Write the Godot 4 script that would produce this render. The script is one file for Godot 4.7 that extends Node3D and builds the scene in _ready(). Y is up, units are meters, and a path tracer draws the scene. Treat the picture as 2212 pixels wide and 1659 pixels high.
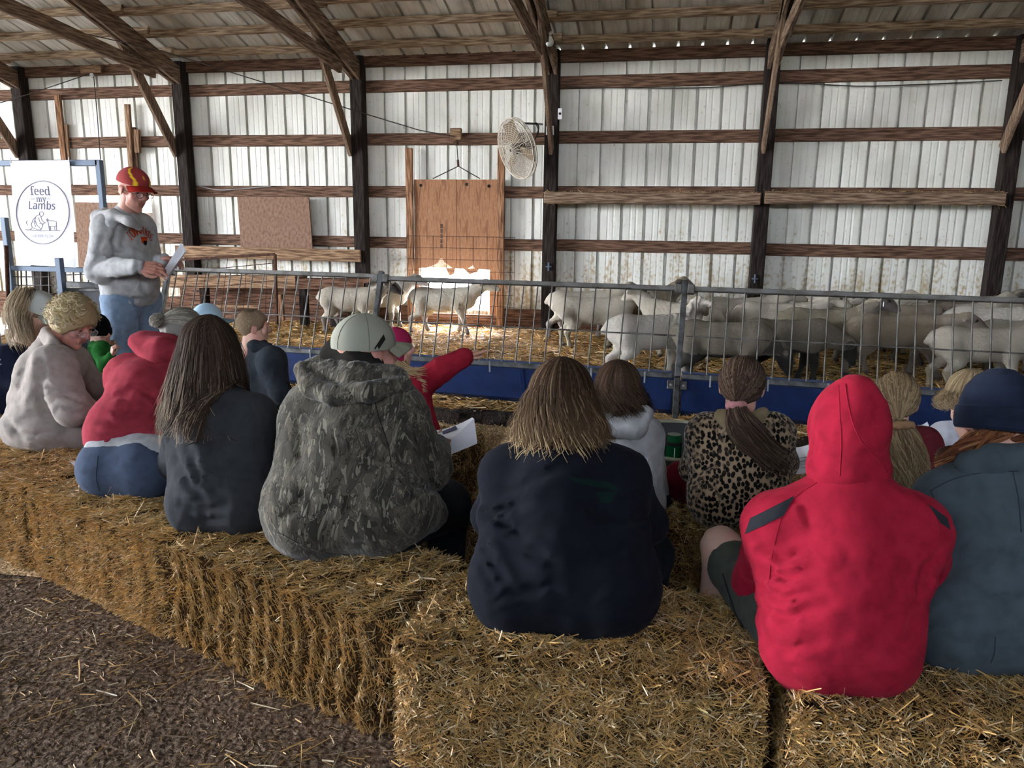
extends Node3D
# A barn with a lamb pen behind a feed fence, visitors seated on straw bales in front of it.

const F := 1661.0
const CAM := Vector3(0, 1.5, 0)
const WZ := -9.165            # inner face of the siding of the back wall
const BAY := 2.345
const POSTS := [-20.16, -17.81, -15.47, -13.12, -10.78, -8.43, -6.10, -3.75, -1.41, 0.95, 3.36, 5.71, 8.06]
const LEAN := Vector3(0.032, 1.0, -0.354)   # the bars of the feed fence lean away from the trough
var cam_basis := Basis.from_euler(Vector3(deg_to_rad(-11.816), deg_to_rad(11.428), deg_to_rad(0.714)))
var rng := RandomNumberGenerator.new()
var M := {}
var taken := {}
var fold_noise := FastNoiseLite.new()
var fine_noise := FastNoiseLite.new()

# ---------------------------------------------------------------- pixels of the photograph to places
func ray(u: float, v: float) -> Vector3:
	return cam_basis * Vector3((u - 1106.0) / F, -(v - 829.5) / F, -1.0)
func at_z(u: float, v: float, z: float) -> Vector3:
	var d := ray(u, v)
	return CAM + d * (z / d.z)
func at_y(u: float, v: float, y: float) -> Vector3:
	var d := ray(u, v)
	return CAM + d * ((y - CAM.y) / d.y)
func depth(p: Vector3) -> float:
	return -(cam_basis.inverse() * (p - CAM)).z
func px(p: Vector3, r: float) -> float:     # a radius seen as r pixels at p, in metres
	return r * depth(p) / F

# ---------------------------------------------------------------- nodes
func numbered(called: String) -> String:
	var n: int = taken.get(called, -1) + 1
	taken[called] = n
	return called if n == 0 else "%s_%03d" % [called, n]
func tag(o: Node, label: String, category: String, group := "", kind := "") -> Node:
	if label: o.set_meta("label", label)
	if category: o.set_meta("category", category)
	if group: o.set_meta("group", group)
	if kind: o.set_meta("kind", kind)
	return o
func thing(called: String, label: String, category: String, at := Vector3.ZERO, group := "") -> Node3D:
	var o := Node3D.new()
	o.name = numbered(called)
	add_child(o, true)
	o.position = at
	tag(o, label, category, group)
	return o
func setting(called: String) -> Node3D:
	var o := Node3D.new()
	o.name = called
	add_child(o, true)
	o.set_meta("kind", "structure")
	return o
func part(parent: Node, called: String, mesh: Mesh, m: Material, at := Vector3.ZERO, label := "") -> MeshInstance3D:
	var o := MeshInstance3D.new()
	o.name = called
	o.mesh = mesh
	o.material_override = m
	parent.add_child(o, true)
	o.position = at
	if label: o.set_meta("label", label)
	return o
func stuff(parent: Node, called: String, mesh: Mesh, m: Material, places: Array, colors: PackedColorArray) -> MultiMeshInstance3D:
	var mm := MultiMesh.new()
	mm.transform_format = MultiMesh.TRANSFORM_3D
	mm.use_colors = true
	mm.mesh = mesh
	mm.instance_count = places.size()
	for i in places.size():
		mm.set_instance_transform(i, places[i])
		mm.set_instance_color(i, colors[i])
	var o := MultiMeshInstance3D.new()
	o.name = called
	o.multimesh = mm
	o.material_override = m
	parent.add_child(o, true)
	o.set_meta("kind", "stuff")
	return o

# ---------------------------------------------------------------- materials
func mat(c: Color, rough := 0.8, metal := 0.0) -> StandardMaterial3D:
	var m := StandardMaterial3D.new()
	m.albedo_color = c
	m.roughness = rough
	m.metallic = metal
	m.metallic_specular = 0.4
	return m
func noise_tex(freq: float, ramp: Array, type := FastNoiseLite.TYPE_SIMPLEX_SMOOTH, octaves := 4, sd := 1, size := 512, warp := 0.0, normal := 0.0) -> NoiseTexture2D:
	var n := FastNoiseLite.new()
	n.noise_type = type
	n.seed = sd
	n.frequency = freq
	n.fractal_octaves = octaves
	if warp > 0.0:
		n.domain_warp_enabled = true
		n.domain_warp_amplitude = warp
		n.domain_warp_frequency = freq * 0.7
	var t := NoiseTexture2D.new()
	t.width = size
	t.height = size
	t.seamless = true
	t.noise = n
	if normal > 0.0:
		t.as_normal_map = true
		t.bump_strength = normal
	elif ramp:
		var g := Gradient.new()
		var offs := PackedFloat32Array()
		var cols := PackedColorArray()
		for r in ramp:
			offs.append(r[0])
			cols.append(r[1])
		g.offsets = offs
		g.colors = cols
		t.color_ramp = g
	return t
func tri(m: StandardMaterial3D, tex: Texture2D, scale: Vector3, world := false) -> StandardMaterial3D:
	m.albedo_texture = tex
	m.uv1_triplanar = true
	m.uv1_world_triplanar = world
	m.uv1_scale = scale
	m.uv1_triplanar_sharpness = 4.0
	return m
func bump(m: StandardMaterial3D, tex: Texture2D, cm: float) -> StandardMaterial3D:
	m.heightmap_enabled = true
	m.heightmap_texture = tex
	m.heightmap_scale = cm
	return m
func cloth(c: Color, weave: Texture2D, vary: Texture2D, rough := 0.95) -> StandardMaterial3D:
	var m := mat(c, rough)
	m.metallic_specular = 0.2
	tri(m, vary, Vector3.ONE * 3.0)
	m.rim_enabled = true
	m.rim = 0.25
	m.rim_tint = 0.7
	return m
func vertex_mat(rough := 0.9) -> StandardMaterial3D:
	var m := mat(Color.WHITE, rough)
	m.vertex_color_use_as_albedo = true
	return m

# ---------------------------------------------------------------- plain shapes
func quad(st: SurfaceTool, a: Vector3, b: Vector3, c: Vector3, d: Vector3) -> void:
	var n := (c - a).cross(b - a).normalized()
	for p in [a, b, c, a, c, d]:
		st.set_normal(n)
		st.add_vertex(p)
func begin() -> SurfaceTool:
	var st := SurfaceTool.new()
	st.begin(Mesh.PRIMITIVE_TRIANGLES)
	return st
func hull(st: SurfaceTool, lo: Array, hi: Array, cap := true) -> void:   # side faces between two rings of points, plus both ends
	var n := lo.size()
	for i in n:
		var j := (i + 1) % n
		quad(st, lo[i], hi[i], hi[j], lo[j])
	if cap:
		for i in range(1, n - 1):
			var nb: Vector3 = (lo[i + 1] - lo[0]).cross(lo[i] - lo[0]).normalized()
			for p in [lo[0], lo[i], lo[i + 1]]:
				st.set_normal(nb)
				st.add_vertex(p)
			for p in [hi[0], hi[i + 1], hi[i]]:
				st.set_normal(-nb)
				st.add_vertex(p)
func ring(c: Vector3, x: Vector3, y: Vector3, w: float, h: float, bevel: float) -> Array:
	var a := w / 2 - bevel
	var b := h / 2 - bevel
	var r := []
	for q in [[a, b + bevel], [a + bevel, b], [a + bevel, -b], [a, -b - bevel], [-a, -b - bevel], [-a - bevel, -b], [-a - bevel, b], [-a, b + bevel]]:
		r.append(c + x * q[0] + y * q[1])
	return r
func beam_mesh(a: Vector3, b: Vector3, w: float, h: float, up := Vector3.UP, bevel := 0.004) -> Mesh:   # a bevelled bar from a to b, h along up
	var st := begin()
	add_beam(st, a, b, w, h, up, bevel)
	return st.commit()
func add_beam(st: SurfaceTool, a: Vector3, b: Vector3, w: float, h: float, up := Vector3.UP, bevel := 0.004) -> void:
	var d := (b - a).normalized()
	if absf(d.dot(up)) > 0.98: up = Vector3.FORWARD
	var x := d.cross(up).normalized()
	var y := x.cross(d).normalized()
	var e := d * minf(bevel, (b - a).length() * 0.3)
	var rings := [ring(a, x, y, w - 2 * bevel, h - 2 * bevel, bevel * 0.5), ring(a + e, x, y, w, h, bevel), ring(b - e, x, y, w, h, bevel), ring(b, x, y, w - 2 * bevel, h - 2 * bevel, bevel * 0.5)]
	for i in 3:
		hull(st, rings[i], rings[i + 1], false)
	for i in range(1, 7):
		for tri3 in [[rings[0][0], rings[0][i], rings[0][i + 1], -d], [rings[3][0], rings[3][i + 1], rings[3][i], d]]:
			for k in 3:
				st.set_normal(tri3[3])
				st.add_vertex(tri3[k])
func beam(parent: Node, called: String, a: Vector3, b: Vector3, w: float, h: float, m: Material, up := Vector3.UP, bevel := 0.004) -> MeshInstance3D:
	var c := (a + b) / 2
	return part(parent, called, beam_mesh(a - c, b - c, w, h, up, bevel), m, c)
func add_tube(st: SurfaceTool, pts: Array, radii: Array, sides := 8, caps := true) -> void:
	var n := pts.size()
	var prev := Vector3.ZERO
	var rows := []
	for i in n:
		var d: Vector3 = (pts[mini(i + 1, n - 1)] - pts[maxi(i - 1, 0)]).normalized()
		var x := prev - d * prev.dot(d)
		if x.length() < 0.01:
			x = d.cross(Vector3.UP if absf(d.y) < 0.9 else Vector3.RIGHT)
		x = x.normalized()
		prev = x
		var y := d.cross(x)
		var row := []
		var r: float = radii[mini(i, radii.size() - 1)]
		for k in sides:
			var w := TAU * k / sides
			var o := x * cos(w) + y * sin(w)
			row.append([pts[i] + o * r, o])
		rows.append(row)
	for i in n - 1:
		for k in sides:
			var l := (k + 1) % sides
			for q in [rows[i][k], rows[i + 1][l], rows[i][l], rows[i][k], rows[i + 1][k], rows[i + 1][l]]:
				st.set_normal(q[1])
				st.add_vertex(q[0])
	if caps:
		for e in [0, n - 1]:
			var d: Vector3 = (pts[0] - pts[1]).normalized() if e == 0 else (pts[n - 1] - pts[n - 2]).normalized()
			for k in range(1, sides - 1):
				var order := [0, k, k + 1] if e == 0 else [0, k + 1, k]
				for q in order:
					st.set_normal(d)
					st.add_vertex(rows[e][q][0])
func tube(parent: Node, called: String, pts: Array, r: float, m: Material, sides := 8) -> MeshInstance3D:
	var c: Vector3 = pts[0]
	var local := []
	for p in pts: local.append(p - c)
	var st := begin()
	add_tube(st, local, [r], sides)
	return part(parent, called, st.commit(), m, c)
func add_lathe(st: SurfaceTool, o: Vector3, b: Basis, profile: Array, sides := 24) -> void:   # profile of (radius, height) round b.y
	var n := profile.size()
	for i in n - 1:
		var t: Vector2 = profile[i + 1] - profile[i]
		var nr := Vector2(t.y, -t.x).normalized()
		for k in sides:
			var q := []
			for s in [[i, k], [i + 1, k], [i + 1, k + 1], [i, k + 1]]:
				var w: float = TAU * s[1] / sides
				var dir := b.x * cos(w) + b.z * sin(w)
				q.append([o + dir * profile[s[0]].x + b.y * profile[s[0]].y, dir * nr.x + b.y * nr.y])
			for j in [0, 2, 1, 0, 3, 2]:
				st.set_normal(q[j][1])
				st.add_vertex(q[j][0])
func add_slab(st: SurfaceTool, given: Array, thick: Vector3) -> void:   # a flat outline given a thickness
	var outline := given.duplicate()
	var n: Vector3 = thick.normalized()
	var x: Vector3 = (outline[1] - outline[0]).normalized()
	var y := n.cross(x)
	var area := 0.0
	for i in outline.size():
		var p: Vector3 = outline[i] - outline[0]
		var q: Vector3 = outline[(i + 1) % outline.size()] - outline[0]
		area += p.dot(x) * q.dot(y) - q.dot(x) * p.dot(y)
	if area < 0: outline.reverse()
	var lo := []
	var flat := PackedVector2Array()
	for p in outline:
		lo.append(p + thick)
		flat.append(Vector2((p - given[0]).dot(x), (p - given[0]).dot(y)))
	var idx := Geometry2D.triangulate_polygon(flat)
	for i in range(0, idx.size(), 3):
		var t := [idx[i], idx[i + 1], idx[i + 2]]
		if (lo[t[2]] - lo[t[0]]).cross(lo[t[1]] - lo[t[0]]).dot(n) < 0: t = [t[0], t[2], t[1]]
		for k in [0, 1, 2]:
			st.set_normal(n)
			st.add_vertex(lo[t[k]])
		for k in [0, 2, 1]:
			st.set_normal(-n)
			st.add_vertex(outline[t[k]])
	for i in outline.size():
		var j := (i + 1) % outline.size()
		quad(st, outline[i], lo[i], lo[j], outline[j])
func slab(parent: Node, called: String, outline: Array, thick: Vector3, m: Material) -> MeshInstance3D:
	var c: Vector3 = outline[0]
	var local := []
	for p in outline: local.append(p - c)
	var st := begin()
	add_slab(st, local, thick)
	return part(parent, called, st.commit(), m, c)
func curve(pts: Array, steps := 6) -> Array:    # a smooth line through points
	var out := []
	var n := pts.size()
	for i in n - 1:
		for s in steps:
			var t := float(s) / steps
			out.append(pts[i].cubic_interpolate(pts[i + 1], pts[maxi(i - 1, 0)], pts[mini(i + 2, n - 1)], t))
	out.append(pts[n - 1])
	return out
func letters(parent: Node, called: String, text: String, at: Vector3, b: Basis, height: float, m: Material, serif := false, depth_m := 0.0008) -> MeshInstance3D:
	var t := TextMesh.new()
	var f := SystemFont.new()
	f.font_names = PackedStringArray(["Droid Serif" if serif else "Droid Sans"])
	t.font = f
	t.text = text
	t.font_size = 64
	t.pixel_size = height / 46.0
	t.depth = depth_m
	var o := part(parent, called, t, m, at)
	o.basis = b
	return o

func _ready() -> void:
	rng.seed = 7
	# ------------------------------------------------ camera
	var cam := Camera3D.new()
	cam.name = "camera"
	cam.fov = 53.08
	cam.near = 0.05
	cam.far = 300.0
	add_child(cam)
	cam.transform = Transform3D(cam_basis, CAM)
	cam.current = true
	# ------------------------------------------------ sky, sun, exposure
	var sm := ProceduralSkyMaterial.new()
	sm.sky_top_color = Color(0.80, 0.86, 0.95)
	sm.sky_horizon_color = Color(0.97, 0.97, 0.98)
	sm.ground_horizon_color = Color(0.80, 0.79, 0.76)
	sm.ground_bottom_color = Color(0.62, 0.60, 0.56)
	sm.sky_energy_multiplier = SKY_ENERGY
	sm.ground_energy_multiplier = SKY_ENERGY
	var sky := Sky.new()
	sky.sky_material = sm
	var env := Environment.new()
	env.background_mode = Environment.BG_SKY
	env.sky = sky
	env.tonemap_mode = Environment.TONE_MAPPER_LINEAR
	env.tonemap_exposure = EXPOSURE
	env.sdfgi_enabled = true
	env.ssao_enabled = true
	env.ssil_enabled = true
	var we := WorldEnvironment.new()
	we.name = "sky"
	we.environment = env
	add_child(we)
	var sun := DirectionalLight3D.new()
	sun.name = "sun"
	sun.light_energy = SUN_ENERGY
	sun.light_color = Color(1.0, 0.96, 0.9)
	sun.light_angular_distance = 2.0
	sun.shadow_enabled = true
	add_child(sun)
	sun.look_at_from_position(Vector3(-4, 11, -9), Vector3.ZERO)
	# ------------------------------------------------ the place
	materials()
	var t0 := Time.get_ticks_msec()
	barn()
	ground()
	print("barn ", Time.get_ticks_msec() - t0)
	pen()
	fittings()
	bales()
	print("bales ", Time.get_ticks_msec() - t0)
	flock()
	print("flock ", Time.get_ticks_msec() - t0)
	people()
	print("people ", Time.get_ticks_msec() - t0)

const SKY_ENERGY := 6.0
const SUN_ENERGY := 6.0
const EXPOSURE := 1.85

func materials() -> void:
	fold_noise.noise_type = FastNoiseLite.TYPE_SIMPLEX_SMOOTH
	fold_noise.frequency = 1.0
	fold_noise.fractal_octaves = 2
	fine_noise.noise_type = FastNoiseLite.TYPE_SIMPLEX_SMOOTH
	fine_noise.frequency = 1.0
	fine_noise.fractal_octaves = 3
	var W := Color.WHITE
	M.grain = noise_tex(0.012, [[0.0, Color(0.42, 0.38, 0.36)], [0.35, Color(0.70, 0.66, 0.62)], [0.55, Color(0.84, 0.81, 0.78)], [0.75, Color(1, 0.98, 0.95)], [1.0, W]], FastNoiseLite.TYPE_SIMPLEX_SMOOTH, 5, 11, 512, 30.0)
	M.grain_bump = noise_tex(0.02, [], FastNoiseLite.TYPE_SIMPLEX_SMOOTH, 5, 12, 512, 20.0)
	M.blotch = noise_tex(0.008, [[0.0, Color(0.45, 0.4, 0.36)], [0.4, Color(0.8, 0.78, 0.74)], [0.6, Color(0.95, 0.93, 0.9)], [1.0, W]], FastNoiseLite.TYPE_SIMPLEX_SMOOTH, 5, 13)
	M.weave = noise_tex(0.25, [], FastNoiseLite.TYPE_SIMPLEX, 2, 14, 256)
	M.vary = noise_tex(0.02, [[0.0, Color(0.82, 0.82, 0.82)], [0.5, Color(0.93, 0.93, 0.93)], [1.0, W]], FastNoiseLite.TYPE_SIMPLEX_SMOOTH, 5, 15, 256)
	M.rough_bump = noise_tex(0.03, [], FastNoiseLite.TYPE_SIMPLEX_SMOOTH, 5, 16, 512)
	# wood, grain along x, y or z of the world
	for a in [["girt", Color(0.46, 0.37, 0.32)], ["purlin", Color(0.72, 0.65, 0.57)], ["rafter", Color(0.55, 0.48, 0.42)], ["board", Color(0.60, 0.50, 0.41)], ["post", Color(0.20, 0.18, 0.175)], ["guide", Color(0.62, 0.48, 0.38)], ["plank", Color(0.47, 0.36, 0.30)]]:
		for axis in 3:
			var s := Vector3(5.5, 5.5, 5.5)
			s[axis] = 0.5
			var m := mat(a[1], 0.9)
			m.metallic_specular = 0.25
			tri(m, M.grain, s, true)
			M[a[0] + "xyz"[axis]] = m
	var ply := mat(Color(0.62, 0.47, 0.37), 0.85)
	tri(ply, noise_tex(0.010, [[0.0, Color(0.72, 0.64, 0.58)], [0.3, Color(0.84, 0.78, 0.72)], [0.42, Color(1, 0.97, 0.92)], [0.5, Color(0.85, 0.79, 0.73)], [0.62, Color(0.98, 0.95, 0.9)], [0.8, Color(0.84, 0.78, 0.72)], [1.0, W]], FastNoiseLite.TYPE_SIMPLEX_SMOOTH, 3, 21, 512, 25.0), Vector3(4.0, 0.45, 4.0), true)
	M.plywood = ply
	var osb := mat(Color(0.53, 0.42, 0.36), 0.9)
	tri(osb, noise_tex(0.03, [[0.0, Color(0.68, 0.64, 0.6)], [0.3, Color(0.86, 0.84, 0.81)], [0.6, Color(0.94, 0.93, 0.9)], [1.0, W]], FastNoiseLite.TYPE_SIMPLEX_SMOOTH, 6, 22, 512), Vector3(1.6, 1.0, 1.6), true)
	M.chipboard = osb
	var steel := mat(Color(0.33, 0.34, 0.35), 0.5, 0.55)
	tri(steel, M.blotch, Vector3.ONE * 2.0, true)
	M.steel = steel
	M.rail = mat(Color(0.44, 0.44, 0.44), 0.45, 0.5)
	tri(M.rail, M.blotch, Vector3.ONE * 1.4, true)
	M.bluesteel = mat(Color(0.33, 0.38, 0.44), 0.45, 0.3)
	M.rust = mat(Color(0.33, 0.21, 0.15), 0.85, 0.2)
	tri(M.rust, M.blotch, Vector3.ONE * 3.0, true)
	M.blue = mat(Color(0.10, 0.17, 0.33), 0.45)
	tri(M.blue, M.vary, Vector3(1.2, 1.2, 1.2), true)
	M.galv = mat(Color(0.62, 0.63, 0.63), 0.4, 0.7)
	M.white = mat(Color(0.86, 0.86, 0.87), 0.6)
	M.paper = mat(Color(0.84, 0.84, 0.86), 0.8)
	M.ink = mat(Color(0.36, 0.35, 0.43), 0.9)
	M.ink_pale = mat(Color(0.70, 0.70, 0.74), 0.9)
	M.black = mat(Color(0.03, 0.03, 0.033), 0.6)
	M.fanwhite = mat(Color(0.72, 0.69, 0.63), 0.6)
	M.fandust = mat(Color(0.45, 0.38, 0.29), 0.8)
	M.navyplastic = mat(Color(0.07, 0.085, 0.13), 0.5)
	M.rope = mat(Color(0.22, 0.2, 0.19), 0.9)
	# straw: instance colours
	M.straw = vertex_mat(0.55)
	M.straw.metallic_specular = 0.45
	M.straw.backlight_enabled = true
	M.straw.backlight = Color(0.22, 0.17, 0.08)
	M.bale = mat(Color(0.42, 0.31, 0.17), 0.95)
	tri(M.bale, noise_tex(0.05, [[0.0, Color(0.3, 0.28, 0.24)], [0.45, Color(0.65, 0.62, 0.55)], [1.0, W]], FastNoiseLite.TYPE_SIMPLEX_SMOOTH, 4, 31, 512), Vector3.ONE * 3.0)
	bump(M.bale, M.rough_bump, 0.6)
	M.dirt = mat(Color(0.50, 0.44, 0.39), 0.97)
	M.dirt.metallic_specular = 0.15
	tri(M.dirt, noise_tex(0.02, [[0.0, Color(0.45, 0.42, 0.39)], [0.4, Color(0.72, 0.68, 0.64)], [0.65, Color(0.88, 0.85, 0.8)], [1.0, W]], FastNoiseLite.TYPE_SIMPLEX_SMOOTH, 7, 32, 1024), Vector3.ONE * 1.9, true)
	bump(M.dirt, M.rough_bump, 1.2)
	M.bedding = mat(Color(0.54, 0.41, 0.23), 0.95)
	tri(M.bedding, M.blotch, Vector3.ONE * 0.9, true)
	bump(M.bedding, M.rough_bump, 1.0)
	M.shavings = mat(Color(0.80, 0.69, 0.51), 0.95)
	tri(M.shavings, noise_tex(0.06, [[0.0, Color(0.5, 0.46, 0.42)], [0.45, Color(0.8, 0.77, 0.73)], [1.0, W]], FastNoiseLite.TYPE_CELLULAR, 2, 34, 512), Vector3.ONE * 2.5, true)
	bump(M.shavings, M.rough_bump, 1.0)
	M.manure = mat(Color(0.20, 0.16, 0.13), 0.95)
	tri(M.manure, M.blotch, Vector3.ONE * 2.0, true)
	bump(M.manure, M.rough_bump, 2.0)
	M.roof = mat(Color(0.93, 0.93, 0.91), 0.45, 0.1)
	tri(M.roof, noise_tex(0.006, [[0.0, Color(0.72, 0.70, 0.66)], [0.5, Color(0.92, 0.91, 0.89)], [1.0, W]], FastNoiseLite.TYPE_SIMPLEX_SMOOTH, 4, 33), Vector3(1.2, 1.2, 0.5), true)
	M.oldboard = mat(Color(0.30, 0.27, 0.24), 0.9)
	tri(M.oldboard, M.grain, Vector3(2.0, 0.4, 2.0), true)
	M.roofold = mat(Color(0.42, 0.41, 0.39), 0.7)
	M.siding = mat(Color.WHITE, 0.5)
	M.siding.albedo_texture = siding_print()

func siding_print() -> ImageTexture:   # the white paint of the siding with dust, runs and the dirt splashed up by the sheep; 19 m by 3.4 m
	var w := 2048
	var h := 340
	var im := Image.create(w, h, false, Image.FORMAT_RGB8)
	var n := FastNoiseLite.new()
	n.seed = 5
	n.frequency = 1.0
	n.fractal_octaves = 3
	var base := Color(0.84, 0.84, 0.81)
	var tan := Color(0.62, 0.53, 0.38)
	var grey := Color(0.62, 0.61, 0.55)
	for j in h:
		var y := 3.4 * (1.0 - float(j) / h)
		for i in w:
			var x := 28.7 * i / w
			var runs := n.get_noise_2d(x * 9.0, y * 0.7)
			var spots := n.get_noise_2d(x * 22.0 + 50.0, y * 14.0)
			var wide := n.get_noise_2d(x * 1.3 + 20.0, y * 1.1)
			var c := base.lerp(grey, clampf(runs * 0.25 + wide * 0.45, 0.0, 0.5))
			var splash := (1.15 - y) * 0.9 + spots * 0.9 + runs * 0.7
			if y < 1.6 and splash > 0.25:
				c = c.lerp(tan, clampf((splash - 0.25) * 1.4, 0.0, 0.75))
			if spots > 0.55:
				c = c.lerp(Color(0.4, 0.36, 0.3), (spots - 0.55) * 2.0)
			im.set_pixel(i, j, c)
	return ImageTexture.create_from_image(im)

# ---------------------------------------------------------------- the barn
const RIB := 0.2606
const HOLES := [[-3.02, -2.13, 0.44, 0.95], [-7.62, -6.72, 1.58, 1.79]]   # pop hole of the lambs; the slot over the plywood
func rib_profile(x0: float, x1: float) -> Array:   # (x, depth) of the sheet, seen from inside the ribs are grooves
	var out := []
	var i := 0
	while x0 + i * RIB < x1 - 0.01:
		var c := x0 + i * RIB
		for q in [[0.010, 0.0], [0.013, -0.046], [0.041, -0.046], [0.044, 0.0], [0.118, 0.0], [0.126, -0.0025], [0.136, -0.0025], [0.144, 0.0], [0.182, 0.0], [0.190, -0.0025], [0.200, -0.0025], [0.208, 0.0]]:
			out.append(Vector2(c + q[0], q[1]))
		i += 1
	out.push_front(Vector2(x0, 0))
	out.append(Vector2(x1, 0))
	return out
func siding_panel(x0: float, x1: float, y0: float, y1: float) -> Mesh:
	var pts := rib_profile(x0, x1)
	for hole in HOLES:
		for e in [hole[0], hole[1]]:
			if e > x0 and e < x1:
				for i in pts.size() - 1:
					if pts[i].x < e and pts[i + 1].x > e:
						pts.insert(i + 1, Vector2(e, lerpf(pts[i].y, pts[i + 1].y, (e - pts[i].x) / (pts[i + 1].x - pts[i].x))))
						break
	var st := begin()
	for i in pts.size() - 1:
		var a: Vector2 = pts[i]
		var b: Vector2 = pts[i + 1]
		var spans := [[y0, y1]]
		for hole in HOLES:
			if (a.x + b.x) / 2 > hole[0] and (a.x + b.x) / 2 < hole[1]:
				spans = [[y0, hole[2]], [hole[3], y1]]
		for s in spans:
			var n := Vector3(-(b.y - a.y), 0, b.x - a.x).normalized()
			var c := [Vector3(a.x, s[0], a.y), Vector3(a.x, s[1], a.y), Vector3(b.x, s[1], b.y), Vector3(b.x, s[0], b.y)]
			for k in [0, 1, 2, 0, 2, 3]:
				st.set_normal(n)
				st.set_uv(Vector2((c[k].x + 20.4) / 28.7, 1.0 - c[k].y / 3.4))
				st.add_vertex(c[k] - Vector3(x0, 0, 0))
	return st.commit()

func barn() -> void:
	# back wall
	var wall := setting("wall_back")
	var x := -20.16
	while x < 8.0:
		part(wall, "siding_panel", siding_panel(x, x + RIB * 3, 0.0, 3.4), M.siding, Vector3(x, 0, WZ - 0.035))
		x += RIB * 3
	for i in POSTS.size() - 1:
		for row in 5:
			var y: float = [3.35, 3.076, 2.467, 1.857, 1.247][row]
			var xa: float = POSTS[i]
			var xb: float = POSTS[i + 1]
			var h := 0.135 if row else 0.125
			if row == 3 and i == 7:      # the sliding door of the lambs stands here
				beam(wall, "girt", Vector3(xa, y, WZ - 0.015), Vector3(-3.17, y, WZ - 0.015), 0.04, h, M.girtx)
				beam(wall, "girt", Vector3(-2.03, y, WZ - 0.015), Vector3(xb, y, WZ - 0.015), 0.04, h, M.girtx)
				continue
			if row == 4 and i == 7:
				beam(wall, "girt", Vector3(xa, y, WZ - 0.015), Vector3(-3.17, y, WZ - 0.015), 0.04, h, M.girtx)
				beam(wall, "girt", Vector3(-2.03, y, WZ - 0.015), Vector3(xb, y, WZ - 0.015), 0.04, h, M.girtx)
				continue
			var dz := 0.0 if row else 0.02
			beam(wall, "girt", Vector3(xa, y + rng.randf_range(-0.008, 0.008), WZ - 0.015 + dz), Vector3(xb, y + rng.randf_range(-0.008, 0.008), WZ - 0.015 + dz), 0.04 + dz * 2, h, M.girtx)
		for k in 3:
			var xa: float = POSTS[i]
			var xb: float = POSTS[i + 1]
			var y := 0.17 + 0.125 * k
			if i == 7:
				beam(wall, "skirt_plank", Vector3(xa, y, WZ), Vector3(-3.17, y, WZ), 0.045, 0.118, M.plankx)
				beam(wall, "skirt_plank", Vector3(-2.03, y, WZ), Vector3(xb, y, WZ), 0.045, 0.118, M.plankx)
			elif i != 6 or k == 0:
				beam(wall, "skirt_plank", Vector3(xa, y, WZ), Vector3(xb, y, WZ), 0.045, 0.118, M.plankx)
	# the foot of the wall behind the pop hole, and its sill boards
	for k in 3:
		beam(wall, "sill_board", Vector3(-3.15, 0.185 + 0.085 * k, WZ + 0.005), Vector3(-2.05, 0.185 + 0.085 * k, WZ + 0.005), 0.04, 0.08, M.plankx)
	for i in range(0, POSTS.size()):
		beam(wall, "post", Vector3(POSTS[i], 0.0, WZ + 0.075), Vector3(POSTS[i], 3.40 + (0.0 if i != 9 else 0.04), WZ + 0.075), 0.15, 0.15, M.posty, Vector3.RIGHT, 0.008)
	# other walls: boards of the same barn that the camera does not look at
	var front := setting("wall_front")
	slab(front, "siding_panel", [Vector3(-20.4, 0, 3.6), Vector3(-20.4, VENT_LOW, 3.6), Vector3(8.2, VENT_LOW, 3.6), Vector3(8.2, 0, 3.6)], Vector3(0, 0, 0.05), M.oldboard)
	slab(front, "siding_panel", [Vector3(-20.4, 3.3, 3.6), Vector3(-20.4, 3.5, 3.6), Vector3(8.2, 3.5, 3.6), Vector3(8.2, 3.3, 3.6)], Vector3(0, 0, 0.05), M.oldboard)
	for x0 in POSTS: beam(front, "post", Vector3(x0, 0, 3.5), Vector3(x0, 3.4, 3.5), 0.15, 0.15, M.posty, Vector3.RIGHT, 0.008)
	var left := setting("wall_left")
	var R := -2.78
	for o in [[Vector3(-20.4, 0, -9.2), Vector3(-20.4, 3.4, -9.2), Vector3(-20.4, 5.2, -3.6), Vector3(-20.4, 0, -3.6)],
			[Vector3(-20.4, DOOR_H, -3.6), Vector3(-20.4, 5.2, -3.6), Vector3(-20.4, 5.45, R), Vector3(-20.4, 3.5, 3.6), Vector3(-20.4, 0, 3.6), Vector3(-20.4, 0, 2.8), Vector3(-20.4, DOOR_H, 2.8)]]:
		slab(left, "siding_panel", o, Vector3(-0.05, 0, 0), M.roof)
	var right := setting("wall_right")
	slab(right, "siding_panel", [Vector3(8.2, 0, -9.2), Vector3(8.2, 3.4, -9.2), Vector3(8.2, 5.45, R), Vector3(8.2, 3.5, 3.6), Vector3(8.2, 0, 3.6)], Vector3(0.05, 0, 0), M.oldboard)
	# roof
	var roof := setting("ceiling")
	var ridge := Vector3(0, roof_y(R) + 0.05, R)
	x = -20.4
	while x < 8.1:
		var st := begin()
		var pts := rib_profile(0.0, RIB * 3)
		var low := Vector3(0, roof_y(-9.35) + 0.05, -9.35) - Vector3(0, roof_y(R) + 0.05, R)
		for i in pts.size() - 1:
			var a := Vector3(pts[i].x, -pts[i].y, 0)
			var b := Vector3(pts[i + 1].x, -pts[i + 1].y, 0)
			quad(st, a + low, a, b, b + low)
		part(roof, "roof_panel", st.commit(), M.roof, ridge + Vector3(x, 0, 0))
		x += RIB * 3
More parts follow.
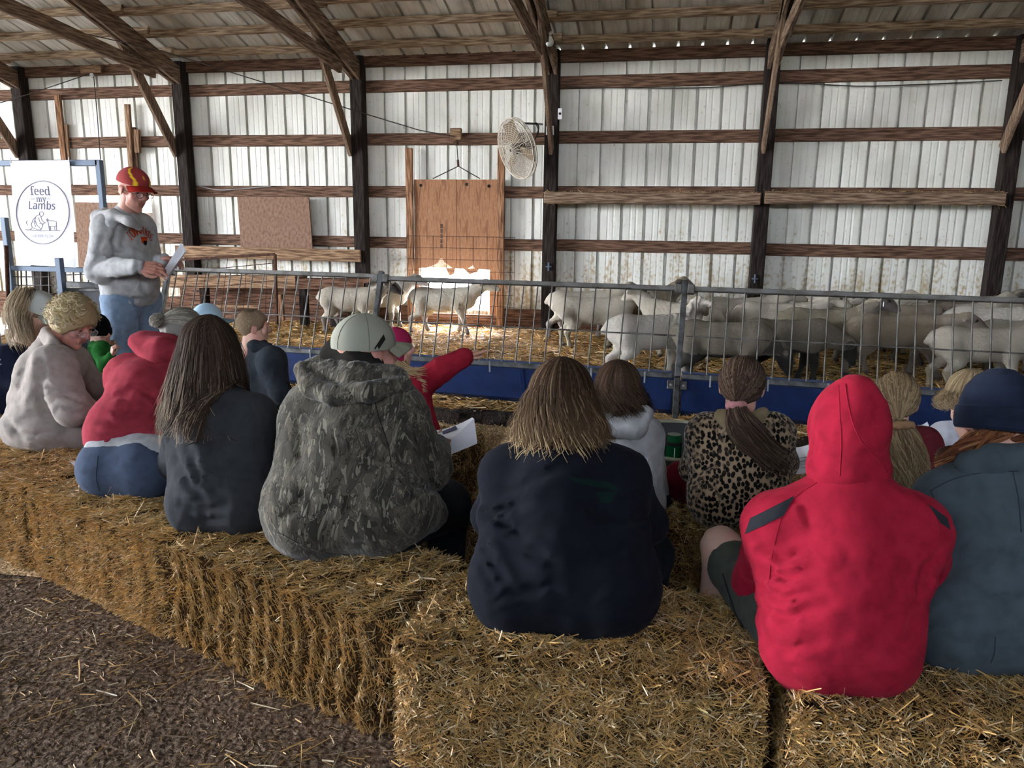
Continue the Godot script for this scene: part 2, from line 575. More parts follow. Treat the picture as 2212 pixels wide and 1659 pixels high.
	slab(roof, "roof_panel", [Vector3(-20.45, ridge.y, R), Vector3(8.25, ridge.y, R), Vector3(8.25, 3.45, 3.7), Vector3(-20.45, 3.45, 3.7)], Vector3(0, 0.03, 0), M.roofold)
	for i in POSTS.size() - 1:
		var z := -8.83
		var k := 0
		while z < R - 0.2:
			var xa: float = POSTS[i] - 0.14
			var xb: float = POSTS[i + 1] + 0.14
			var dz := 0.045 if i % 2 else 0.0
			beam(roof, "purlin", Vector3(xa, roof_y(z + dz), z + dz), Vector3(xb, roof_y(z + dz) + rng.randf_range(-0.004, 0.004), z + dz), 0.05, 0.085, M.purlinx, Vector3(0, 1, -0.307))
			z += 0.42
			k += 1
	for i in POSTS.size():
		var px0: float = POSTS[i]
		for s in [-0.04, 0.04]:
			beam(roof, "rafter", Vector3(px0 + s, 3.217, -9.07), Vector3(px0 + s, 3.217 + 0.307 * (R + 9.07), R), 0.04, 0.20, M.rafterz)
		beam(roof, "truss_chord", Vector3(px0 - 0.01, 3.20, -8.62), Vector3(px0 - 0.01, 3.78, R), 0.045, 0.14, M.rafterz)
		var side := -0.088
		var dz := 0.0
		if absf(px0 + 1.41) < 0.1:
			side = 0.02
			dz = 0.09
		elif absf(px0 - 0.95) < 0.1:
			side = -0.04
			dz = 0.08
		var brace := beam(roof, "knee_brace", Vector3(px0 + side, 2.30, -9.06 + dz), Vector3(px0 + side, 3.62, -8.06 + dz), 0.04, 0.14, M.raftery)
		brace.set_meta("label", "slanting brown board from post to rafter")

const DOOR_H := 3.8
const VENT_LOW := 3.17     # the front wall is open above this height, under the eave
func roof_y(z: float) -> float:
	return 3.40 + 0.307 * (z + 8.976)

func bumpy(x: float, z: float, amp: float) -> float:
	return fold_noise.get_noise_2d(x * 1.7, z * 1.7) * amp + fold_noise.get_noise_2d(x * 7.0 + 30.0, z * 7.0) * amp * 0.35

func heightfield(x0: float, x1: float, z0: float, z1: float, nx: int, nz: int, y: Callable) -> Mesh:
	var st := begin()
	st.set_smooth_group(0)
	for i in nx:
		for j in nz:
			var c := []
			for q in [[0, 0], [1, 0], [1, 1], [0, 1]]:
				var xx := lerpf(x0, x1, float(i + q[0]) / nx)
				var zz := lerpf(z0, z1, float(j + q[1]) / nz)
				c.append(Vector3(xx, y.call(xx, zz), zz))
			for k in [0, 1, 2, 0, 2, 3]:
				st.add_vertex(c[k])
	st.generate_normals()
	return st.commit()
const PEN_EDGE := -5.42
func pen_edge(x: float) -> float:    # z of the front edge of the bedding
	return -5.42 + 0.09 * x + 0.04 * sin(x * 3.1) + 0.02 * sin(x * 11.0)
func pack_y(x: float, z: float) -> float:    # the deep bedding of the pen
	var d := pen_edge(x) - z
	if d < 0.0: return -0.05
	return minf(d * 1.6, 0.095) + clampf(d, 0.0, 3.6) * 0.040 + bumpy(x, z, 0.03)
func dirt_y(x: float, z: float) -> float:
	return bumpy(x * 1.4, z * 1.4, 0.008)

func ground() -> void:
	var out := setting("ground")
	slab(out, "yard", [Vector3(-60, -0.06, -60), Vector3(-60, -0.06, 40), Vector3(60, -0.06, 40), Vector3(60, -0.06, -60)], Vector3(0, -0.1, 0), mat(Color(0.72, 0.70, 0.66), 0.95))
	var fl := setting("floor")
	part(fl, "dirt", heightfield(-20.4, 8.2, -6.5, 3.6, 200, 90, dirt_y), M.dirt)
	# chaff and straw lying on the dirt in front of the bales
	var places := []
	var cols := PackedColorArray()
	for i in 9000:
		var p := Vector3(rng.randf_range(-3.6, 1.6), 0, rng.randf_range(-3.1, -0.9))
		var f := fold_noise.get_noise_2d(p.x * 2.0 + 9.0, p.z * 2.0)
		if f < rng.randf_range(-0.7, 0.25): continue
		p.y = dirt_y(p.x, p.z) + 0.004
		var l := rng.randf_range(0.012, 0.05) if rng.randf() < 0.8 else rng.randf_range(0.05, 0.15)
		places.append(straw_at(p, Vector3(rng.randf_range(-1, 1), rng.randf_range(-0.08, 0.12), rng.randf_range(-1, 1)), l, rng.randf_range(0.7, 1.3)))
		cols.append(straw_color(0.75))
	for i in 16000:
		var p := Vector3(rng.randf_range(-3.4, 0.6), 0, rng.randf_range(-2.9, -0.95))
		p.y = dirt_y(p.x, p.z) + 0.002
		places.append(straw_at(p, Vector3(rng.randf_range(-1, 1), rng.randf_range(-0.1, 0.1), rng.randf_range(-1, 1)), rng.randf_range(0.004, 0.018), rng.randf_range(0.4, 0.9)))
		cols.append(straw_color(0.7))
	stuff(fl, "scattered_straw", straw_mesh(1), M.straw, places, cols)
	# pale wood shavings between the bales and the pen
	part(fl, "shavings_bed", heightfield(-4.8, 2.8, -5.6, -2.55, 70, 36, func(x, z): return dirt_y(x, z) - 0.012 + 0.024 * clampf((fold_noise.get_noise_2d(x * 1.3 + 3.0, z * 1.3) + 0.55) * 3.0, 0.0, 1.0)), M.shavings)
	places = []
	cols = PackedColorArray()
	for i in 46000:
		var p := Vector3(rng.randf_range(-4.6, 2.6), 0, 0)
		p.z = rng.randf_range(pen_edge(p.x) + 0.02, -2.5)
		if p.z > -2.6 + 0.2 * p.x * 0.3 and p.x < -1.0: continue
		p.y = dirt_y(p.x, p.z) + rng.randf_range(0.008, 0.024)
		places.append(straw_at(p, Vector3(rng.randf_range(-1, 1), rng.randf_range(-0.4, 0.4), rng.randf_range(-1, 1)), rng.randf_range(0.007, 0.018), rng.randf_range(1.3, 2.6)))
		var s := rng.randf_range(0.75, 1.1)
		cols.append(Color(0.74 * s, 0.58 * s, 0.35 * s))
	stuff(fl, "wood_shavings", straw_mesh(1), M.straw, places, cols)

# ---------------------------------------------------------------- straw
var straw_kinds := {}
func straw_mesh(kind: int) -> Mesh:   # one metre of straw along x: 0 bent stalk, 1 flat chip or leaf, 2 straight stalk
	if straw_kinds.has(kind): return straw_kinds[kind]
	var st := begin()
	var r := 0.0022
	var bend: float = [0.009, 0.004, 0.002][kind]
	var flat: float = [0.8, 0.3, 0.8][kind]
	var n: int = [4, 2, 2][kind]
	for i in n:
		var a := float(i) / n - 0.5
		var b := float(i + 1) / n - 0.5
		var ya := -bend * 4.0 * a * a
		var yb := -bend * 4.0 * b * b
		var lo := []
		var hi := []
		for w in 3:
			var o := Vector3(0, sin(TAU * w / 3) * flat, cos(TAU * w / 3))
			lo.append(Vector3(a, ya, 0) + o * r * Vector3(1, 1, 1))
			hi.append(Vector3(b, yb, 0) + o * r * Vector3(1, 1, 1))
		for w in 3:
			var v := (w + 1) % 3
			quad(st, lo[w], lo[v], hi[v], hi[w])
	straw_kinds[kind] = st.commit()
	return straw_kinds[kind]
func straw_at(p: Vector3, dir: Vector3, length: float, thick: float) -> Transform3D:
	var x := dir.normalized()
	var t := Vector3(rng.randf_range(-1, 1), rng.randf_range(-1, 1), rng.randf_range(-1, 1))
	var z := x.cross(t).normalized()
	var y := z.cross(x)
	return Transform3D(Basis(x * length, y * thick * maxf(0.3, minf(1.0, length * 6.0)), z * thick), p)
func straw_color(tone := 1.0) -> Color:
	var s := rng.randf_range(0.5, 1.1) * tone
	var w := rng.randf()
	if w < 0.14: return Color(0.80 * s, 0.66 * s, 0.43 * s)
	if w < 0.32: return Color(0.31 * s, 0.185 * s, 0.07 * s)
	if w < 0.36: return Color(0.42 * s, 0.32 * s, 0.12 * s)
	return Color(0.60 * s, 0.355 * s, 0.115 * s)

# ---------------------------------------------------------------- the pen: bedding, feed fence, troughs
func lip(x: float, s := 0.0) -> Vector3:   # along the front lip of the troughs; s metres up the leaning bars
	return Vector3(x, 0.43, -5.57 + 0.09 * x) + LEAN * s
func pen() -> void:
	var bed := thing("straw_bedding", "deep golden straw bedding inside the sheep pen", "straw bedding")
	tag(bed, "", "", "", "stuff")
	part(bed, "bedding_pack", heightfield(-7.6, 6.5, -9.19, -5.0, 150, 60, func(x, z): return pack_y(x, z)), M.bedding)
	var edge := []
	var st := begin()
	for i in 120:
		var xa := lerpf(-6.0, 5.0, i / 120.0)
		var xb := lerpf(-6.0, 5.0, (i + 1) / 120.0)
		var f := func(x, w):
			var n := bumpy(x * 3.0, w * 2.0, 0.02)
			return Vector3(x, [0.0, 0.05, 0.085, 0.1][w] + n * 0.4 - 0.005, pen_edge(x) + [0.07, 0.045, 0.01, -0.06][w] + n)
		for w in 3:
			quad(st, f.call(xa, w), f.call(xa, w + 1), f.call(xb, w + 1), f.call(xb, w))
	part(bed, "manure_edge", st.commit(), M.manure)
	var places := [[], []]
	var cols := [PackedColorArray(), PackedColorArray()]
	for i in 62000:
		var x := rng.randf_range(-5.6, 4.6)
		var z := rng.randf_range(-9.12, pen_edge(x) - 0.03)
		if rng.randf() > 0.45 + 0.55 * (z + 9.2) / 3.6 and rng.randf() < 0.4: continue
		var p := Vector3(x, pack_y(x, z) + rng.randf_range(0.0, 0.03), z)
		var k := 0 if rng.randf() < 0.6 else 1
		places[k].append(straw_at(p, Vector3(rng.randf_range(-1, 1), rng.randf_range(-0.15, 0.16), rng.randf_range(-1, 1)), rng.randf_range(0.05, 0.16), rng.randf_range(0.9, 2.0)))
		var c := straw_color(1.15)
		cols[k].append(c)
	stuff(bed, "loose_straw", straw_mesh(0), M.straw, places[0], cols[0])
	stuff(bed, "straw_leaves", straw_mesh(1), M.straw, places[1], cols[1])

	var ends := [-4.42, -2.34, 0.09, 2.49, 4.9]
	for i in 4:
		var xa: float = ends[i] + 0.035
		var xb: float = ends[i + 1] - 0.035
		var spot: String = ["behind the standing man", "in front of the plywood lamb door", "in front of the ewe with wrinkled wool", "beyond the seated visitor in denim"][i]
		var fence := thing("feed_fence", "grey steel feed fence panel of leaning bars " + spot, "fence", Vector3(xa, 0, lip(xa).z), "steel feed fence panels")
		var o := fence.position
		var top := 0.63 if i == 0 else 0.615
		beam(fence, "top_rail", lip(xa, top) - o, lip(xb, top) - o, 0.035, 0.035, M.rail, LEAN.normalized())
		beam(fence, "bottom_rail", lip(xa, 0.005) - o, lip(xb, 0.005) - o, 0.04, 0.04, M.steel, LEAN.normalized())
		tube(fence, "middle_rod", [lip(xa, 0.285) - o, lip(xb, 0.285) - o], 0.006, M.rail, 6)
		var n := int((xb - xa) / 0.108)
		for k in n:
			var x := xa + (xb - xa) * (k + 0.5) / n
			tube(fence, "bar", [lip(x, 0.02) - o, lip(x, top - 0.012) - o], 0.0058, M.rail, 6)
		# trough
		var tr := thing("feed_trough", "blue plastic feed trough under the steel fence " + spot, "feed trough", Vector3(xa, 0, lip(xa).z), "blue feed troughs")
		var prof := [[0.425, 0.005], [0.30, -0.02], [0.17, -0.055], [0.125, -0.12], [0.125, -0.24], [0.18, -0.31], [0.40, -0.36]]
		st = begin()
		for j in prof.size() - 1:
			var q := []
			for e in [[xa, j], [xa, j + 1], [xb, j + 1], [xb, j]]:
				q.append(Vector3(e[0], prof[e[1]][0], lip(e[0]).z + prof[e[1]][1]) - o)
			quad(st, q[0], q[3], q[2], q[1])
			for e in 4: q[e] += Vector3(0, 0.006, -0.006)
			quad(st, q[0], q[1], q[2], q[3])
		part(tr, "trough_shell", st.commit(), M.blue)
		for x in [xa, xb]:
			var outl := []
			for j in prof: outl.append(Vector3(x, j[0], lip(x).z + j[1]) - o)
			slab(tr, "end_plate", outl, Vector3(0.008, 0, 0), M.blue)
		for k in 3:
			var x := lerpf(xa, xb, [0.18, 0.52, 0.86][k])
			beam(tr, "rib", Vector3(x, 0.41, lip(x).z + 0.008) - o, Vector3(x + 0.03, 0.15, lip(x).z - 0.052) - o, 0.035, 0.012, M.blue, Vector3(0, 0, 1), 0.003)
		for k in 6:
			var x := lerpf(xa, xb, (k + 0.5) / 6.0)
			beam(tr, "clip", lip(x) + Vector3(0, 0.03, 0.026) - o, lip(x) + Vector3(0, -0.055, 0.024) - o, 0.012, 0.004, M.galv, Vector3(0, 0, 1), 0.001)
	for i in 4:
		var x: float = ends[i]
		var spot: String = ["at the end of the fence by the standing man", "beside the lambs by the plywood door", "next to the ewe with wrinkled wool", "past the seated visitor in denim"][i]
		var post := thing("fence_post", "dark steel feed fence post " + spot, "fence post", Vector3(x, 0.05, lip(x).z + 0.03), "steel fence posts")
		var o := post.position
		beam(post, "upright", lip(x, 0.0) - o, lip(x, 0.67) - o, 0.042, 0.042, M.steel, Vector3.RIGHT)
		beam(post, "leg", Vector3(x, 0.06, lip(x).z + 0.03) - o, Vector3(x, 0.43, lip(x).z + 0.03) - o, 0.042, 0.042, M.steel, Vector3.RIGHT)
		for s in [-1, 1]:
			beam(post, "bracket", lip(x + s * 0.045, 0.58) - o, lip(x + s * 0.045, 0.645) - o, 0.05, 0.05, M.rail, Vector3.RIGHT)
			var plate := beam(post, "hinge_plate", lip(x + s * 0.045) + Vector3(0, -0.02, 0.03) - o, lip(x + s * 0.045) + Vector3(0, -0.085, 0.03) - o, 0.05, 0.01, M.rail, Vector3(0, 0, 1))
			tube(plate, "bolt", [Vector3.ZERO, Vector3(0, 0, 0.015)], 0.009, M.galv, 6)

# ---------------------------------------------------------------- fittings on and before the back wall
func pxs(list: Array, z: float) -> Array:
	var out := []
	for q in list: out.append(at_z(q[0], q[1], z))
	return out
func board(called: String, label: String, u0: float, v0: float, u1: float, v1: float, z: float, w: float, thick: float, m: Material) -> Node3D:
	var a := at_z(u0, v0, z)
	var b := at_z(u1, v1, z)
	var o := MeshInstance3D.new()
	o.name = numbered(called)
	add_child(o, true)
	var c := (a + b) / 2
	o.mesh = beam_mesh(a - c, b - c, w, thick, Vector3(0, 0, 1)) if absf(a.x - b.x) < absf(a.y - b.y) else beam_mesh(a - c, b - c, thick, w)
	o.material_override = m
	o.position = c
	tag(o, label, "board")
	return o

func fittings() -> void:
	var wz := WZ + 0.03
	# the sliding plywood door of the lambs
	var door := thing("lamb_door", "raised brown plywood sliding door over the bright lamb opening", "door", Vector3(-2.6, 0.95, wz))
	var o := door.position
	var zf := wz + 0.0
	var outl := [Vector3(-2.55, 2.0, zf), Vector3(-2.55, 0.95, zf), Vector3(-2.60, 0.955, zf), Vector3(-2.66, 1.0, zf), Vector3(-2.70, 1.02, zf), Vector3(-2.73, 1.07, zf), Vector3(-2.76, 1.07, zf), Vector3(-2.79, 1.01, zf), Vector3(-2.86, 0.98, zf), Vector3(-2.93, 0.95, zf), Vector3(-3.08, 0.945, zf), Vector3(-3.08, 2.0, zf)]
	for i in outl.size(): outl[i] -= o
	slab(door, "plywood_sheet", outl, Vector3(0, 0, 0.018), M.plywood)
	outl = [Vector3(-2.545, 2.0, zf), Vector3(-2.545, 0.95, zf), Vector3(-2.42, 0.95, zf), Vector3(-2.36, 0.985, zf), Vector3(-2.345, 1.0, zf), Vector3(-2.32, 0.95, zf), Vector3(-2.04, 0.94, zf), Vector3(-2.04, 2.0, zf)]
	for i in outl.size(): outl[i] -= o
	slab(door, "plywood_sheet", outl, Vector3(0, 0, 0.018), M.plywood)
	for q in [[-2.69, 0.86, 0.12], [-2.47, 0.885, 0.2]]:      # torn strips left at the lower edge
		slab(door, "torn_strip", [Vector3(q[0], 0.955, zf) - o, Vector3(q[0] + q[2], 0.955, zf) - o, Vector3(q[0] + q[2] * 0.9, q[1] + 0.03, zf) - o, Vector3(q[0] + q[2] * 0.4, q[1], zf) - o], Vector3(0, 0, 0.008), M.plywood)
	for q in [[-2.99, 1.93], [-2.42, 1.945], [-2.15, 1.925]]:
		tube(door, "knot_hole", [Vector3(q[0], q[1], zf + 0.012) - o, Vector3(q[0], q[1], zf + 0.021) - o], 0.02, M.manure, 9)
	for y in [1.48, 1.42, 1.36, 1.30, 1.24]:
		beam(door, "dark_stain", Vector3(-2.735, y, zf + 0.017) - o, Vector3(-2.735, y - 0.05, zf + 0.017) - o, 0.035, 0.004, M.girty, Vector3(0, 0, 1), 0.001)
	for q in [[-3.13, "guide board on the fence-post side of the lamb door"], [-2.0, "guide board on the fan side of the lamb door"]]:
		var g := MeshInstance3D.new()
		g.name = numbered("door_guide")
		add_child(g, true)
		g.mesh = beam_mesh(Vector3(0, -1.1, 0), Vector3(0, 1.06, 0), 0.085, 0.045, Vector3(0, 0, 1))
		g.material_override = M.guidey
		g.position = Vector3(q[0], 1.3, wz + 0.03)
		tag(g, "reddish upright " + q[1], "board")
	beam(door, "side_jamb", Vector3(-3.06, 0.4, zf - 0.01) - o, Vector3(-3.06, 0.95, zf - 0.01) - o, 0.06, 0.03, M.plywood, Vector3(0, 0, 1))
	beam(door, "side_jamb", Vector3(-2.09, 0.4, zf - 0.01) - o, Vector3(-2.09, 0.95, zf - 0.01) - o, 0.1, 0.03, M.plywood, Vector3(0, 0, 1))
	# its pulley and rope
	var pul := thing("pulley", "rusty pulley hanging from a wood block above the lamb door", "pulley", at_z(985, 278, wz + 0.05))
	o = pul.position
	beam(pul, "wood_block", Vector3(-0.065, -0.06, 0), Vector3(0.065, -0.06, 0), 0.06, 0.13, M.boardx)
	tube(pul, "wheel", [Vector3(-0.0, -0.16, -0.012), Vector3(-0.0, -0.16, 0.015)], 0.03, M.rust, 14)
	beam(pul, "strap", Vector3(0, -0.11, 0), Vector3(0, -0.18, 0), 0.02, 0.045, M.rust, Vector3(0, 0, 1), 0.002)
	var rope := thing("rope", "thin dark rope from the roof truss to the lamb door", "rope", at_z(988, 300, wz + 0.07))
	o = rope.position
	var run := [at_z(988, 296, wz + 0.07), at_z(905, 281, -8.95), at_z(760, 237, -8.85), at_z(350, 110, -8.25), at_z(45, 42, -7.6)]
	for i in run.size(): run[i] -= o
	tube(rope, "line", run, 0.006, M.rope, 5)
	tube(rope, "drop_line", [at_z(986, 300, wz + 0.07) - o, at_z(990, 358, wz + 0.05) - o], 0.006, M.rope, 5)
	tube(rope, "ring", [at_z(989, 345, wz + 0.05) - o, at_z(990, 360, wz + 0.05) - o], 0.014, M.rust, 8)
	tube(rope, "bridle", [at_z(935, 386, wz + 0.03) - o, at_z(990, 359, wz + 0.05) - o], 0.006, M.rope, 5)
	tube(rope, "bridle", [at_z(1037, 386, wz + 0.03) - o, at_z(990, 359, wz + 0.05) - o], 0.006, M.rope, 5)
	# a second pulley and rope at the far side
	var pul2 := thing("pulley", "pulley under a pale wood block on the wall plate above the poster", "pulley", at_z(198, 150, WZ + 0.1))
	beam(pul2, "wood_block", Vector3(-0.15, 0, 0), Vector3(0.15, 0, 0), 0.05, 0.09, M.boardx)
	tube(pul2, "wheel", [Vector3(0.0, -0.07, -0.012), Vector3(0.0, -0.07, 0.015)], 0.028, M.galv, 14)
	var rope2 := thing("rope", "dark rope hanging down behind the poster from its pulley", "rope", at_z(200, 160, WZ + 0.1))
	o = rope2.position
	tube(rope2, "line", [at_z(202, 160, WZ + 0.1) - o, at_z(210, 250, WZ + 0.1) - o, at_z(217, 345, WZ + 0.1) - o], 0.006, M.rope, 5)
	tube(rope2, "line", [at_z(197, 158, WZ + 0.1) - o, at_z(60, 204, WZ + 0.28) - o, at_z(0, 222, WZ + 0.3) - o], 0.006, M.rope, 5)
	# cables that sag along the girts
	for q in [[[[1220, 188], [1500, 190], [1640, 180], [1700, 178], [1850, 186], [2000, 182], [2165, 174]], "black cable sagging along the upper girt behind the fan post"], [[[430, 402], [470, 410], [520, 408], [585, 402]], "pale cable looped on the girt over the leaning chipboard"]]:
		var pts := curve(pxs(q[0], WZ + 0.04), 4)
		var cb := thing("cable", q[1], "cable", pts[0])
		for i in range(pts.size() - 1, -1, -1): pts[i] -= cb.position
		tube(cb, "wire", pts, 0.006, M.rope if q[0][0][0] > 1000 else M.galv, 5)
	# feed beams on the posts
	for q in [[1177, 1643, "straw covered wooden beam across the posts, next to the fan"], [1650, 2168, "straw covered wooden beam across the posts, farther from the fan"]]:
		var a := at_z(q[0], 427, -8.92)
		var b := at_z(q[1], 427, -8.92)
		var bm := thing("wall_beam", q[2], "beam", (a + b) / 2)
		o = bm.position
		beam(bm, "timber", a - o, Vector3(b.x, a.y, b.z) - o, 0.16, 0.125, M.rafterx, Vector3.UP, 0.01)
		var pl := []
		var cl := PackedColorArray()
		for i in 260:
			var x := rng.randf_range(a.x, b.x)
			var top := rng.randf() < 0.75
			pl.append(straw_at(Vector3(x, a.y + (0.065 if top else -0.065), -8.92 + rng.randf_range(-0.07, 0.085)) - o, Vector3(rng.randf_range(-1, 1), rng.randf_range(-0.6, 0.3), rng.randf_range(-1, 1)), rng.randf_range(0.03, 0.09), 1.0))
			cl.append(straw_color(0.8))
		stuff(bm, "caught_straw", straw_mesh(0), M.straw, pl, cl)
	# fan on its bracket
	var fan := thing("wall_fan", "large wire cage fan on a bracket tilted towards the pen", "fan", at_z(1200, 270, WZ + 0.15))
	o = fan.position
	var hub := at_z(1117, 321, -8.62)
	var face := Vector3(-0.68, -0.30, 0.67).normalized()
	var fy := (Vector3(0.0, 1, 0) - face * face.y).normalized()
	var fb := Basis(face.cross(fy) * -1.0, face, fy * -1.0).orthonormalized()
	fb = Basis(fy.cross(face), face, fy.cross(face).cross(face)).orthonormalized()
	var fr := 0.325
	for k in 15:       # guard rings, front and back
		for s in [-1.0, 1.0]:
			var t := (k + 1) / 15.0
			var rr := fr * t
			var lift: float = s * 0.075 * sqrt(maxf(0.02, 1.0 - t * t)) + s * 0.012
			var pts := []
			for i in 37:
				var w := TAU * i / 36.0
				pts.append(hub - o + fb.x * cos(w) * rr + fb.z * sin(w) * rr + fb.y * lift)
			tube(fan, "guard_ring", pts, 0.0075 if k == 14 else 0.0024, M.fanwhite, 4)
	for k in 26:
		for s in [-1.0, 1.0]:
			var w := TAU * k / 26.0
			var pts := []
			for i in 6:
				var t := i / 5.0
				pts.append(hub - o + (fb.x * cos(w) + fb.z * sin(w)) * fr * t + fb.y * (s * 0.075 * sqrt(maxf(0.02, 1.0 - t * t)) + s * 0.012))
			tube(fan, "guard_spoke", pts, 0.0024, M.fanwhite, 4)
	for k in 3:
		var st := begin()
		var w := TAU * k / 3.0 + 0.4
		var rad := fb.x * cos(w) + fb.z * sin(w)
		var tan := fb.z * cos(w) - fb.x * sin(w)
		var p := []
		for q in [[0.05, -0.03, 0.01], [0.16, -0.085, 0.035], [0.28, -0.08, 0.03], [0.30, 0.05, -0.02], [0.17, 0.07, -0.03], [0.05, 0.035, -0.01]]:
			p.append(hub - o + rad * q[0] + tan * q[1] + fb.y * q[2])
		for i in range(1, 5):
			quad(st, p[0], p[i], p[i + 1], p[0] + fb.y * 0.001)
			quad(st, p[0] - fb.y * 0.003, p[i + 1] - fb.y * 0.003, p[i] - fb.y * 0.003, p[0] - fb.y * 0.002)
		part(fan, "blade", st.commit(), M.fandust)
	var st2 := begin()
	add_lathe(st2, hub - o, fb, [Vector2(0.001, 0.09), Vector2(0.05, 0.085), Vector2(0.06, 0.05), Vector2(0.06, 0.0), Vector2(0.05, -0.06), Vector2(0.05, -0.20), Vector2(0.04, -0.22), Vector2(0.001, -0.22)], 16)
	part(fan, "motor", st2.commit(), M.black)
	var el := at_z(1132, 266, -8.78) - o
	tube(fan, "bracket_arm", [Vector3(-0.06, -0.0, -0.0) + at_z(1183, 268, -8.98) - o, el], 0.012, M.galv, 8)
	tube(fan, "bracket_arm", [el, hub - o - fb.y * 0.15], 0.012, M.galv, 8)
	beam(fan, "mount_plate", at_z(1188, 272, -9.0) - o, at_z(1188, 292, -9.0) - o, 0.09, 0.012, M.white, Vector3(0, 0, 1))
	tube(fan, "power_cord", curve([hub - o - fb.y * 0.2, at_z(1163, 285, -8.8) - o, at_z(1157, 265, -8.85) - o, at_z(1164, 275, -8.9) - o, at_z(1160, 295, -8.9) - o, at_z(1185, 292, -8.97) - o], 5), 0.006, M.black, 5)
	# lamp and socket on the rafter
	var lp := thing("lamp_bulb", "white bulb in a small fitting under the rafter above the fan", "lamp", at_z(1184, 76, -8.42))
	st2 = begin()
	add_lathe(st2, Vector3(0.02, -0.06, 0.02), Basis(Vector3.RIGHT, 0.4), [Vector2(0.001, -0.055), Vector2(0.028, -0.05), Vector2(0.042, -0.025), Vector2(0.043, 0.0), Vector2(0.03, 0.03), Vector2(0.02, 0.05)], 18)
	var bulb := mat(Color(0.92, 0.93, 0.92), 0.3)
	part(lp, "bulb", st2.commit(), bulb)
	st2 = begin()
	add_lathe(st2, Vector3.ZERO, Basis(Vector3.RIGHT, 0.4), [Vector2(0.022, -0.02), Vector2(0.026, 0.0), Vector2(0.05, 0.015), Vector2(0.05, 0.03), Vector2(0.001, 0.03)], 16)
	part(lp, "socket", st2.commit(), M.white)
	var sw := thing("outlet_box", "white electrical outlet box on the fan post", "outlet", at_z(1210, 246, WZ + 0.16))
	beam(sw, "cover", Vector3(0, -0.06, 0), Vector3(0, 0.06, 0), 0.05, 0.02, M.white, Vector3(0, 0, 1))
	beam(sw, "plug", Vector3(0, -0.01, 0.018), Vector3(0, 0.012, 0.018), 0.025, 0.025, M.black, Vector3(0, 0, 1))
	for q in [[1185, 576], [1631, 602]]:
		var ins := thing("fence_insulator", "small blue insulator hook on the foot of the " + ("fan post" if q[0] < 1300 else "post behind the flock"), "hook", at_z(q[0], q[1], -9.0))
		beam(ins, "cross_bar", Vector3(-0.035, 0, 0), Vector3(0.035, 0, 0), 0.02, 0.015, M.bluesteel)
		beam(ins, "stem", Vector3(0, -0.05, 0.0), Vector3(0, 0.05, 0.0), 0.018, 0.02, M.bluesteel, Vector3(0, 0, 1))
	# wire panel before the lamb door
	var wp := thing("wire_fence", "rusty welded wire fence standing before the plywood lamb door", "wire fence", at_z(990, 705, -9.0))
	o = wp.position
	var wa := at_z(878, 509, -9.02)
	var wb := at_z(1112, 512, -9.02)
	for k in 9:
		var y := 0.24 + (wa.y - 0.24) * k / 8.0
		tube(wp, "wire", [Vector3(wa.x, y, -9.02) - o, Vector3(wb.x, y, -9.02) - o], 0.0028, M.rust, 4)
	for k in 9:
		var x := lerpf(wa.x, wb.x, k / 8.0)
		tube(wp, "wire", [Vector3(x, 0.22, -9.024) - o, Vector3(x, wa.y, -9.024) - o], 0.0028, M.rust, 4)
	# loose boards at the far side of the wall
	board("loose_board", "long reddish upright board nailed on the girts next to the corner post", 124, 205, 140, 350, WZ + 0.03, 0.085, 0.04, M.guidey)
	board("loose_board", "narrow upright board behind the standing man, longest of its cluster", 275, 225, 289, 440, WZ + 0.05, 0.07, 0.04, M.boardy)
	board("loose_board", "short pale block nailed beside the narrow upright board", 296, 280, 298, 330, WZ + 0.06, 0.07, 0.05, M.boardy)
	board("loose_board", "grey brown upright board under the short pale block", 284, 275, 300, 480, WZ + 0.02, 0.12, 0.03, M.girty)
	board("loose_board", "thin upright lath beside the long reddish board", 143, 268, 148, 345, WZ + 0.02, 0.05, 0.03, M.boardy)
	for q in [[[[164, 437], [302, 437], [318, 578], [172, 578]], "brown plywood sheet on the wall behind the poster", "plywood_sheet", -9.1], [[[514, 425], [668, 426], [677, 545], [523, 545]], "reddish brown chipboard sheet leaning on the girts behind the feeder", "chipboard_sheet", -9.08]]:
		var s := MeshInstance3D.new()
		s.name = numbered(q[2])
		add_child(s, true)
		var cs := pxs(q[0], q[3])
		s.position = cs[3]
		for i in range(cs.size() - 1, -1, -1): cs[i] -= s.position
		var st := begin()
		add_slab(st, cs, Vector3(0, 0, 0.02))
		s.mesh = st.commit()
		s.material_override = M.chipboard
		tag(s, q[1], "board")
	# old wooden feeder along the wall
	var fd := thing("wooden_feeder", "old wooden hay feeder along the wall behind the fence", "feeder", Vector3(-4.9, 0.2, -8.8))
	o = fd.position
	var fa := at_z(380, 543, -8.94)
	var fbb := at_z(779, 553, -8.94)
	beam(fd, "top_board", fa - o, fbb - o, 0.04, 0.15, M.boardx)
	for q in [[at_z(352, 600, -8.75), at_z(652, 602, -8.75), 0.16, "boardx"], [at_z(655, 606, -8.75), at_z(795, 606, -8.75), 0.12, "plankx"]]:
		beam(fd, "shelf_board", q[0] - o, q[1] - o, 0.30, 0.05, M[q[3]])
		beam(fd, "front_board", q[0] + Vector3(0, -0.03, 0.15) - o, q[1] + Vector3(0, -0.03, 0.15) - o, 0.03, q[2], M[q[3]])
	for k in 4:
		var y := 0.28 + 0.125 * k
		beam(fd, "back_plank", Vector3(fa.x, y, -8.97) - o, Vector3(fbb.x, y, -8.97) - o, 0.03, 0.12, M.plankx)
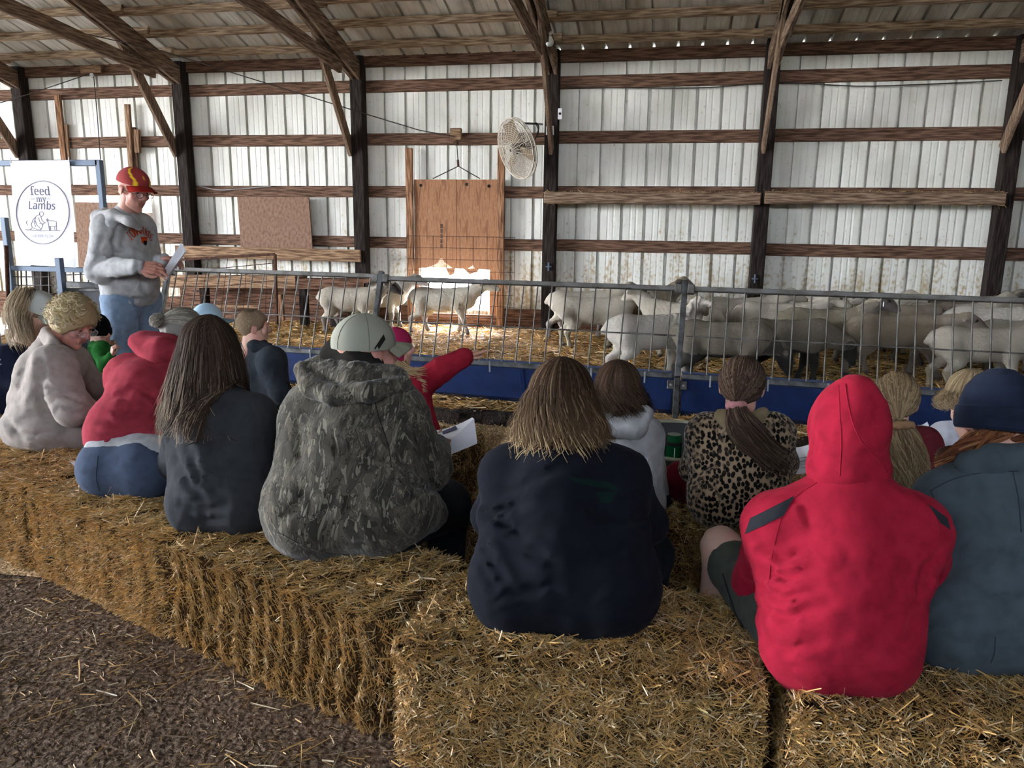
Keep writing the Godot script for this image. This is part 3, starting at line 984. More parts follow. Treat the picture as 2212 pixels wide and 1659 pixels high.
	for u in [440, 655, 720, 785]:
		var p := at_z(u, 606, -8.72)
		beam(fd, "leg", Vector3(p.x, 0.15, -8.72) - o, Vector3(p.x, p.y, -8.72) - o, 0.09, 0.09, M.posty, Vector3.RIGHT)
	beam(fd, "pale_stake", at_z(605, 636, -8.55) - o, at_z(610, 692, -8.55) - o, 0.06, 0.05, M.guidey, Vector3(0, 0, 1))
	beam(fd, "lower_board", at_z(465, 662, -8.62) - o, at_z(560, 662, -8.62) - o, 0.03, 0.04, M.boardx)
	# rusty wire gate leaning at the feeder
	var wg := thing("wire_gate", "rusty wire gate with slack mesh leaning before the wooden feeder", "gate", at_z(596, 700, -8.2))
	o = wg.position
	var tl := at_z(385, 561, -8.1)
	var tr2 := at_z(594, 549, -8.1)
	var bl := at_z(350, 720, -7.9)
	var br := at_z(598, 700, -8.0)
	beam(wg, "top_rail", tl - o, tr2 - o, 0.02, 0.03, M.rust)
	beam(wg, "end_rail", tr2 - o, br - o, 0.03, 0.03, M.rust, Vector3(0, 0, 1))
	for k in 7:
		var t := (k + 1) / 8.0
		var sag := [tl.lerp(bl, t) - o, tl.lerp(bl, t).lerp(tr2.lerp(br, t), 0.5) - o + Vector3(0, -0.02, 0), tr2.lerp(br, t) - o]
		tube(wg, "wire", sag, 0.004, M.rust, 4)
	for k in 5:
		var t := (k + 0.6) / 5.0
		tube(wg, "wire", [tl.lerp(tr2, t) - o, bl.lerp(br, t - 0.02) - o], 0.0035, M.rust, 4)
	# blue steel gate frame with the poster
	var gz := -6.0
	var gate := thing("gate_frame", "tall blue grey steel gate frame carrying the white poster", "gate", at_z(120, 700, gz) * Vector3(1, 0, 1))
	o = gate.position
	var gt := at_z(214, 352, gz)
	var gw := 0.05
	beam(gate, "top_rail", at_z(-60, 353, gz) - o, gt - o, gw, gw, M.bluesteel)
	var ur := at_z(222, 500, gz)
	beam(gate, "upright", Vector3(gt.x, gt.y + 0.025, gz) - o, Vector3(gt.x, 0.02, gz) - o, gw, gw, M.bluesteel, Vector3(0, 0, 1))
	beam(gate, "upright", at_z(-55, 353, gz) - o, at_z(-55, 353, gz) * Vector3(1, 0, 1) - o + Vector3(0, 0.02, 0), gw, gw, M.bluesteel, Vector3(0, 0, 1))
	var lr := at_z(26, 579, gz)
	var lr2 := at_z(224, 577, gz)
	beam(gate, "lower_rail", lr - o, Vector3(lr2.x, lr.y, gz) - o, 0.04, 0.045, M.bluesteel)
	beam(gate, "lower_rail", at_z(140, 614, gz) - o, Vector3(lr2.x, at_z(140, 614, gz).y, gz) - o, 0.04, 0.05, M.steel)
	for k in 3:
		tube(gate, "wire", [at_z(24, 598 + 18 * k, gz) - o, at_z(116, 598 + 18 * k, gz) - o], 0.005, M.steel, 5)
	tube(gate, "wire", [at_z(140, 594, gz) - o, at_z(206, 592, gz) - o], 0.005, M.steel, 5)
	for u in [38, 45, 56, 73, 88, 105, 140, 157, 172, 189, 201]:
		tube(gate, "bar", [at_z(u, 582, gz) - o, at_z(u + 2.5, 650 if u < 130 else 612, gz) - o], 0.007, M.rail, 5)
	beam(gate, "end_post", at_z(9, 470, gz) - o, at_z(9, 470, gz) * Vector3(1, 0, 1) + Vector3(0, 0.02, 0) - o, 0.05, 0.05, M.bluesteel, Vector3(0, 0, 1))
	tube(gate, "latch_rod", [at_z(13, 530, gz + 0.05) - o, at_z(18, 660, gz + 0.05) - o], 0.018, M.rust, 8)
	var sp := at_z(127, 557, gz + 0.12)
	beam(gate, "stub_post", sp - o, sp * Vector3(1, 0, 1) + Vector3(0, 0.02, 0) - o, 0.052, 0.052, M.bluesteel, Vector3(0, 0, 1))
	var tub := thing("feed_trough", "dark blue feed trough set on its edge beneath the poster frame", "feed trough", at_z(170, 720, gz) * Vector3(1, 0, 1))
	o = tub.position
	slab(tub, "trough_side", [at_z(128, 628, gz + 0.04) - o, at_z(232, 628, gz + 0.04) - o, Vector3(at_z(232, 628, gz).x, 0.02, gz + 0.04) - o, Vector3(at_z(128, 628, gz).x, 0.02, gz + 0.04) - o], Vector3(0, 0, 0.03), M.navyplastic)
	beam(tub, "trough_lip", at_z(126, 626, gz + 0.06) - o, at_z(234, 626, gz + 0.06) - o, 0.05, 0.03, M.steel)
	poster(gz + 0.045)

func poster(z: float) -> void:
	var c := pxs([[22, 347], [150, 346], [164, 578], [36, 571]], z)
	var sign_ := thing("poster", "white poster with a grey circle, lettering and a drawing, tied on steel frame", "poster", (c[2] + c[3]) / 2)
	var o := sign_.position
	var outl := []
	for p in c: outl.append(p - o)
	var page := slab(sign_, "sheet", outl, Vector3(0, 0, 0.002), M.paper)
	var po := page.position
	var right: Vector3 = ((c[1] - c[0]) + (c[2] - c[3])).normalized()
	var up: Vector3 = ((c[0] - c[3]) + (c[1] - c[2])).normalized()
	var b := Basis(right, up, right.cross(up).normalized()).orthonormalized()
	var nf := b.z * 0.0035
	var pt := func(u, v): return at_z(u, v, z) - o + nf - po
	letters(page, "lettering", "feed", pt.call(87, 413), b, 0.072, M.ink, true)
	letters(page, "lettering", "my", pt.call(89, 430), b, 0.048, M.ink, true)
	letters(page, "lettering", "Lambs", pt.call(91, 444), b * Basis(Vector3(1, 0, 0), Vector3(0.18, 1, 0), Vector3(0, 0, 1)), 0.068, M.ink)
	letters(page, "lettering", "JOHN 21:15", pt.call(95, 510), b, 0.024, M.ink_pale, true)
	for q in [[67, 430, 76], [101, 430, 109], [71, 510, 77], [111, 510, 116]]:
		tube(page, "dash", [pt.call(q[0], q[1]), pt.call(q[2], q[1])], 0.0018, M.ink_pale, 4)
	var pts := []
	for i in 49:
		var w := TAU * i / 48.0
		pts.append(pt.call(92.5 + 57.0 * cos(w), 459 + 68.0 * sin(w)))
	tube(page, "circle", pts, 0.0048, M.ink_pale, 4)
	# the drawing: a kneeling figure who feeds a lamb, in pen strokes
	for s in [[[86, 459], [92, 457], [95, 461], [93, 466], [89, 468], [86, 464], [86, 459]],
			[[87, 463], [80, 466], [72, 474], [68, 484], [70, 492], [66, 496], [60, 497]],
			[[89, 468], [90, 474], [95, 480], [99, 481]], [[84, 470], [86, 478], [92, 484], [97, 482]],
			[[72, 492], [80, 496], [88, 497], [92, 490], [93, 485], [86, 482]], [[76, 476], [80, 486], [86, 492], [90, 497]],
			[[55, 496], [70, 497], [90, 499], [110, 498], [130, 498]], [[78, 470], [74, 480], [78, 490]],
			[[101, 474], [103, 472], [104, 476], [102, 478], [101, 474]], [[103, 477], [105, 484], [106, 489], [120, 489], [122, 486], [122, 479], [117, 477], [107, 477], [104, 474]],
			[[106, 489], [107, 498]], [[110, 489], [110, 498]], [[118, 489], [119, 498]], [[122, 487], [123, 498]], [[60, 487], [57, 480], [60, 477]]]:
		var st := []
		for q in s: st.append(pt.call(q[0], q[1]))
		tube(page, "pen_stroke", st, 0.0018, M.ink, 4)
	for q in [[24, 349], [149, 347]]:
		tube(page, "tie", [pt.call(q[0], q[1] + 3), pt.call(q[0], q[1] - 8)], 0.004, M.white, 5)

# ---------------------------------------------------------------- straw bales
func bale_face(u: float, flakes: float, seed_x: float, deep := 0.03) -> float:   # how far the flakes of a bale stand out along its length
	var f := fposmod(u * flakes + 0.25 * sin(u * 9.0 + seed_x), 1.0)
	return -pow(absf(f - 0.5) * 2.0, 6.0 if deep < 0.05 else 2.2) * deep
func bale(a: Vector3, b: Vector3, width: float, h: float, style: int, label: String, group: String, density := 1.0) -> void:
	# a, b: the ends of the front lower edge on the ground
	var x := (b - a)
	x.y = 0
	var L := x.length()
	x = x.normalized()
	var back := Vector3(x.z, 0, -x.x)
	if back.z > 0: back = -back
	var t := thing("straw_bale", label, "straw bale", (a + b) / 2 + back * width / 2, group)
	t.basis = Basis(x, Vector3.UP, -back)
	var sx := rng.randf() * 10.0
	var flakes := L / (0.085 if style != 1 else 0.072)
	var deep: float = [0.03, 0.085, 0.03][style]
	# body
	var nx := 48 if style != 1 else 84
	var st := begin()
	st.set_smooth_group(0)
	var surf := func(face: int, u: float, v: float) -> Vector3:    # face 0 front, 1 top, 2 back, 3 left, 4 right
		var p: Vector3
		match face:
			0: p = Vector3((u - 0.5) * L, v * h, width / 2)
			1: p = Vector3((u - 0.5) * L, h, width / 2 - v * width)
			2: p = Vector3((0.5 - u) * L, v * h, -width / 2)
			3: p = Vector3(-L / 2, v * h, (u - 0.5) * width)
			_: p = Vector3(L / 2, v * h, (0.5 - u) * width)
		# rounded edges, flakes and bumps
		var c := Vector3(p.x / L * 2, (p.y - h / 2) / h * 2, p.z / width * 2)
		var rr := 0.035
		var q := Vector3(maxf(absf(p.x) - L / 2 + rr, 0), maxf(absf(p.y - h / 2) - h / 2 + rr, 0), maxf(absf(p.z) - width / 2 + rr, 0))
		if q.length() > rr:
			var k := q.normalized() * rr
			p -= Vector3(signf(p.x), signf(p.y - h / 2), signf(p.z)) * (q - k)
		var n := Vector3.ZERO
		n = [Vector3(0, 0, 1), Vector3.UP, Vector3(0, 0, -1), Vector3.LEFT, Vector3.RIGHT][face]
		var d := fold_noise.get_noise_3d(p.x * 6.0 + sx, p.y * 6.0, p.z * 6.0 + sx) * 0.022
		if face < 3: d += bale_face(p.x / L + 0.5 + 0.012 * sin(p.y * 17.0 + sx), flakes, sx, deep) * (1.0 if face != 1 else 0.25)
		return p + n * d
	for face in 5:
		var nu := nx if face < 3 else 12
		var nv := 10
		for i in nu:
			for j in nv:
				var c := []
				for q in [[0, 0], [0, 1], [1, 1], [1, 0]]:
					c.append(surf.call(face, float(i + q[0]) / nu, float(j + q[1]) / nv))
				for k in [0, 1, 2, 0, 2, 3]:
					st.add_vertex(c[k])
	st.generate_normals()
	part(t, "packed_straw", st.commit(), M.bale)
	# straws
	var places := [[], [], []]
	var cols := [PackedColorArray(), PackedColorArray(), PackedColorArray()]
	for face in 5:
		var count: int = int([11000, 8500, 1000, 2000, 2000][face] * density)
		for i in count:
			var u := rng.randf()
			var v := rng.randf()
			if face < 3 and bale_face((u if face != 2 else 1.0 - u) + (0.012 * sin(v * h * 17.0 + sx) if face == 0 else 0.0), flakes, sx, deep) < -0.4 * deep and rng.randf() < 0.85: continue
			var p: Vector3 = surf.call(face, u, v)
			var n: Vector3 = [Vector3(0, 0, 1), Vector3.UP, Vector3(0, 0, -1), Vector3.LEFT, Vector3.RIGHT][face]
			var j := Vector3(rng.randf_range(-1, 1), rng.randf_range(-1, 1), rng.randf_range(-1, 1))
			var d: Vector3
			var l := rng.randf_range(0.02, 0.06)
			var out := 0.002
			var th := rng.randf_range(0.35, 0.8)
			if face == 0 or face == 2:
				if style == 0:      # cut ends that point out
					d = n + j * 0.75
					l = rng.randf_range(0.015, 0.035)
					out = l * 0.25
				elif style == 1:    # folded flakes, straws run up and down
					d = Vector3(j.x * 0.35, 1.0, n.z * 0.3 + j.z * 0.3)
					if rng.randf() < 0.25: d = n + j * 0.8
					l = rng.randf_range(0.02, 0.05)
					out = 0.006
				else:               # loose tangle
					d = Vector3(j.x, j.y * 0.8 + 0.2, n.z * 0.25 + j.z * 0.5)
					out = 0.008
					l = rng.randf_range(0.02, 0.07)
			elif face == 1:
				d = Vector3(j.x * 0.9, j.y * 0.22 + 0.05, 1.0 if rng.randf() < 0.5 else j.z)
				l = rng.randf_range(0.025, 0.085)
				out = 0.006
			else:
				d = Vector3(n.x * 0.25 + j.x * 0.3, j.y, j.z)
				out = 0.008
			if rng.randf() < 0.02:
				l *= 1.8
				d += n * 0.5
			if v > 0.9 and face == 0: d += Vector3(0, 0.3, 0.5)
			var k := 1 if rng.randf() < 0.35 else (0 if rng.randf() < 0.6 else 2)
			places[k].append(straw_at(p + n * out, d, l, th * (1.5 if k == 1 else 1.0)))
			cols[k].append(straw_color([1.05, 0.95, 0.95][style]))
	for k in 3:
		stuff(t, ["bent_straws", "straw_leaves", "straight_straws"][k], straw_mesh(k), M.straw, places[k], cols[k])

func bales() -> void:
	# lower front edges on the ground from the photograph
	bale(Vector3(-3.56, 0, -2.93), Vector3(-2.62, 0, -2.60), 0.50, 0.385, 0, "straw bale with the beige jacket's wearer sitting on it", "bales of the front row")
	bale(Vector3(-2.585, 0, -2.585), Vector3(-1.69, 0, -2.235), 0.47, 0.385, 0, "golden straw bale of tight cut ends under the visitor in blue leggings", "bales of the front row")
	bale(Vector3(-1.655, 0, -2.215), Vector3(-0.765, 0, -1.885), 0.48, 0.385, 1, "straw bale with dark gaps between its flakes, under the camouflage jacket", "bales of the front row")
	bale(Vector3(-0.675, 0, -1.79), Vector3(0.285, 0, -1.80), 0.47, 0.385, 2, "loose straw bale under the visitor in navy sweatshirt", "bales of the front row")
	bale(Vector3(0.345, 0, -1.755), Vector3(1.32, 0, -1.65), 0.47, 0.385, 2, "straw bale under the visitor in a raised red hood", "bales of the front row")
	bale(Vector3(-3.9, 0, -3.52), Vector3(-3.0, 0, -3.2), 0.45, 0.36, 0, "straw bale behind the beige jacket's wearer", "bales of the second row", 0.4)
	bale(Vector3(-0.78, 0, -2.84), Vector3(0.14, 0, -2.80), 0.46, 0.37, 2, "straw bale under the girl in a grey hoodie", "bales of the second row", 0.6)
	bale(Vector3(0.17, 0, -2.79), Vector3(1.08, 0, -2.72), 0.46, 0.37, 2, "straw bale under the girl in leopard print", "bales of the second row", 0.6)
	bale(Vector3(1.12, 0, -2.8), Vector3(1.95, 0, -2.7), 0.46, 0.37, 2, "straw bale beyond the visitor in denim", "bales of the second row", 0.3)
	bale(Vector3(-2.75, 0, -4.02), Vector3(-1.9, 0, -3.92), 0.44, 0.36, 0, "straw bale under the small boy in a charcoal jacket", "bales of the second row", 0.5)
	bale(Vector3(-1.87, 0, -3.7), Vector3(-1.0, 0, -3.62), 0.44, 0.36, 2, "straw bale under the child in a red coat", "bales of the second row", 0.4)
	bale(Vector3(-3.9, 0, -4.2), Vector3(-3.0, 0, -4.08), 0.44, 0.34, 0, "straw bale under the toddler in green", "bales of the second row", 0.3)

# ---------------------------------------------------------------- bodies: tapered capsules and ellipsoids joined smoothly, meshed as surface nets
# capsule: [a, b, ra, rb]   ellipsoid: [centre, Basis whose columns are its half axes]   a fifth entry "cut" takes away
func cap(a: Vector3, b: Vector3, ra: float, rb := -1.0) -> Array:
	return [a, b, ra, ra if rb < 0.0 else rb]
func egg(c: Vector3, r: Vector3, turn := Basis.IDENTITY) -> Array:
	return [c, Basis(turn.x * r.x, turn.y * r.y, turn.z * r.z)]
func cut(c: Vector3, r: Vector3, turn := Basis.IDENTITY) -> Array:
	return [c, Basis(turn.x * r.x, turn.y * r.y, turn.z * r.z), "cut"]
func reach(pr: Array) -> AABB:
	if pr[1] is Basis:
		var b: Basis = pr[1]
		var e := Vector3(absf(b.x.x) + absf(b.y.x) + absf(b.z.x), absf(b.x.y) + absf(b.y.y) + absf(b.z.y), absf(b.x.z) + absf(b.y.z) + absf(b.z.z))
		return AABB(pr[0] - e, e * 2.0)
	var m := maxf(pr[2], pr[3])
	return AABB(pr[0], Vector3.ZERO).expand(pr[1]).grow(m)
func nets(prims: Array, cell: float, k: float) -> Array:     # -> [points, triangles]
	var box: AABB
	var first := true
	for pr: Array in prims:
		if pr.size() == 3: continue
		box = reach(pr) if first else box.merge(reach(pr))
		first = false
	box = box.grow(cell * 2.5)
	var nx := int(ceil(box.size.x / cell)) + 1
	var ny := int(ceil(box.size.y / cell)) + 1
	var nz := int(ceil(box.size.z / cell)) + 1
	var o := box.position
	var g := PackedFloat32Array()
	g.resize(nx * ny * nz)
	g.fill(1.0)
	var k0 := k
	for pr: Array in prims:
		k = pr[4] if pr.size() == 5 else k0
		var band := k + cell * 2.2
		var ik := 0.25 / k
		var r := reach(pr).grow(band)
		var x0 := maxi(0, int((r.position.x - o.x) / cell))
		var y0 := maxi(0, int((r.position.y - o.y) / cell))
		var z0 := maxi(0, int((r.position.z - o.z) / cell))
		var x1 := mini(nx - 1, int((r.end.x - o.x) / cell) + 1)
		var y1 := mini(ny - 1, int((r.end.y - o.y) / cell) + 1)
		var z1 := mini(nz - 1, int((r.end.z - o.z) / cell) + 1)
		if pr[1] is Basis:
			var inv: Basis = (pr[1] as Basis).inverse()
			var bs: Basis = pr[1]
			var rmin := minf(bs.x.length(), minf(bs.y.length(), bs.z.length()))
			var c: Vector3 = pr[0]
			var minus: bool = pr.size() == 3
			var dx := inv * Vector3(cell, 0, 0)
			for z in range(z0, z1 + 1):
				for y in range(y0, y1 + 1):
					var q := inv * (o + Vector3(x0, y, z) * cell - c)
					var i := (z * ny + y) * nx + x0
					for x in range(x0, x1 + 1):
						var ql := q.length()
						var d := (ql - 1.0) * rmin
						var w := g[i]
						if minus:
							d = -d
							var hh := k - absf(d - w)
							g[i] = maxf(d, w) + (hh * hh * ik if hh > 0.0 else 0.0)
						else:
							var h := k - absf(d - w)
							g[i] = minf(d, w) - (h * h * ik if h > 0.0 else 0.0)
						q += dx
						i += 1
		else:
			var a: Vector3 = pr[0]
			var ab: Vector3 = pr[1] - a
			var il := 1.0 / maxf(ab.length_squared(), 1e-9)
			var ra: float = pr[2]
			var dr: float = pr[3] - ra
			var rm := maxf(pr[2], pr[3]) + band
			var ay := Vector2(a.y, a.z)
			var by := Vector2(pr[1].y, pr[1].z)
			for z in range(z0, z1 + 1):
				for y in range(y0, y1 + 1):
					var yz := Vector2(o.y + y * cell, o.z + z * cell)
					if Geometry2D.get_closest_point_to_segment(yz, ay, by).distance_to(yz) > rm: continue
					var pa := o + Vector3(x0, y, z) * cell - a
					var i := (z * ny + y) * nx + x0
					for x in range(x0, x1 + 1):
						var t := clampf(pa.dot(ab) * il, 0.0, 1.0)
						var d := (pa - ab * t).length() - ra - dr * t
						var w := g[i]
						var h := k - absf(d - w)
						g[i] = minf(d, w) - (h * h * ik if h > 0.0 else 0.0)
						pa.x += cell
						i += 1
	# one point in each cell that the surface crosses
	var pts := PackedVector3Array()
	var tris := PackedInt32Array()
	var ids := {}
	var sy := nx
	var sz := nx * ny
	var offs := [0, 1, sy, sy + 1, sz, sz + 1, sz + sy, sz + sy + 1]
	var lim := cell * 2.0
	var edges := [[0, 1], [2, 3], [4, 5], [6, 7], [0, 2], [1, 3], [4, 6], [5, 7], [0, 4], [1, 5], [2, 6], [3, 7]]
	var corner := [Vector3(0, 0, 0), Vector3(1, 0, 0), Vector3(0, 1, 0), Vector3(1, 1, 0), Vector3(0, 0, 1), Vector3(1, 0, 1), Vector3(0, 1, 1), Vector3(1, 1, 1)]
	var live := PackedInt32Array()
	for z in nz - 1:
		for y in ny - 1:
			var i := (z * ny + y) * nx
			for x in nx - 1:
				var v := g[i]
				if v < lim and v > -lim:
					var neg := v < 0.0
					if (g[i + 1] < 0.0) != neg or (g[i + sy] < 0.0) != neg or (g[i + sy + 1] < 0.0) != neg or (g[i + sz] < 0.0) != neg or (g[i + sz + 1] < 0.0) != neg or (g[i + sz + sy] < 0.0) != neg or (g[i + sz + sy + 1] < 0.0) != neg:
						var sum := Vector3.ZERO
						var n := 0
						for e in edges:
							var va := g[i + offs[e[0]]]
							var vb := g[i + offs[e[1]]]
							if (va < 0.0) != (vb < 0.0):
								sum += (corner[e[0]] as Vector3).lerp(corner[e[1]], va / (va - vb))
								n += 1
						ids[i] = pts.size()
						live.append(i)
						pts.append(o + (Vector3(x, y, z) + sum / n) * cell)
				i += 1
	for i in live:
		var neg := g[i] < 0.0
		for ax in 3:
			var s1: int = [1, sy, sz][ax]
			var s2: int = [sy, sz, 1][ax]
			var s3: int = [sz, 1, sy][ax]
			if (g[i + s1] < 0.0) == neg: continue
			if not (ids.has(i - s2) and ids.has(i - s3) and ids.has(i - s2 - s3)): continue
			var a: int = ids[i]
			var b: int = ids[i - s2]
			var c: int = ids[i - s2 - s3]
			var d: int = ids[i - s3]
			if neg: tris.append_array(PackedInt32Array([a, c, b, a, d, c]))
			else: tris.append_array(PackedInt32Array([a, b, c, a, c, d]))
	return [pts, tris]
func normals_of(pts: PackedVector3Array, tris: PackedInt32Array) -> PackedVector3Array:
	var n := PackedVector3Array()
	n.resize(pts.size())
	for i in range(0, tris.size(), 3):
		var a := tris[i]
		var b := tris[i + 1]
		var c := tris[i + 2]
		var f := (pts[c] - pts[a]).cross(pts[b] - pts[a])
		n[a] += f
		n[b] += f
		n[c] += f
	for i in n.size(): n[i] = n[i].normalized()
	return n
func skinned(net: Array, base: Vector3, push = null, color = null, into: ArrayMesh = null) -> ArrayMesh:
	var pts: PackedVector3Array = net[0]
	var tris: PackedInt32Array = net[1]
	if pts.is_empty(): return into if into else ArrayMesh.new()
	var n := normals_of(pts, tris)
	var cols := PackedColorArray()
	if color != null:
		for i in pts.size(): cols.append(color.call(pts[i], n[i]))
	if push != null:
		for i in pts.size(): pts[i] += n[i] * push.call(pts[i], n[i])
		n = normals_of(pts, tris)
	for i in pts.size(): pts[i] -= base
	var arr := []
	arr.resize(Mesh.ARRAY_MAX)
	arr[Mesh.ARRAY_VERTEX] = pts
	arr[Mesh.ARRAY_NORMAL] = n
	arr[Mesh.ARRAY_INDEX] = tris
	if cols: arr[Mesh.ARRAY_COLOR] = cols
	var m := into if into else ArrayMesh.new()
	m.add_surface_from_arrays(Mesh.PRIMITIVE_TRIANGLES, arr)
	return m
func moved(net: Array, t: Transform3D) -> Array:
	var p: PackedVector3Array = t * (net[0] as PackedVector3Array)
	var tr: PackedInt32Array = (net[1] as PackedInt32Array).duplicate()
	if t.basis.determinant() < 0:
		for i in range(0, tr.size(), 3):
			var s := tr[i + 1]
			tr[i + 1] = tr[i + 2]
			tr[i + 2] = s
	return [p, tr]
func joined(list: Array) -> Array:
	var p := PackedVector3Array()
	var t := PackedInt32Array()
	for n in list:
		var at := p.size()
		p.append_array(n[0])
		for i in n[1]: t.append(i + at)
	return [p, t]
func to_px(p: Vector3) -> Vector2:
	var c := cam_basis.inverse() * (p - CAM)
	return Vector2(1106.0 - F * c.x / c.z, 829.5 + F * c.y / c.z)
func folds(amp: float, freq: float, stretch := Vector3(1, 1, 1), sd := 0.0, creases := []) -> Callable:
	# cloth: soft rolls, and creases traced where the photograph shows them: [[u, v], ...] lines with depth in metres and width in pixels
	var segs := []
	for cr in creases:
		for i in cr[0].size() - 1:
			segs.append([Vector2(cr[0][i][0], cr[0][i][1]), Vector2(cr[0][i + 1][0], cr[0][i + 1][1]), cr[1], cr[2], float(i) / (cr[0].size() - 1), float(i + 1) / (cr[0].size() - 1)])
	return func(p: Vector3, n: Vector3) -> float:
		var q := p * stretch * freq + Vector3.ONE * sd
		var w := fold_noise.get_noise_3d(q.x * 0.6, q.y * 0.6, q.z * 0.6)
		var a := fold_noise.get_noise_3d(q.x * 0.8 + w, q.y * 0.8 + w, q.z * 0.8 - w)
		var d := amp * (0.55 * a + 0.6 * maxf(0.0, 0.25 - absf(a)) * 4.0 * w)
		if segs and n.dot(CAM - p) > -0.2:
			var uv := to_px(p)
			var best := {}
			for s in segs:
				var c := Geometry2D.get_closest_point_to_segment(uv, s[0], s[1])
				var t: float = uv.distance_to(c) / s[3]
				if t < 3.0:
					var along: float = lerpf(s[4], s[5], (c - s[0]).length() / maxf(1.0, (s[1] - s[0]).length()))
					var e: float = s[2] * (0.35 + 0.65 * sin(clampf(along, 0.0, 1.0) * PI)) * (-exp(-t * t * 1.6) + 0.55 * exp(-(t - 1.5) * (t - 1.5) * 2.0))
					var key: float = s[2] + s[3] * 1000.0 + s[0].x * 0.0
					if absf(e) > absf(best.get(key, 0.0)): best[key] = e
			for k in best: d += best[k]
		return d
func hit(mesh: Mesh, base: Vector3, u: float, v: float) -> Array:     # where the sight line of a pixel meets a mesh: [point, normal] or []
	var tm: TriangleMesh = tri_cache.get(mesh)
	if tm == null:
		tm = mesh.generate_triangle_mesh()
		tri_cache[mesh] = tm
	var r: Dictionary = tm.intersect_ray(CAM - base, ray(u, v).normalized())
	if r.is_empty(): return []
	var n: Vector3 = r.normal
	if n.dot(ray(u, v)) > 0: n = -n
	return [r.position, n]
var tri_cache := {}
func patch(parent: Node, called: String, mesh: Mesh, base: Vector3, quad_px: Array, nu: int, nv: int, m: Material, lift := 0.002, label := "") -> void:   # a piece of cloth sewn on: four corners in the photograph
	var grid := []
	for i in nu + 1:
		var row := []
		for j in nv + 1:
			var s := float(i) / nu
			var t := float(j) / nv
			var p: Vector2 = (quad_px[0] as Vector2).lerp(quad_px[1], s).lerp((quad_px[3] as Vector2).lerp(quad_px[2], s), t)
			row.append(hit(mesh, base, p.x, p.y))
		grid.append(row)
	var st := begin()
	for i in nu:
		for j in nv:
			var c := [grid[i][j], grid[i + 1][j], grid[i + 1][j + 1], grid[i][j + 1]]
			if c.any(func(q): return q.is_empty()): continue
			var face: Vector3 = (c[2][0] - c[0][0]).cross(c[1][0] - c[0][0])
			var order := [0, 1, 2, 0, 2, 3] if face.dot(c[0][1]) > 0 else [0, 2, 1, 0, 3, 2]
			for k in order:
				st.set_normal(c[k][1])
				st.add_vertex(c[k][0] + c[k][1] * lift)
	var made := st.commit()
	if made and made.get_surface_count(): part(worn(parent, mesh), called, made, m, Vector3.ZERO, label)
func worn(parent: Node, mesh: Mesh) -> Node:     # the garment that has this mesh, to which patches and seams belong
	for c in parent.get_children():
		if c is MeshInstance3D and c.mesh == mesh: return c
	return parent
func seam(parent: Node, called: String, mesh: Mesh, base: Vector3, line_px: Array, r: float, m: Material, steps := 5) -> void:
	var flat := []
	for q in line_px: flat.append(Vector3(q[0], q[1], 0))
	var pts := []
	for p in curve(flat, steps):
		var h := hit(mesh, base, p.x, p.y)
		if h: pts.append(h[0] + h[1] * r * 0.3)
	if pts.size() > 1: tube(worn(parent, mesh), called, pts, r, m, 5)

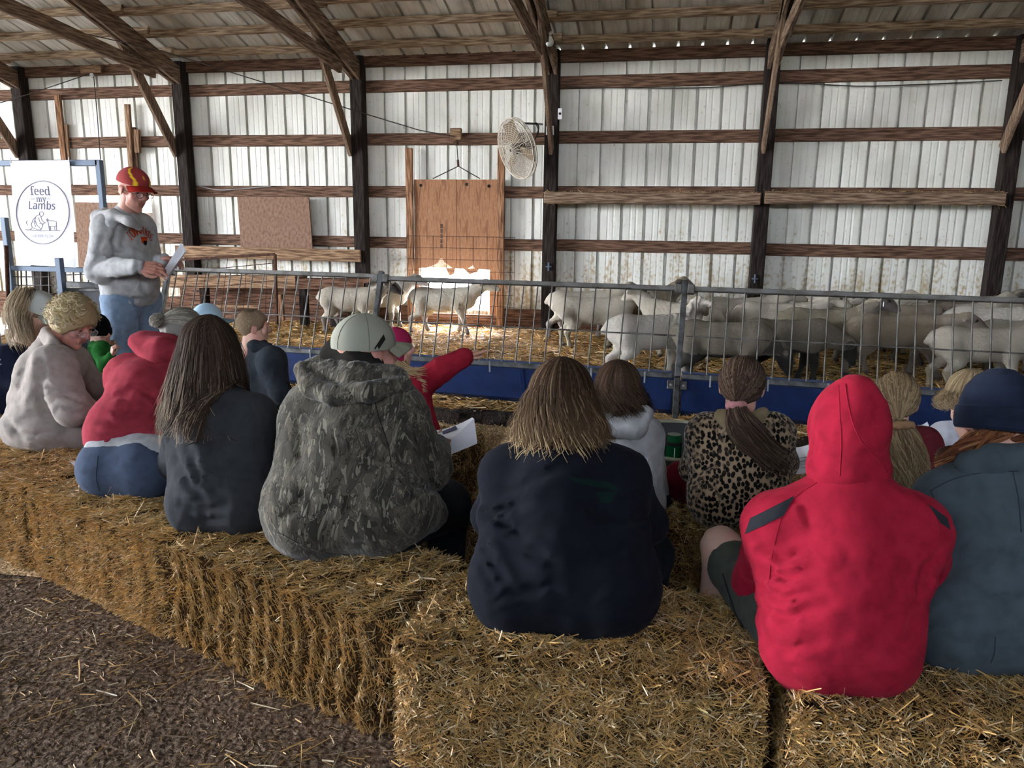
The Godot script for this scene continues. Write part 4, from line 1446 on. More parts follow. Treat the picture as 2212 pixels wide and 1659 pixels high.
# ---------------------------------------------------------------- the flock
# a sheep stands at the origin and looks along +x; s = shoulder height in metres
func sheep_net(pose: Dictionary) -> Array:
	var s: float = pose.get("s", 0.52)
	var hd: Vector3 = pose.get("head", Vector3(0.52, 0.62, 0.0))       # poll of the head
	var look: Vector3 = (pose.get("look", Vector3(0.8, -0.5, 0.0)) as Vector3).normalized()
	var legs: Array = pose.get("legs", [0.0, 0.0, 0.0, 0.0])           # swing of each foot along x: front left, front right, hind left, hind right
	var f := s / 0.52
	var pr := []
	var V := func(x, y, z): return Vector3(x, y, z) * f
	hd *= f
	# trunk
	pr.append(egg(V.call(0.20, 0.40, 0.0), V.call(0.20, 0.135, 0.115)))
	pr.append(egg(V.call(-0.02, 0.385, 0.0), V.call(0.26, 0.135, 0.135)))
	pr.append(egg(V.call(-0.22, 0.41, 0.0), V.call(0.16, 0.13, 0.12)))
	pr.append(cap(V.call(-0.25, 0.46, 0), V.call(0.20, 0.475, 0), 0.055 * f))
	pr.append(cap(V.call(-0.35, 0.47, 0), V.call(-0.405, 0.40, 0), 0.026 * f, 0.020 * f))     # tail
	# neck and head
	var nb: Vector3 = V.call(0.27, 0.44, 0)
	pr.append(cap(nb, nb.lerp(hd, 0.55), 0.105 * f, 0.072 * f))
	pr.append(cap(nb.lerp(hd, 0.5), hd, 0.074 * f, 0.058 * f))
	var mz := hd + look * 0.155 * f
	pr.append(cap(hd, hd + look * 0.07 * f, 0.060 * f, 0.050 * f))
	pr.append(cap(hd + look * 0.07 * f, mz, 0.047 * f, 0.029 * f))
	var side := look.cross(Vector3.UP).normalized()
	var upn := side.cross(look)
	for e in [-1.0, 1.0]:
		var root: Vector3 = hd + side * e * 0.05 * f - look * 0.015 * f + upn * 0.015 * f
		var tip: Vector3 = root + (side * e * 0.105 - upn * 0.022 - look * 0.015) * f
		pr.append(cap(root, root.lerp(tip, 0.55), 0.014 * f, 0.021 * f))
		pr.append(cap(root.lerp(tip, 0.55), tip, 0.020 * f, 0.008 * f))
	# legs: hind with hock, front with knee
	for i in 4:
		var fore := i < 2
		var z := (0.075 if i % 2 == 0 else -0.075) * f
		var w: float = legs[i] * f
		if fore:
			var hip: Vector3 = V.call(0.20, 0.33, 0) + Vector3(0, 0, z * 0.9)
			var knee: Vector3 = V.call(0.215, 0.175, 0) + Vector3(w * 0.55, 0, z)
			var fet: Vector3 = V.call(0.205, 0.045, 0) + Vector3(w * 1.0, 0, z)
			pr.append(cap(hip, knee, 0.058 * f, 0.028 * f))
			pr.append(cap(knee, fet, 0.025 * f, 0.019 * f))
			pr.append(cap(fet, fet + V.call(0.014, -0.026, 0), 0.021 * f, 0.021 * f))
		else:
			var hip: Vector3 = V.call(-0.24, 0.36, 0) + Vector3(0, 0, z * 0.9)
			var stifle: Vector3 = V.call(-0.19, 0.27, 0) + Vector3(w * 0.3, 0, z)
			var hock: Vector3 = V.call(-0.285, 0.17, 0) + Vector3(w * 0.75, 0, z)
			var fet: Vector3 = V.call(-0.265, 0.045, 0) + Vector3(w * 1.0, 0, z)
			pr.append(cap(hip, stifle, 0.085 * f, 0.062 * f))
			pr.append(cap(stifle, hock, 0.055 * f, 0.026 * f))
			pr.append(cap(hock, fet, 0.025 * f, 0.019 * f))
			pr.append(cap(fet, fet + V.call(0.014, -0.026, 0), 0.021 * f, 0.021 * f))
	return [nets(pr, 0.0125, 0.035 * f), hd, look, mz, f]
func sheep_mesh(pose: Dictionary) -> Array:
	var got := sheep_net(pose)
	var hd: Vector3 = got[1]
	var look: Vector3 = got[2]
	var mz: Vector3 = got[3]
	var f: float = got[4]
	var wool: Color = pose.get("wool", Color(0.52, 0.47, 0.38))
	var face: Color = pose.get("face", wool)
	var leg: Color = pose.get("leg", wool)
	var dirt: Color = pose.get("dirt", Color(0.17, 0.14, 0.10))
	var crimp: float = pose.get("crimp", 0.0)
	var stock: float = pose.get("stock", 0.20)
	var dirty: float = pose.get("dirty", 0.3)
	var sd: float = pose.get("seed", 0.0)
	var side := look.cross(Vector3.UP).normalized()
	var upn := side.cross(look)
	var color := func(p: Vector3, _n: Vector3) -> Color:
		var c := wool
		var blot := fold_noise.get_noise_3d(p.x * 5.0 + sd, p.y * 5.0, p.z * 5.0)
		var fleck := fold_noise.get_noise_3d(p.x * 45.0 + sd, p.y * 45.0, p.z * 45.0)
		c = c.lerp(dirt, clampf(dirty * (0.5 + blot + fleck * 0.5), 0.0, 0.8))
		c = c * (1.0 + fleck * 0.12)
		if p.y < (stock + blot * 0.03) * f: c = c.lerp(leg, 0.95)
		var along := (p - hd).dot(look) / f
		if along > 0.02 + blot * 0.02 and p.distance_to(hd) < 0.21 * f and p.distance_to(mz) < 0.17 * f: c = face
		if p.distance_to(hd) < 0.2 * f and absf((p - hd).dot(side)) > 0.062 * f and along < 0.06: c = face.lerp(wool, 0.35)    # ears
		if p.distance_to(mz + look * 0.03 * f) < 0.028 * f: c = c.lerp(Color(0.12, 0.09, 0.08), 0.8)
		for e in [-1.0, 1.0]:
			if p.distance_to(hd + (look * 0.055 + side * e * 0.05 + upn * 0.028) * f) < 0.013 * f: c = Color(0.03, 0.025, 0.02)
		if p.y < 0.035 * f: c = Color(0.10, 0.085, 0.07)
		c.a = 1.0
		return c
	var push := func(p: Vector3, _n: Vector3) -> float:
		if p.y < 0.22 * f or (p - hd).dot(look) > -0.01 * f and p.distance_to(hd) < 0.2 * f: return fold_noise.get_noise_3d(p.x * 40.0, p.y * 40.0, p.z * 40.0) * 0.0015
		var d := fold_noise.get_noise_3d(p.x * 28.0 + sd, p.y * 28.0, p.z * 28.0) * 0.005 + fold_noise.get_noise_3d(p.x * 70.0 + sd, p.y * 70.0, p.z * 70.0) * 0.004
		if crimp > 0.0 and p.x > -0.02 * f:
			d += crimp * (0.011 * sin((p.x * 0.8 - p.y * 0.55) * 230.0 / 1.6 + 3.0 * fold_noise.get_noise_3d(p.x * 9.0, p.y * 9.0, p.z * 9.0))) * clampf(p.x / f * 6.0 + 0.1, 0.0, 1.0)
		return d
	return [skinned(got[0], Vector3.ZERO, push, color), hd, look, f]
func sheep(made: Array, at: Vector3, turn: float, label: String, tagged := false, first := {}) -> void:
	var t := thing("sheep", label, "sheep", at, "flock of sheep in the pen")
	t.rotation.y = turn
	part(t, "body", made[0], M.wool)
	if tagged:
		var hd: Vector3 = made[1]
		var look: Vector3 = made[2]
		var side := look.cross(Vector3.UP).normalized()
		beam(t, "ear_tag", hd + side * 0.135 * made[3] + Vector3(0, 0.0, 0), hd + side * 0.135 * made[3] + Vector3(0.0, -0.045, 0), 0.022, 0.006, M.white, look, 0.001).set_meta("label", "white ear tag")
func feet(u: float, v: float, z: float) -> Vector3:
	var p := at_z(u, v, z)
	p.y = pack_y(p.x, p.z) + 0.005
	return p

func flock() -> void:
	M.wool = vertex_mat(0.95)
	M.wool.metallic_specular = 0.15
	M.wool.rim_enabled = true
	M.wool.rim = 0.15
	M.wool.uv1_triplanar = true
	M.wool.uv1_scale = Vector3.ONE * 9.0
	bump(M.wool, M.rough_bump, 0.5)
	var white := Color(0.41, 0.37, 0.30)
	var cream := Color(0.30, 0.26, 0.185)
	var grey := Color(0.155, 0.135, 0.105)
	var black := Color(0.03, 0.028, 0.027)
	var dun := Color(0.17, 0.145, 0.115)
	var up := Vector3(0.50, 0.60, 0.0)
	# poses
	var walker := sheep_mesh({"wool": white, "leg": Color(0.24, 0.2, 0.175), "face": white, "legs": [0.10, -0.02, -0.10, 0.06], "head": Vector3(0.52, 0.585, 0.02), "look": Vector3(0.85, -0.32, 0.1), "dirty": 0.15, "seed": 1.0})
	var dark_face := sheep_mesh({"wool": white, "leg": Color(0.16, 0.13, 0.12), "face": Color(0.05, 0.045, 0.045), "legs": [0.03, 0.12, -0.02, 0.10], "head": Vector3(0.50, 0.58, -0.02), "look": Vector3(0.75, -0.55, -0.1), "dirty": 0.15, "seed": 2.0})
	var grey_face := sheep_mesh({"wool": white, "leg": dun, "face": Color(0.16, 0.14, 0.14), "legs": [0.0, 0.08, 0.05, -0.06], "head": Vector3(0.50, 0.61, 0.0), "look": Vector3(0.8, -0.35, 0.25), "dirty": 0.2, "seed": 3.0})
	var ewe := sheep_mesh({"s": 0.58, "wool": Color(0.53, 0.49, 0.42), "leg": Color(0.50, 0.46, 0.40), "face": Color(0.36, 0.31, 0.26), "legs": [0.05, -0.03, 0.02, -0.05], "head": Vector3(0.42, 0.60, -0.12), "look": Vector3(0.62, -0.5, -0.55), "crimp": 0.55, "dirty": 0.08, "seed": 4.0})
	var black_leg := sheep_mesh({"s": 0.55, "wool": grey, "leg": black, "stock": 0.29, "face": black, "head": Vector3(0.48, 0.34, 0.05), "look": Vector3(0.35, -0.93, 0.0), "legs": [0.02, -0.06, 0.04, -0.04], "dirty": 0.35, "seed": 5.0})
	var black_leg2 := sheep_mesh({"s": 0.56, "wool": grey, "leg": black, "stock": 0.29, "face": black, "head": Vector3(0.46, 0.30, -0.06), "look": Vector3(0.3, -0.93, -0.1), "legs": [-0.05, 0.03, -0.06, 0.05], "dirty": 0.3, "seed": 15.0})
	var black_up := sheep_mesh({"s": 0.55, "wool": grey, "leg": black, "stock": 0.29, "face": black, "head": Vector3(0.45, 0.56, 0.1), "look": Vector3(0.8, -0.4, 0.3), "legs": [0.0, -0.05, 0.05, -0.03], "dirty": 0.4, "seed": 6.0})
	var cream_up := sheep_mesh({"s": 0.55, "wool": cream, "leg": dun, "face": Color(0.13, 0.11, 0.10), "head": Vector3(0.47, 0.62, 0.0), "look": Vector3(0.82, -0.5, 0.12), "legs": [0.0, 0.06, -0.04, 0.05], "dirty": 0.3, "seed": 7.0})
	var dun_walk := sheep_mesh({"s": 0.54, "wool": Color(0.25, 0.205, 0.15), "leg": Color(0.20, 0.17, 0.14), "face": Color(0.25, 0.21, 0.18), "head": Vector3(0.53, 0.52, 0.05), "look": Vector3(0.85, -0.45, 0.2), "legs": [0.14, -0.05, -0.12, 0.08], "dirty": 0.5, "seed": 8.0})
	var pale := sheep_mesh({"s": 0.54, "wool": white, "leg": cream, "face": white, "head": Vector3(0.50, 0.60, 0.0), "look": Vector3(0.8, -0.45, 0.2), "legs": [0.04, -0.04, 0.05, -0.05], "dirty": 0.2, "seed": 9.0})
	# by the lamb door
	sheep(walker, feet(956, 716, -8.62), 0.05, "white lamb walking past the bright door opening")
	sheep(dark_face, feet(757, 712, -8.42), 0.0, "white lamb with a black face and dark legs by the feeder")
	sheep(grey_face, feet(812, 706, -8.80), 0.12, "lamb with a charcoal face half hidden behind the black faced lamb")
	# before the siding, left of the ewe
	sheep(pale, feet(1278, 735, -8.1), 0.02, "white sheep walking ahead of its twin toward the flock")
	sheep(walker, feet(1255, 728, -8.55), 0.08, "white sheep half hidden behind its walking twin")
	sheep(cream_up, feet(1375, 712, -8.85), -0.2, "sheep with a dark muzzle against the siding behind the walking pair")
	# near the fence
	sheep(ewe, feet(1405, 800, -6.85), 0.35, "white ewe with wrinkled wool on its neck by the fence post")
	sheep(black_leg2, feet(1555, 800, -6.6), -0.12, "grey lamb with black legs right behind the fence post")
	sheep(black_leg, feet(1690, 808, -6.98), 0.1, "grey lamb with a black head lowered to the straw")
	sheep(cream_up, feet(1768, 780, -7.55), 0.05, "cream sheep with a dark muzzle and white ear tag looking up", true)
	sheep(dun_walk, feet(1925, 795, -7.28), 0.0, "brownish sheep striding behind the cream one with the tag")
	sheep(pale, feet(2110, 800, -6.92), 0.03, "pale sheep walking along the fence beyond the beanie")
	# the back of the flock
	sheep(pale, feet(1470, 740, -7.75), 2.75, "white sheep with its head turned back behind the fence post")
	sheep(walker, feet(1592, 720, -8.45), 0.1, "white sheep standing against the siding behind the grey lambs")
	sheep(pale, feet(1672, 735, -7.88), 0.0, "pale sheep resting its head on a grey back")
	sheep(grey_face, feet(1760, 726, -8.18), 0.0, "white sheep with a charcoal face in the second row of the flock")
	sheep(walker, feet(1840, 722, -8.6), -0.0, "plain white sheep behind the ear tagged one")
	sheep(dun_walk, feet(1900, 730, -7.9), 0.0, "brownish sheep in the second row of the flock")
	sheep(black_up, feet(2075, 718, -8.68), 0.1, "grey sheep with a black head against the siding")
	sheep(pale, feet(2035, 742, -8.26), -0.05, "pale sheep in the middle of the flock beyond the beanie")
	sheep(ewe, feet(2140, 738, -7.72), 0.0, "white ewe facing ahead near the corner post")
	sheep(dark_face, feet(2205, 745, -7.4), 0.1, "white sheep with a black face near the corner post")

# ---------------------------------------------------------------- people: shared pieces
func J(q: Array) -> Vector3:
	return at_z(q[0], q[1], q[2])
func C(a: Array, b: Array, k := 1.0) -> Array:     # a tapered capsule between two joints [u, v, z, radius in pixels]
	var pa := J(a)
	var pb := J(b)
	return cap(pa, pb, px(pa, a[3]) * k, px(pb, b[3]) * k)
func limb(list: Array, k := 0.018) -> Array:     # a sleeve or trouser leg that keeps its crease where it meets the trunk
	var out := chain(list)
	for i in out.size(): out[i].append(k if i == 0 else 0.03)
	return out
func chain(list: Array, k := 1.0) -> Array:
	var out := []
	for i in list.size() - 1: out.append(C(list[i], list[i + 1], k))
	return out
var head_nets := {}
func head_net(cell: float) -> Array:     # face along +z, the subject's left at +x, chin 0.12 below the middle
	if head_nets.has(cell): return head_nets[cell]
	var pr := [egg(Vector3(0, 0.028, -0.012), Vector3(0.076, 0.090, 0.096)), egg(Vector3(0, -0.03, 0.022), Vector3(0.061, 0.085, 0.068)),
		cap(Vector3(-0.035, -0.075, 0.02), Vector3(0, -0.098, 0.060), 0.024, 0.020), cap(Vector3(0.035, -0.075, 0.02), Vector3(0, -0.098, 0.060), 0.024, 0.020),
		cap(Vector3(-0.036, 0.030, 0.070), Vector3(0.036, 0.030, 0.070), 0.014), cap(Vector3(0, 0.020, 0.084), Vector3(0, -0.022, 0.106), 0.008, 0.0125),
		cap(Vector3(-0.012, -0.028, 0.094), Vector3(0.012, -0.028, 0.094), 0.0085), egg(Vector3(-0.040, -0.022, 0.058), Vector3(0.024, 0.022, 0.024)), egg(Vector3(0.040, -0.022, 0.058), Vector3(0.024, 0.022, 0.024)),
		cap(Vector3(-0.019, -0.056, 0.081), Vector3(0.019, -0.056, 0.081), 0.0075), cap(Vector3(-0.016, -0.067, 0.079), Vector3(0.016, -0.067, 0.079), 0.0075),
		cut(Vector3(-0.033, 0.008, 0.094), Vector3(0.017, 0.010, 0.016)), cut(Vector3(0.033, 0.008, 0.094), Vector3(0.017, 0.010, 0.016)),
		egg(Vector3(-0.032, 0.007, 0.072), Vector3(0.0125, 0.0115, 0.0125)), egg(Vector3(0.032, 0.007, 0.072), Vector3(0.0125, 0.0115, 0.0125)),
		cap(Vector3(0, -0.06, -0.02), Vector3(0, -0.16, -0.035), 0.053, 0.056)]
	for e in [-1.0, 1.0]:
		pr.append(egg(Vector3(e * 0.079, -0.006, -0.006), Vector3(0.007, 0.028, 0.018), Basis(Vector3.UP, e * 0.35)))
		pr.append(cap(Vector3(e * 0.078, 0.012, 0.004), Vector3(e * 0.083, 0.014, -0.016), 0.006))
		pr.append(cap(Vector3(e * 0.083, 0.014, -0.016), Vector3(e * 0.081, -0.018, -0.018), 0.006))
	head_nets[cell] = nets(pr, cell, 0.010)
	return head_nets[cell]
func head_at(q: Array, fwd: Vector3, up: Vector3, size := 1.0) -> Transform3D:
	var z := fwd.normalized()
	var x := up.cross(z).normalized()
	return Transform3D(Basis(x, z.cross(x), z) * size, J(q))
func hand_net(kind: String) -> Array:    # wrist at the origin, fingers along +x, palm towards -y, thumb at +z
	if head_nets.has(kind): return head_nets[kind]
	var pr := []
	var curl: Array = {"hold": [0.55, 0.75, 0.5], "relaxed": [0.25, 0.35, 0.25], "point": [1.2, 1.5, 0.9], "grip": [0.95, 1.1, 0.7]}[kind]
	pr.append(cap(Vector3(-0.022, 0, 0), Vector3(0.015, 0, 0), 0.023, 0.025))
	for i in 4:
		var z := -0.031 + 0.0205 * i
		var m := Vector3(0.088 - absf(i - 1.6) * 0.006, 0.004 - absf(i - 1.5) * 0.003, z)
		pr.append(cap(Vector3(0.01, 0, z * 0.6), m, 0.016, 0.0125))
		var w := 0.0
		var p := m
		var long: float = [0.78, 0.98, 1.06, 0.96][i]
		var straight := kind == "point" and i == 3
		for k in 3:
			w += curl[k] * (0.08 if straight else 1.0) * (1.0 - 0.08 * i)
			var e: Vector3 = p + Vector3(cos(w), -sin(w), (i - 1.5) * 0.05) * [0.042, 0.026, 0.021][k] * long
			pr.append(cap(p, e, 0.0098 - 0.0009 * k, 0.0090 - 0.0009 * k))
			p = e
	var th := [Vector3(0.012, -0.006, 0.022), Vector3(0.042, -0.020, 0.043), Vector3(0.070, -0.030, 0.046), Vector3(0.092, -0.034, 0.038)]
	for k in 3: pr.append(cap(th[k], th[k + 1], [0.016, 0.012, 0.0105][k], [0.012, 0.0105, 0.0085][k]))
	head_nets[kind] = nets(pr, 0.0036, 0.006)
	return head_nets[kind]
func hand_at(kind: String, wrist: Vector3, along: Vector3, back: Vector3, left: bool, size := 1.0) -> Array:
	var x := along.normalized()
	var z := x.cross(back).normalized()
	var y := z.cross(x)
	return moved(hand_net(kind), Transform3D(Basis(x, y, z * (-1.0 if left else 1.0)) * size, wrist))
func flesh(t: Node3D, prims: Array, heads: Array, hands: Array, skin: Color, fine := false, grey := 0.0) -> void:
	var base := t.position
	var parts := [nets(prims, 0.02, 0.03)] if prims else []
	for h in heads: parts.append(moved(head_net(0.0045 if fine else 0.0075), h))
	parts.append_array(hands)
	var inv: Transform3D = heads[0].affine_inverse() if heads else Transform3D()
	var color := func(p: Vector3, _n: Vector3) -> Color:
		var q := inv * p
		var b := fold_noise.get_noise_3d(p.x * 60.0, p.y * 60.0, p.z * 60.0)
		var c := skin * (1.0 + 0.10 * b)
		if heads and q.length() < 0.16:
			if q.distance_to(Vector3(0, -0.0615, 0.088)) < 0.020 and absf(q.y + 0.0615) < 0.013: c = c.lerp(Color(0.42, 0.14, 0.12), 0.55)
			if q.distance_to(Vector3(0, -0.03, 0.1)) < 0.022: c = c.lerp(Color(0.5, 0.2, 0.15), 0.3)
			if absf(q.x) > 0.076 and absf(q.z + 0.01) < 0.04: c = c.lerp(Color(0.5, 0.18, 0.14), 0.3)
			for e in [-1.0, 1.0]:
				if q.distance_to(Vector3(e * 0.042, -0.025, 0.075)) < 0.022: c = c.lerp(Color(0.5, 0.19, 0.15), 0.25)
				var ey := Vector3(e * 0.032, 0.006, 0.083)
				if q.distance_to(ey) < 0.0125 and absf(q.y - 0.005) < 0.0045: c = Color(0.30, 0.26, 0.23) if absf(q.x - ey.x) > 0.006 else Color(0.05, 0.04, 0.035)
				if absf(q.y - 0.0265 + absf(q.x - e * 0.034) * 0.25) < 0.005 and absf(q.x - e * 0.034) < 0.020 and q.z > 0.07: c = c.lerp(Color(0.16, 0.11, 0.08), 0.6 * (1.0 - grey))
		c.a = 1.0
		return c
	part(t, "body", skinned(joined(parts), base, null, color), M.skin)
func wear(t: Node3D, called: String, prims: Array, m: Material, cell := 0.014, k := 0.035, push = null, color = null, label := "") -> Mesh:
	var mesh := skinned(nets(prims, cell, k), t.position, push, color)
	part(t, called, mesh, m, Vector3.ZERO, label)
	return mesh
func shoes(t: Node3D, ankles: Array, dir: Vector3, m: Material, size := 1.0) -> void:
	for a in ankles:
		var p: Vector3 = a
		var g := Vector3(p.x, 0.04 * size, p.z)
		var f := dir.normalized()
		part(t, "shoe", skinned(nets([cap(g - f * 0.05 * size, g + f * 0.05 * size, 0.042 * size, 0.040 * size), cap(g + f * 0.05 * size + Vector3(0, -0.008, 0), g + f * 0.15 * size + Vector3(0, -0.012, 0), 0.040 * size, 0.030 * size), cap(g - f * 0.03 * size, p + Vector3(0, 0.02, 0), 0.042 * size, 0.045 * size)], 0.012, 0.02), t.position), m)
func person(label: String, at: Vector3) -> Node3D:
	return thing("person", label, "person", Vector3(at.x, 0.0, at.z), "visitors at the lamb pen")
func seated_legs(hl: Array, hr: Array, kl: Array, kr: Array) -> Array:     # thighs to knees, shins down to the floor; -> [prims, ankles]
	var out := [C(hl, kl), C(hr, kr), C(hl, hr)]
	var ankles := []
	for k in [kl, kr]:
		var p := J(k)
		var a := Vector3(p.x, 0.09, p.z - 0.02)
		out.append(cap(p, a, px(p, k[3]) * 0.92, px(p, k[3]) * 0.62))
		ankles.append(a)
	return [out, ankles]

# ---------------------------------------------------------------- hair: ribbons that follow a line
class Ribbons:
	var v := PackedVector3Array()
	var n := PackedVector3Array()
	var c := PackedColorArray()
	var t := PackedInt32Array()
	func add(pts: Array, width: float, centre: Vector3, color: Color, tip := 0.25, end = null) -> void:
		var m := pts.size()
		for i in m:
			var d: Vector3 = (pts[mini(i + 1, m - 1)] - pts[maxi(i - 1, 0)]).normalized()
			var o: Vector3 = pts[i] - centre
			o.y *= 0.35
			o = (o - d * o.dot(d)).normalized()
			var s := d.cross(o).normalized()
			var w := width * lerpf(1.0, tip, pow(float(i) / (m - 1), 3.0)) * (0.6 if i == 0 else 1.0)
			v.append(pts[i] - s * w)
			v.append(pts[i] + s * w)
			n.append((o - s * 0.45).normalized())
			n.append((o + s * 0.45).normalized())
			var cc: Color = color if end == null else color.lerp(end, pow(float(i) / (m - 1), 2.5))
			c.append(cc)
			c.append(cc)
			if i > 0:
				var b := v.size() - 4
				t.append_array(PackedInt32Array([b, b + 3, b + 1, b, b + 2, b + 3]))
	func mesh(base: Vector3) -> ArrayMesh:
		for i in v.size(): v[i] -= base
		var arr := []
		arr.resize(Mesh.ARRAY_MAX)
		arr[Mesh.ARRAY_VERTEX] = v
		arr[Mesh.ARRAY_NORMAL] = n
		arr[Mesh.ARRAY_COLOR] = c
		arr[Mesh.ARRAY_INDEX] = t
		var m := ArrayMesh.new()
		m.add_surface_from_arrays(Mesh.PRIMITIVE_TRIANGLES, arr)
		return m
func keep_out(prims: Array, p: Vector3, margin: float) -> Vector3:
	for pr: Array in prims:
		if pr[1] is Basis: continue
		var a: Vector3 = pr[0]
		var ab: Vector3 = pr[1] - a
		var t := clampf((p - a).dot(ab) / maxf(ab.length_squared(), 1e-9), 0.0, 1.0)
		var q := p - a - ab * t
		var r: float = lerpf(pr[2], pr[3], t) + margin
		if q.length() < r: p = a + ab * t + q.normalized() * r
	return p
func on_scalp(T: Transform3D, polar: float, turn: float, lift: float) -> Vector3:   # polar 0 = crown, turn 0 = back of the head, PI = face
	var r := Vector3(0.079, 0.093, 0.099) + Vector3.ONE * lift
	return T * (Vector3(0, 0.028, -0.012) + Vector3(sin(polar) * sin(turn) * r.x, cos(polar) * r.y, -sin(polar) * cos(turn) * r.z))
func tone(palette: Array) -> Color:
	var c: Color = palette[rng.randi() % palette.size()]
	var s := rng.randf_range(0.75, 1.2)
	return Color(c.r * s, c.g * s, c.b * s)
func hair_shell(t: Node3D, T: Transform3D, m: Material, extra: Array = [], lift := 0.010) -> void:
	var b := T.basis
	var s := b.x.length()
	var nb := b.orthonormalized()
	var pr := [egg(T * Vector3(0, 0.028, -0.012), (Vector3(0.077, 0.092, 0.097) + Vector3.ONE * lift) * s, nb)]
	pr.append_array(extra)
	pr.append(cut(T * Vector3(0, -0.060, 0.070), Vector3(0.075, 0.105, 0.078) * s, nb))
	pr.append(cut(T * Vector3(0, -0.10, 0.0), Vector3(0.10, 0.06, 0.09) * s, nb))
	part(t, "hair", skinned(nets(pr, 0.011, 0.012), t.position, func(p, _n): return fold_noise.get_noise_3d(p.x * 55.0, p.y * 14.0, p.z * 55.0) * 0.004), m)
func hair_falling(t: Node3D, T: Transform3D, palette: Array, count: int, length: float, body: Array, opts := {}) -> void:
	# strands from the parting over the skull, then hanging; opts: flare, wave, aside (turn of the parting), front (how far round the face)
	var rb := Ribbons.new()
	var front: float = opts.get("front", 2.35)
	var flare: float = opts.get("flare", 0.02)
	var wave: float = opts.get("wave", 0.006)
	var sway: Vector3 = opts.get("sway", Vector3.ZERO)
	var curl: float = opts.get("curl", 0.0)
	var centre := T.origin
	for i in int(count * 1.7):
		var turn := rng.randf_range(-front, front)
		var lift := rng.randf_range(0.010, 0.026)
		var pts := []
		var part_z := rng.randf_range(-0.03, 0.05)
		var polar0 := 0.02 + rng.randf() * 0.5
		var drop := 1.45 + rng.randf_range(-0.1, 0.25)
		for k in 7:
			var f := k / 6.0
			pts.append(on_scalp(T, lerpf(polar0, drop, f), turn * lerpf(0.75, 1.0, f), lift))
		var last: Vector3 = pts[6]
		var out: Vector3 = last - centre
		out.y = 0
		out = out.normalized()
		var L := length * rng.randf_range(0.72, 1.05)
		var ph := rng.randf() * TAU
		var clump := rng.randf_range(-1.0, 1.0)
		var n := 11
		for k in range(1, n + 1):
			var f := float(k) / n
			var p := last + Vector3(0, -L * f, 0) + out * flare * sin(f * 1.9) + sway * f * f
			p += Vector3(sin(f * 9.0 + ph), 0, cos(f * 8.0 + ph)) * wave * (0.3 + f)
			p += out * curl * pow(f, 3.0)
			p = keep_out(body, p, 0.010 + lift * 0.6)
			pts.append(p)
		rb.add(pts, rng.randf_range(0.0013, 0.0027), centre + Vector3(0, -length * 0.3, 0), tone(palette), 0.25, opts.get("tips"))
	part(t, "hair_strands", rb.mesh(t.position), M.hair)
func hair_tied(t: Node3D, T: Transform3D, palette: Array, knot: Vector3, tail: Array, count: int, tail_r: float, wave := 0.006) -> void:
	# hair combed to a knot and a tail that runs along the given line
	var rb := Ribbons.new()
	count = int(count * 1.6)
	for i in count:
		var turn := rng.randf_range(-2.3, 2.3)
		var lift := rng.randf_range(0.006, 0.014)
		var a := on_scalp(T, rng.randf_range(0.2, 1.35), turn, lift)
		var pts := []
		for k in 8:
			var f := k / 7.0
			var p := a.lerp(knot, f * f * 0.35 + f * 0.65)
			var q := T.affine_inverse() * p - Vector3(0, 0.028, -0.012)
			var r := Vector3(0.079, 0.093, 0.099) + Vector3.ONE * lift
			var e := Vector3(q.x / r.x, q.y / r.y, q.z / r.z)
			if e.length() < 1.0 and e.length() > 0.01: p = T * (Vector3(0, 0.028, -0.012) + q / e.length())
			pts.append(p)
		rb.add(pts, rng.randf_range(0.0012, 0.0026), T.origin, tone(palette), 0.6)
	var line := curve(tail, 5)
	for i in int(count * 0.9):
		var o := Vector3(rng.randf_range(-1, 1), rng.randf_range(-1, 1), rng.randf_range(-1, 1)).limit_length(1.0)
		var pts := []
		var ph := rng.randf() * TAU
		var stop := int(line.size() * rng.randf_range(0.65, 1.0))
		for k in maxi(stop, 3):
			var f := float(k) / (line.size() - 1)
			var w := tail_r * (0.25 + 1.15 * sin(minf(f * 1.5 + 0.12, 1.0) * PI * 0.62))
			pts.append(line[k] + o * w + Vector3(sin(f * 11.0 + ph), 0, cos(f * 9.0 + ph)) * wave * f)
		rb.add(pts, rng.randf_range(0.0012, 0.0026), line[line.size() / 2] + Vector3(0, 0, -0.3), tone(palette))
	part(t, "hair_strands", rb.mesh(t.position), M.hair)
func hair_curls(t: Node3D, T: Transform3D, palette: Array, count: int, lift0: float) -> void:
	var rb := Ribbons.new()
	for i in count:
		var turn := rng.randf_range(-2.5, 2.5)
		var polar := rng.randf_range(0.0, 1.75)
		if absf(turn) > 1.9 and polar > 1.25: continue
		var c := on_scalp(T, polar, turn, lift0 * rng.randf_range(0.55, 1.0))
		var n := (c - T.origin).normalized()
		var x := n.cross(Vector3(rng.randf_range(-1, 1), rng.randf_range(-1, 1), rng.randf_range(-1, 1))).normalized()
		var y := n.cross(x)
		var pts := []
		var r := rng.randf_range(0.010, 0.022)
		var w0 := rng.randf() * TAU
		for k in 8:
			var w := w0 + k * 0.55
			pts.append(c + (x * cos(w) + y * sin(w)) * r + n * (0.004 * k / 7.0 + 0.004 * sin(w * 2.0)) - Vector3(0, 0.003 * k, 0))
		rb.add(pts, rng.randf_range(0.002, 0.0038), T.origin, tone(palette), 0.5)
	part(t, "hair_strands", rb.mesh(t.position), M.hair)
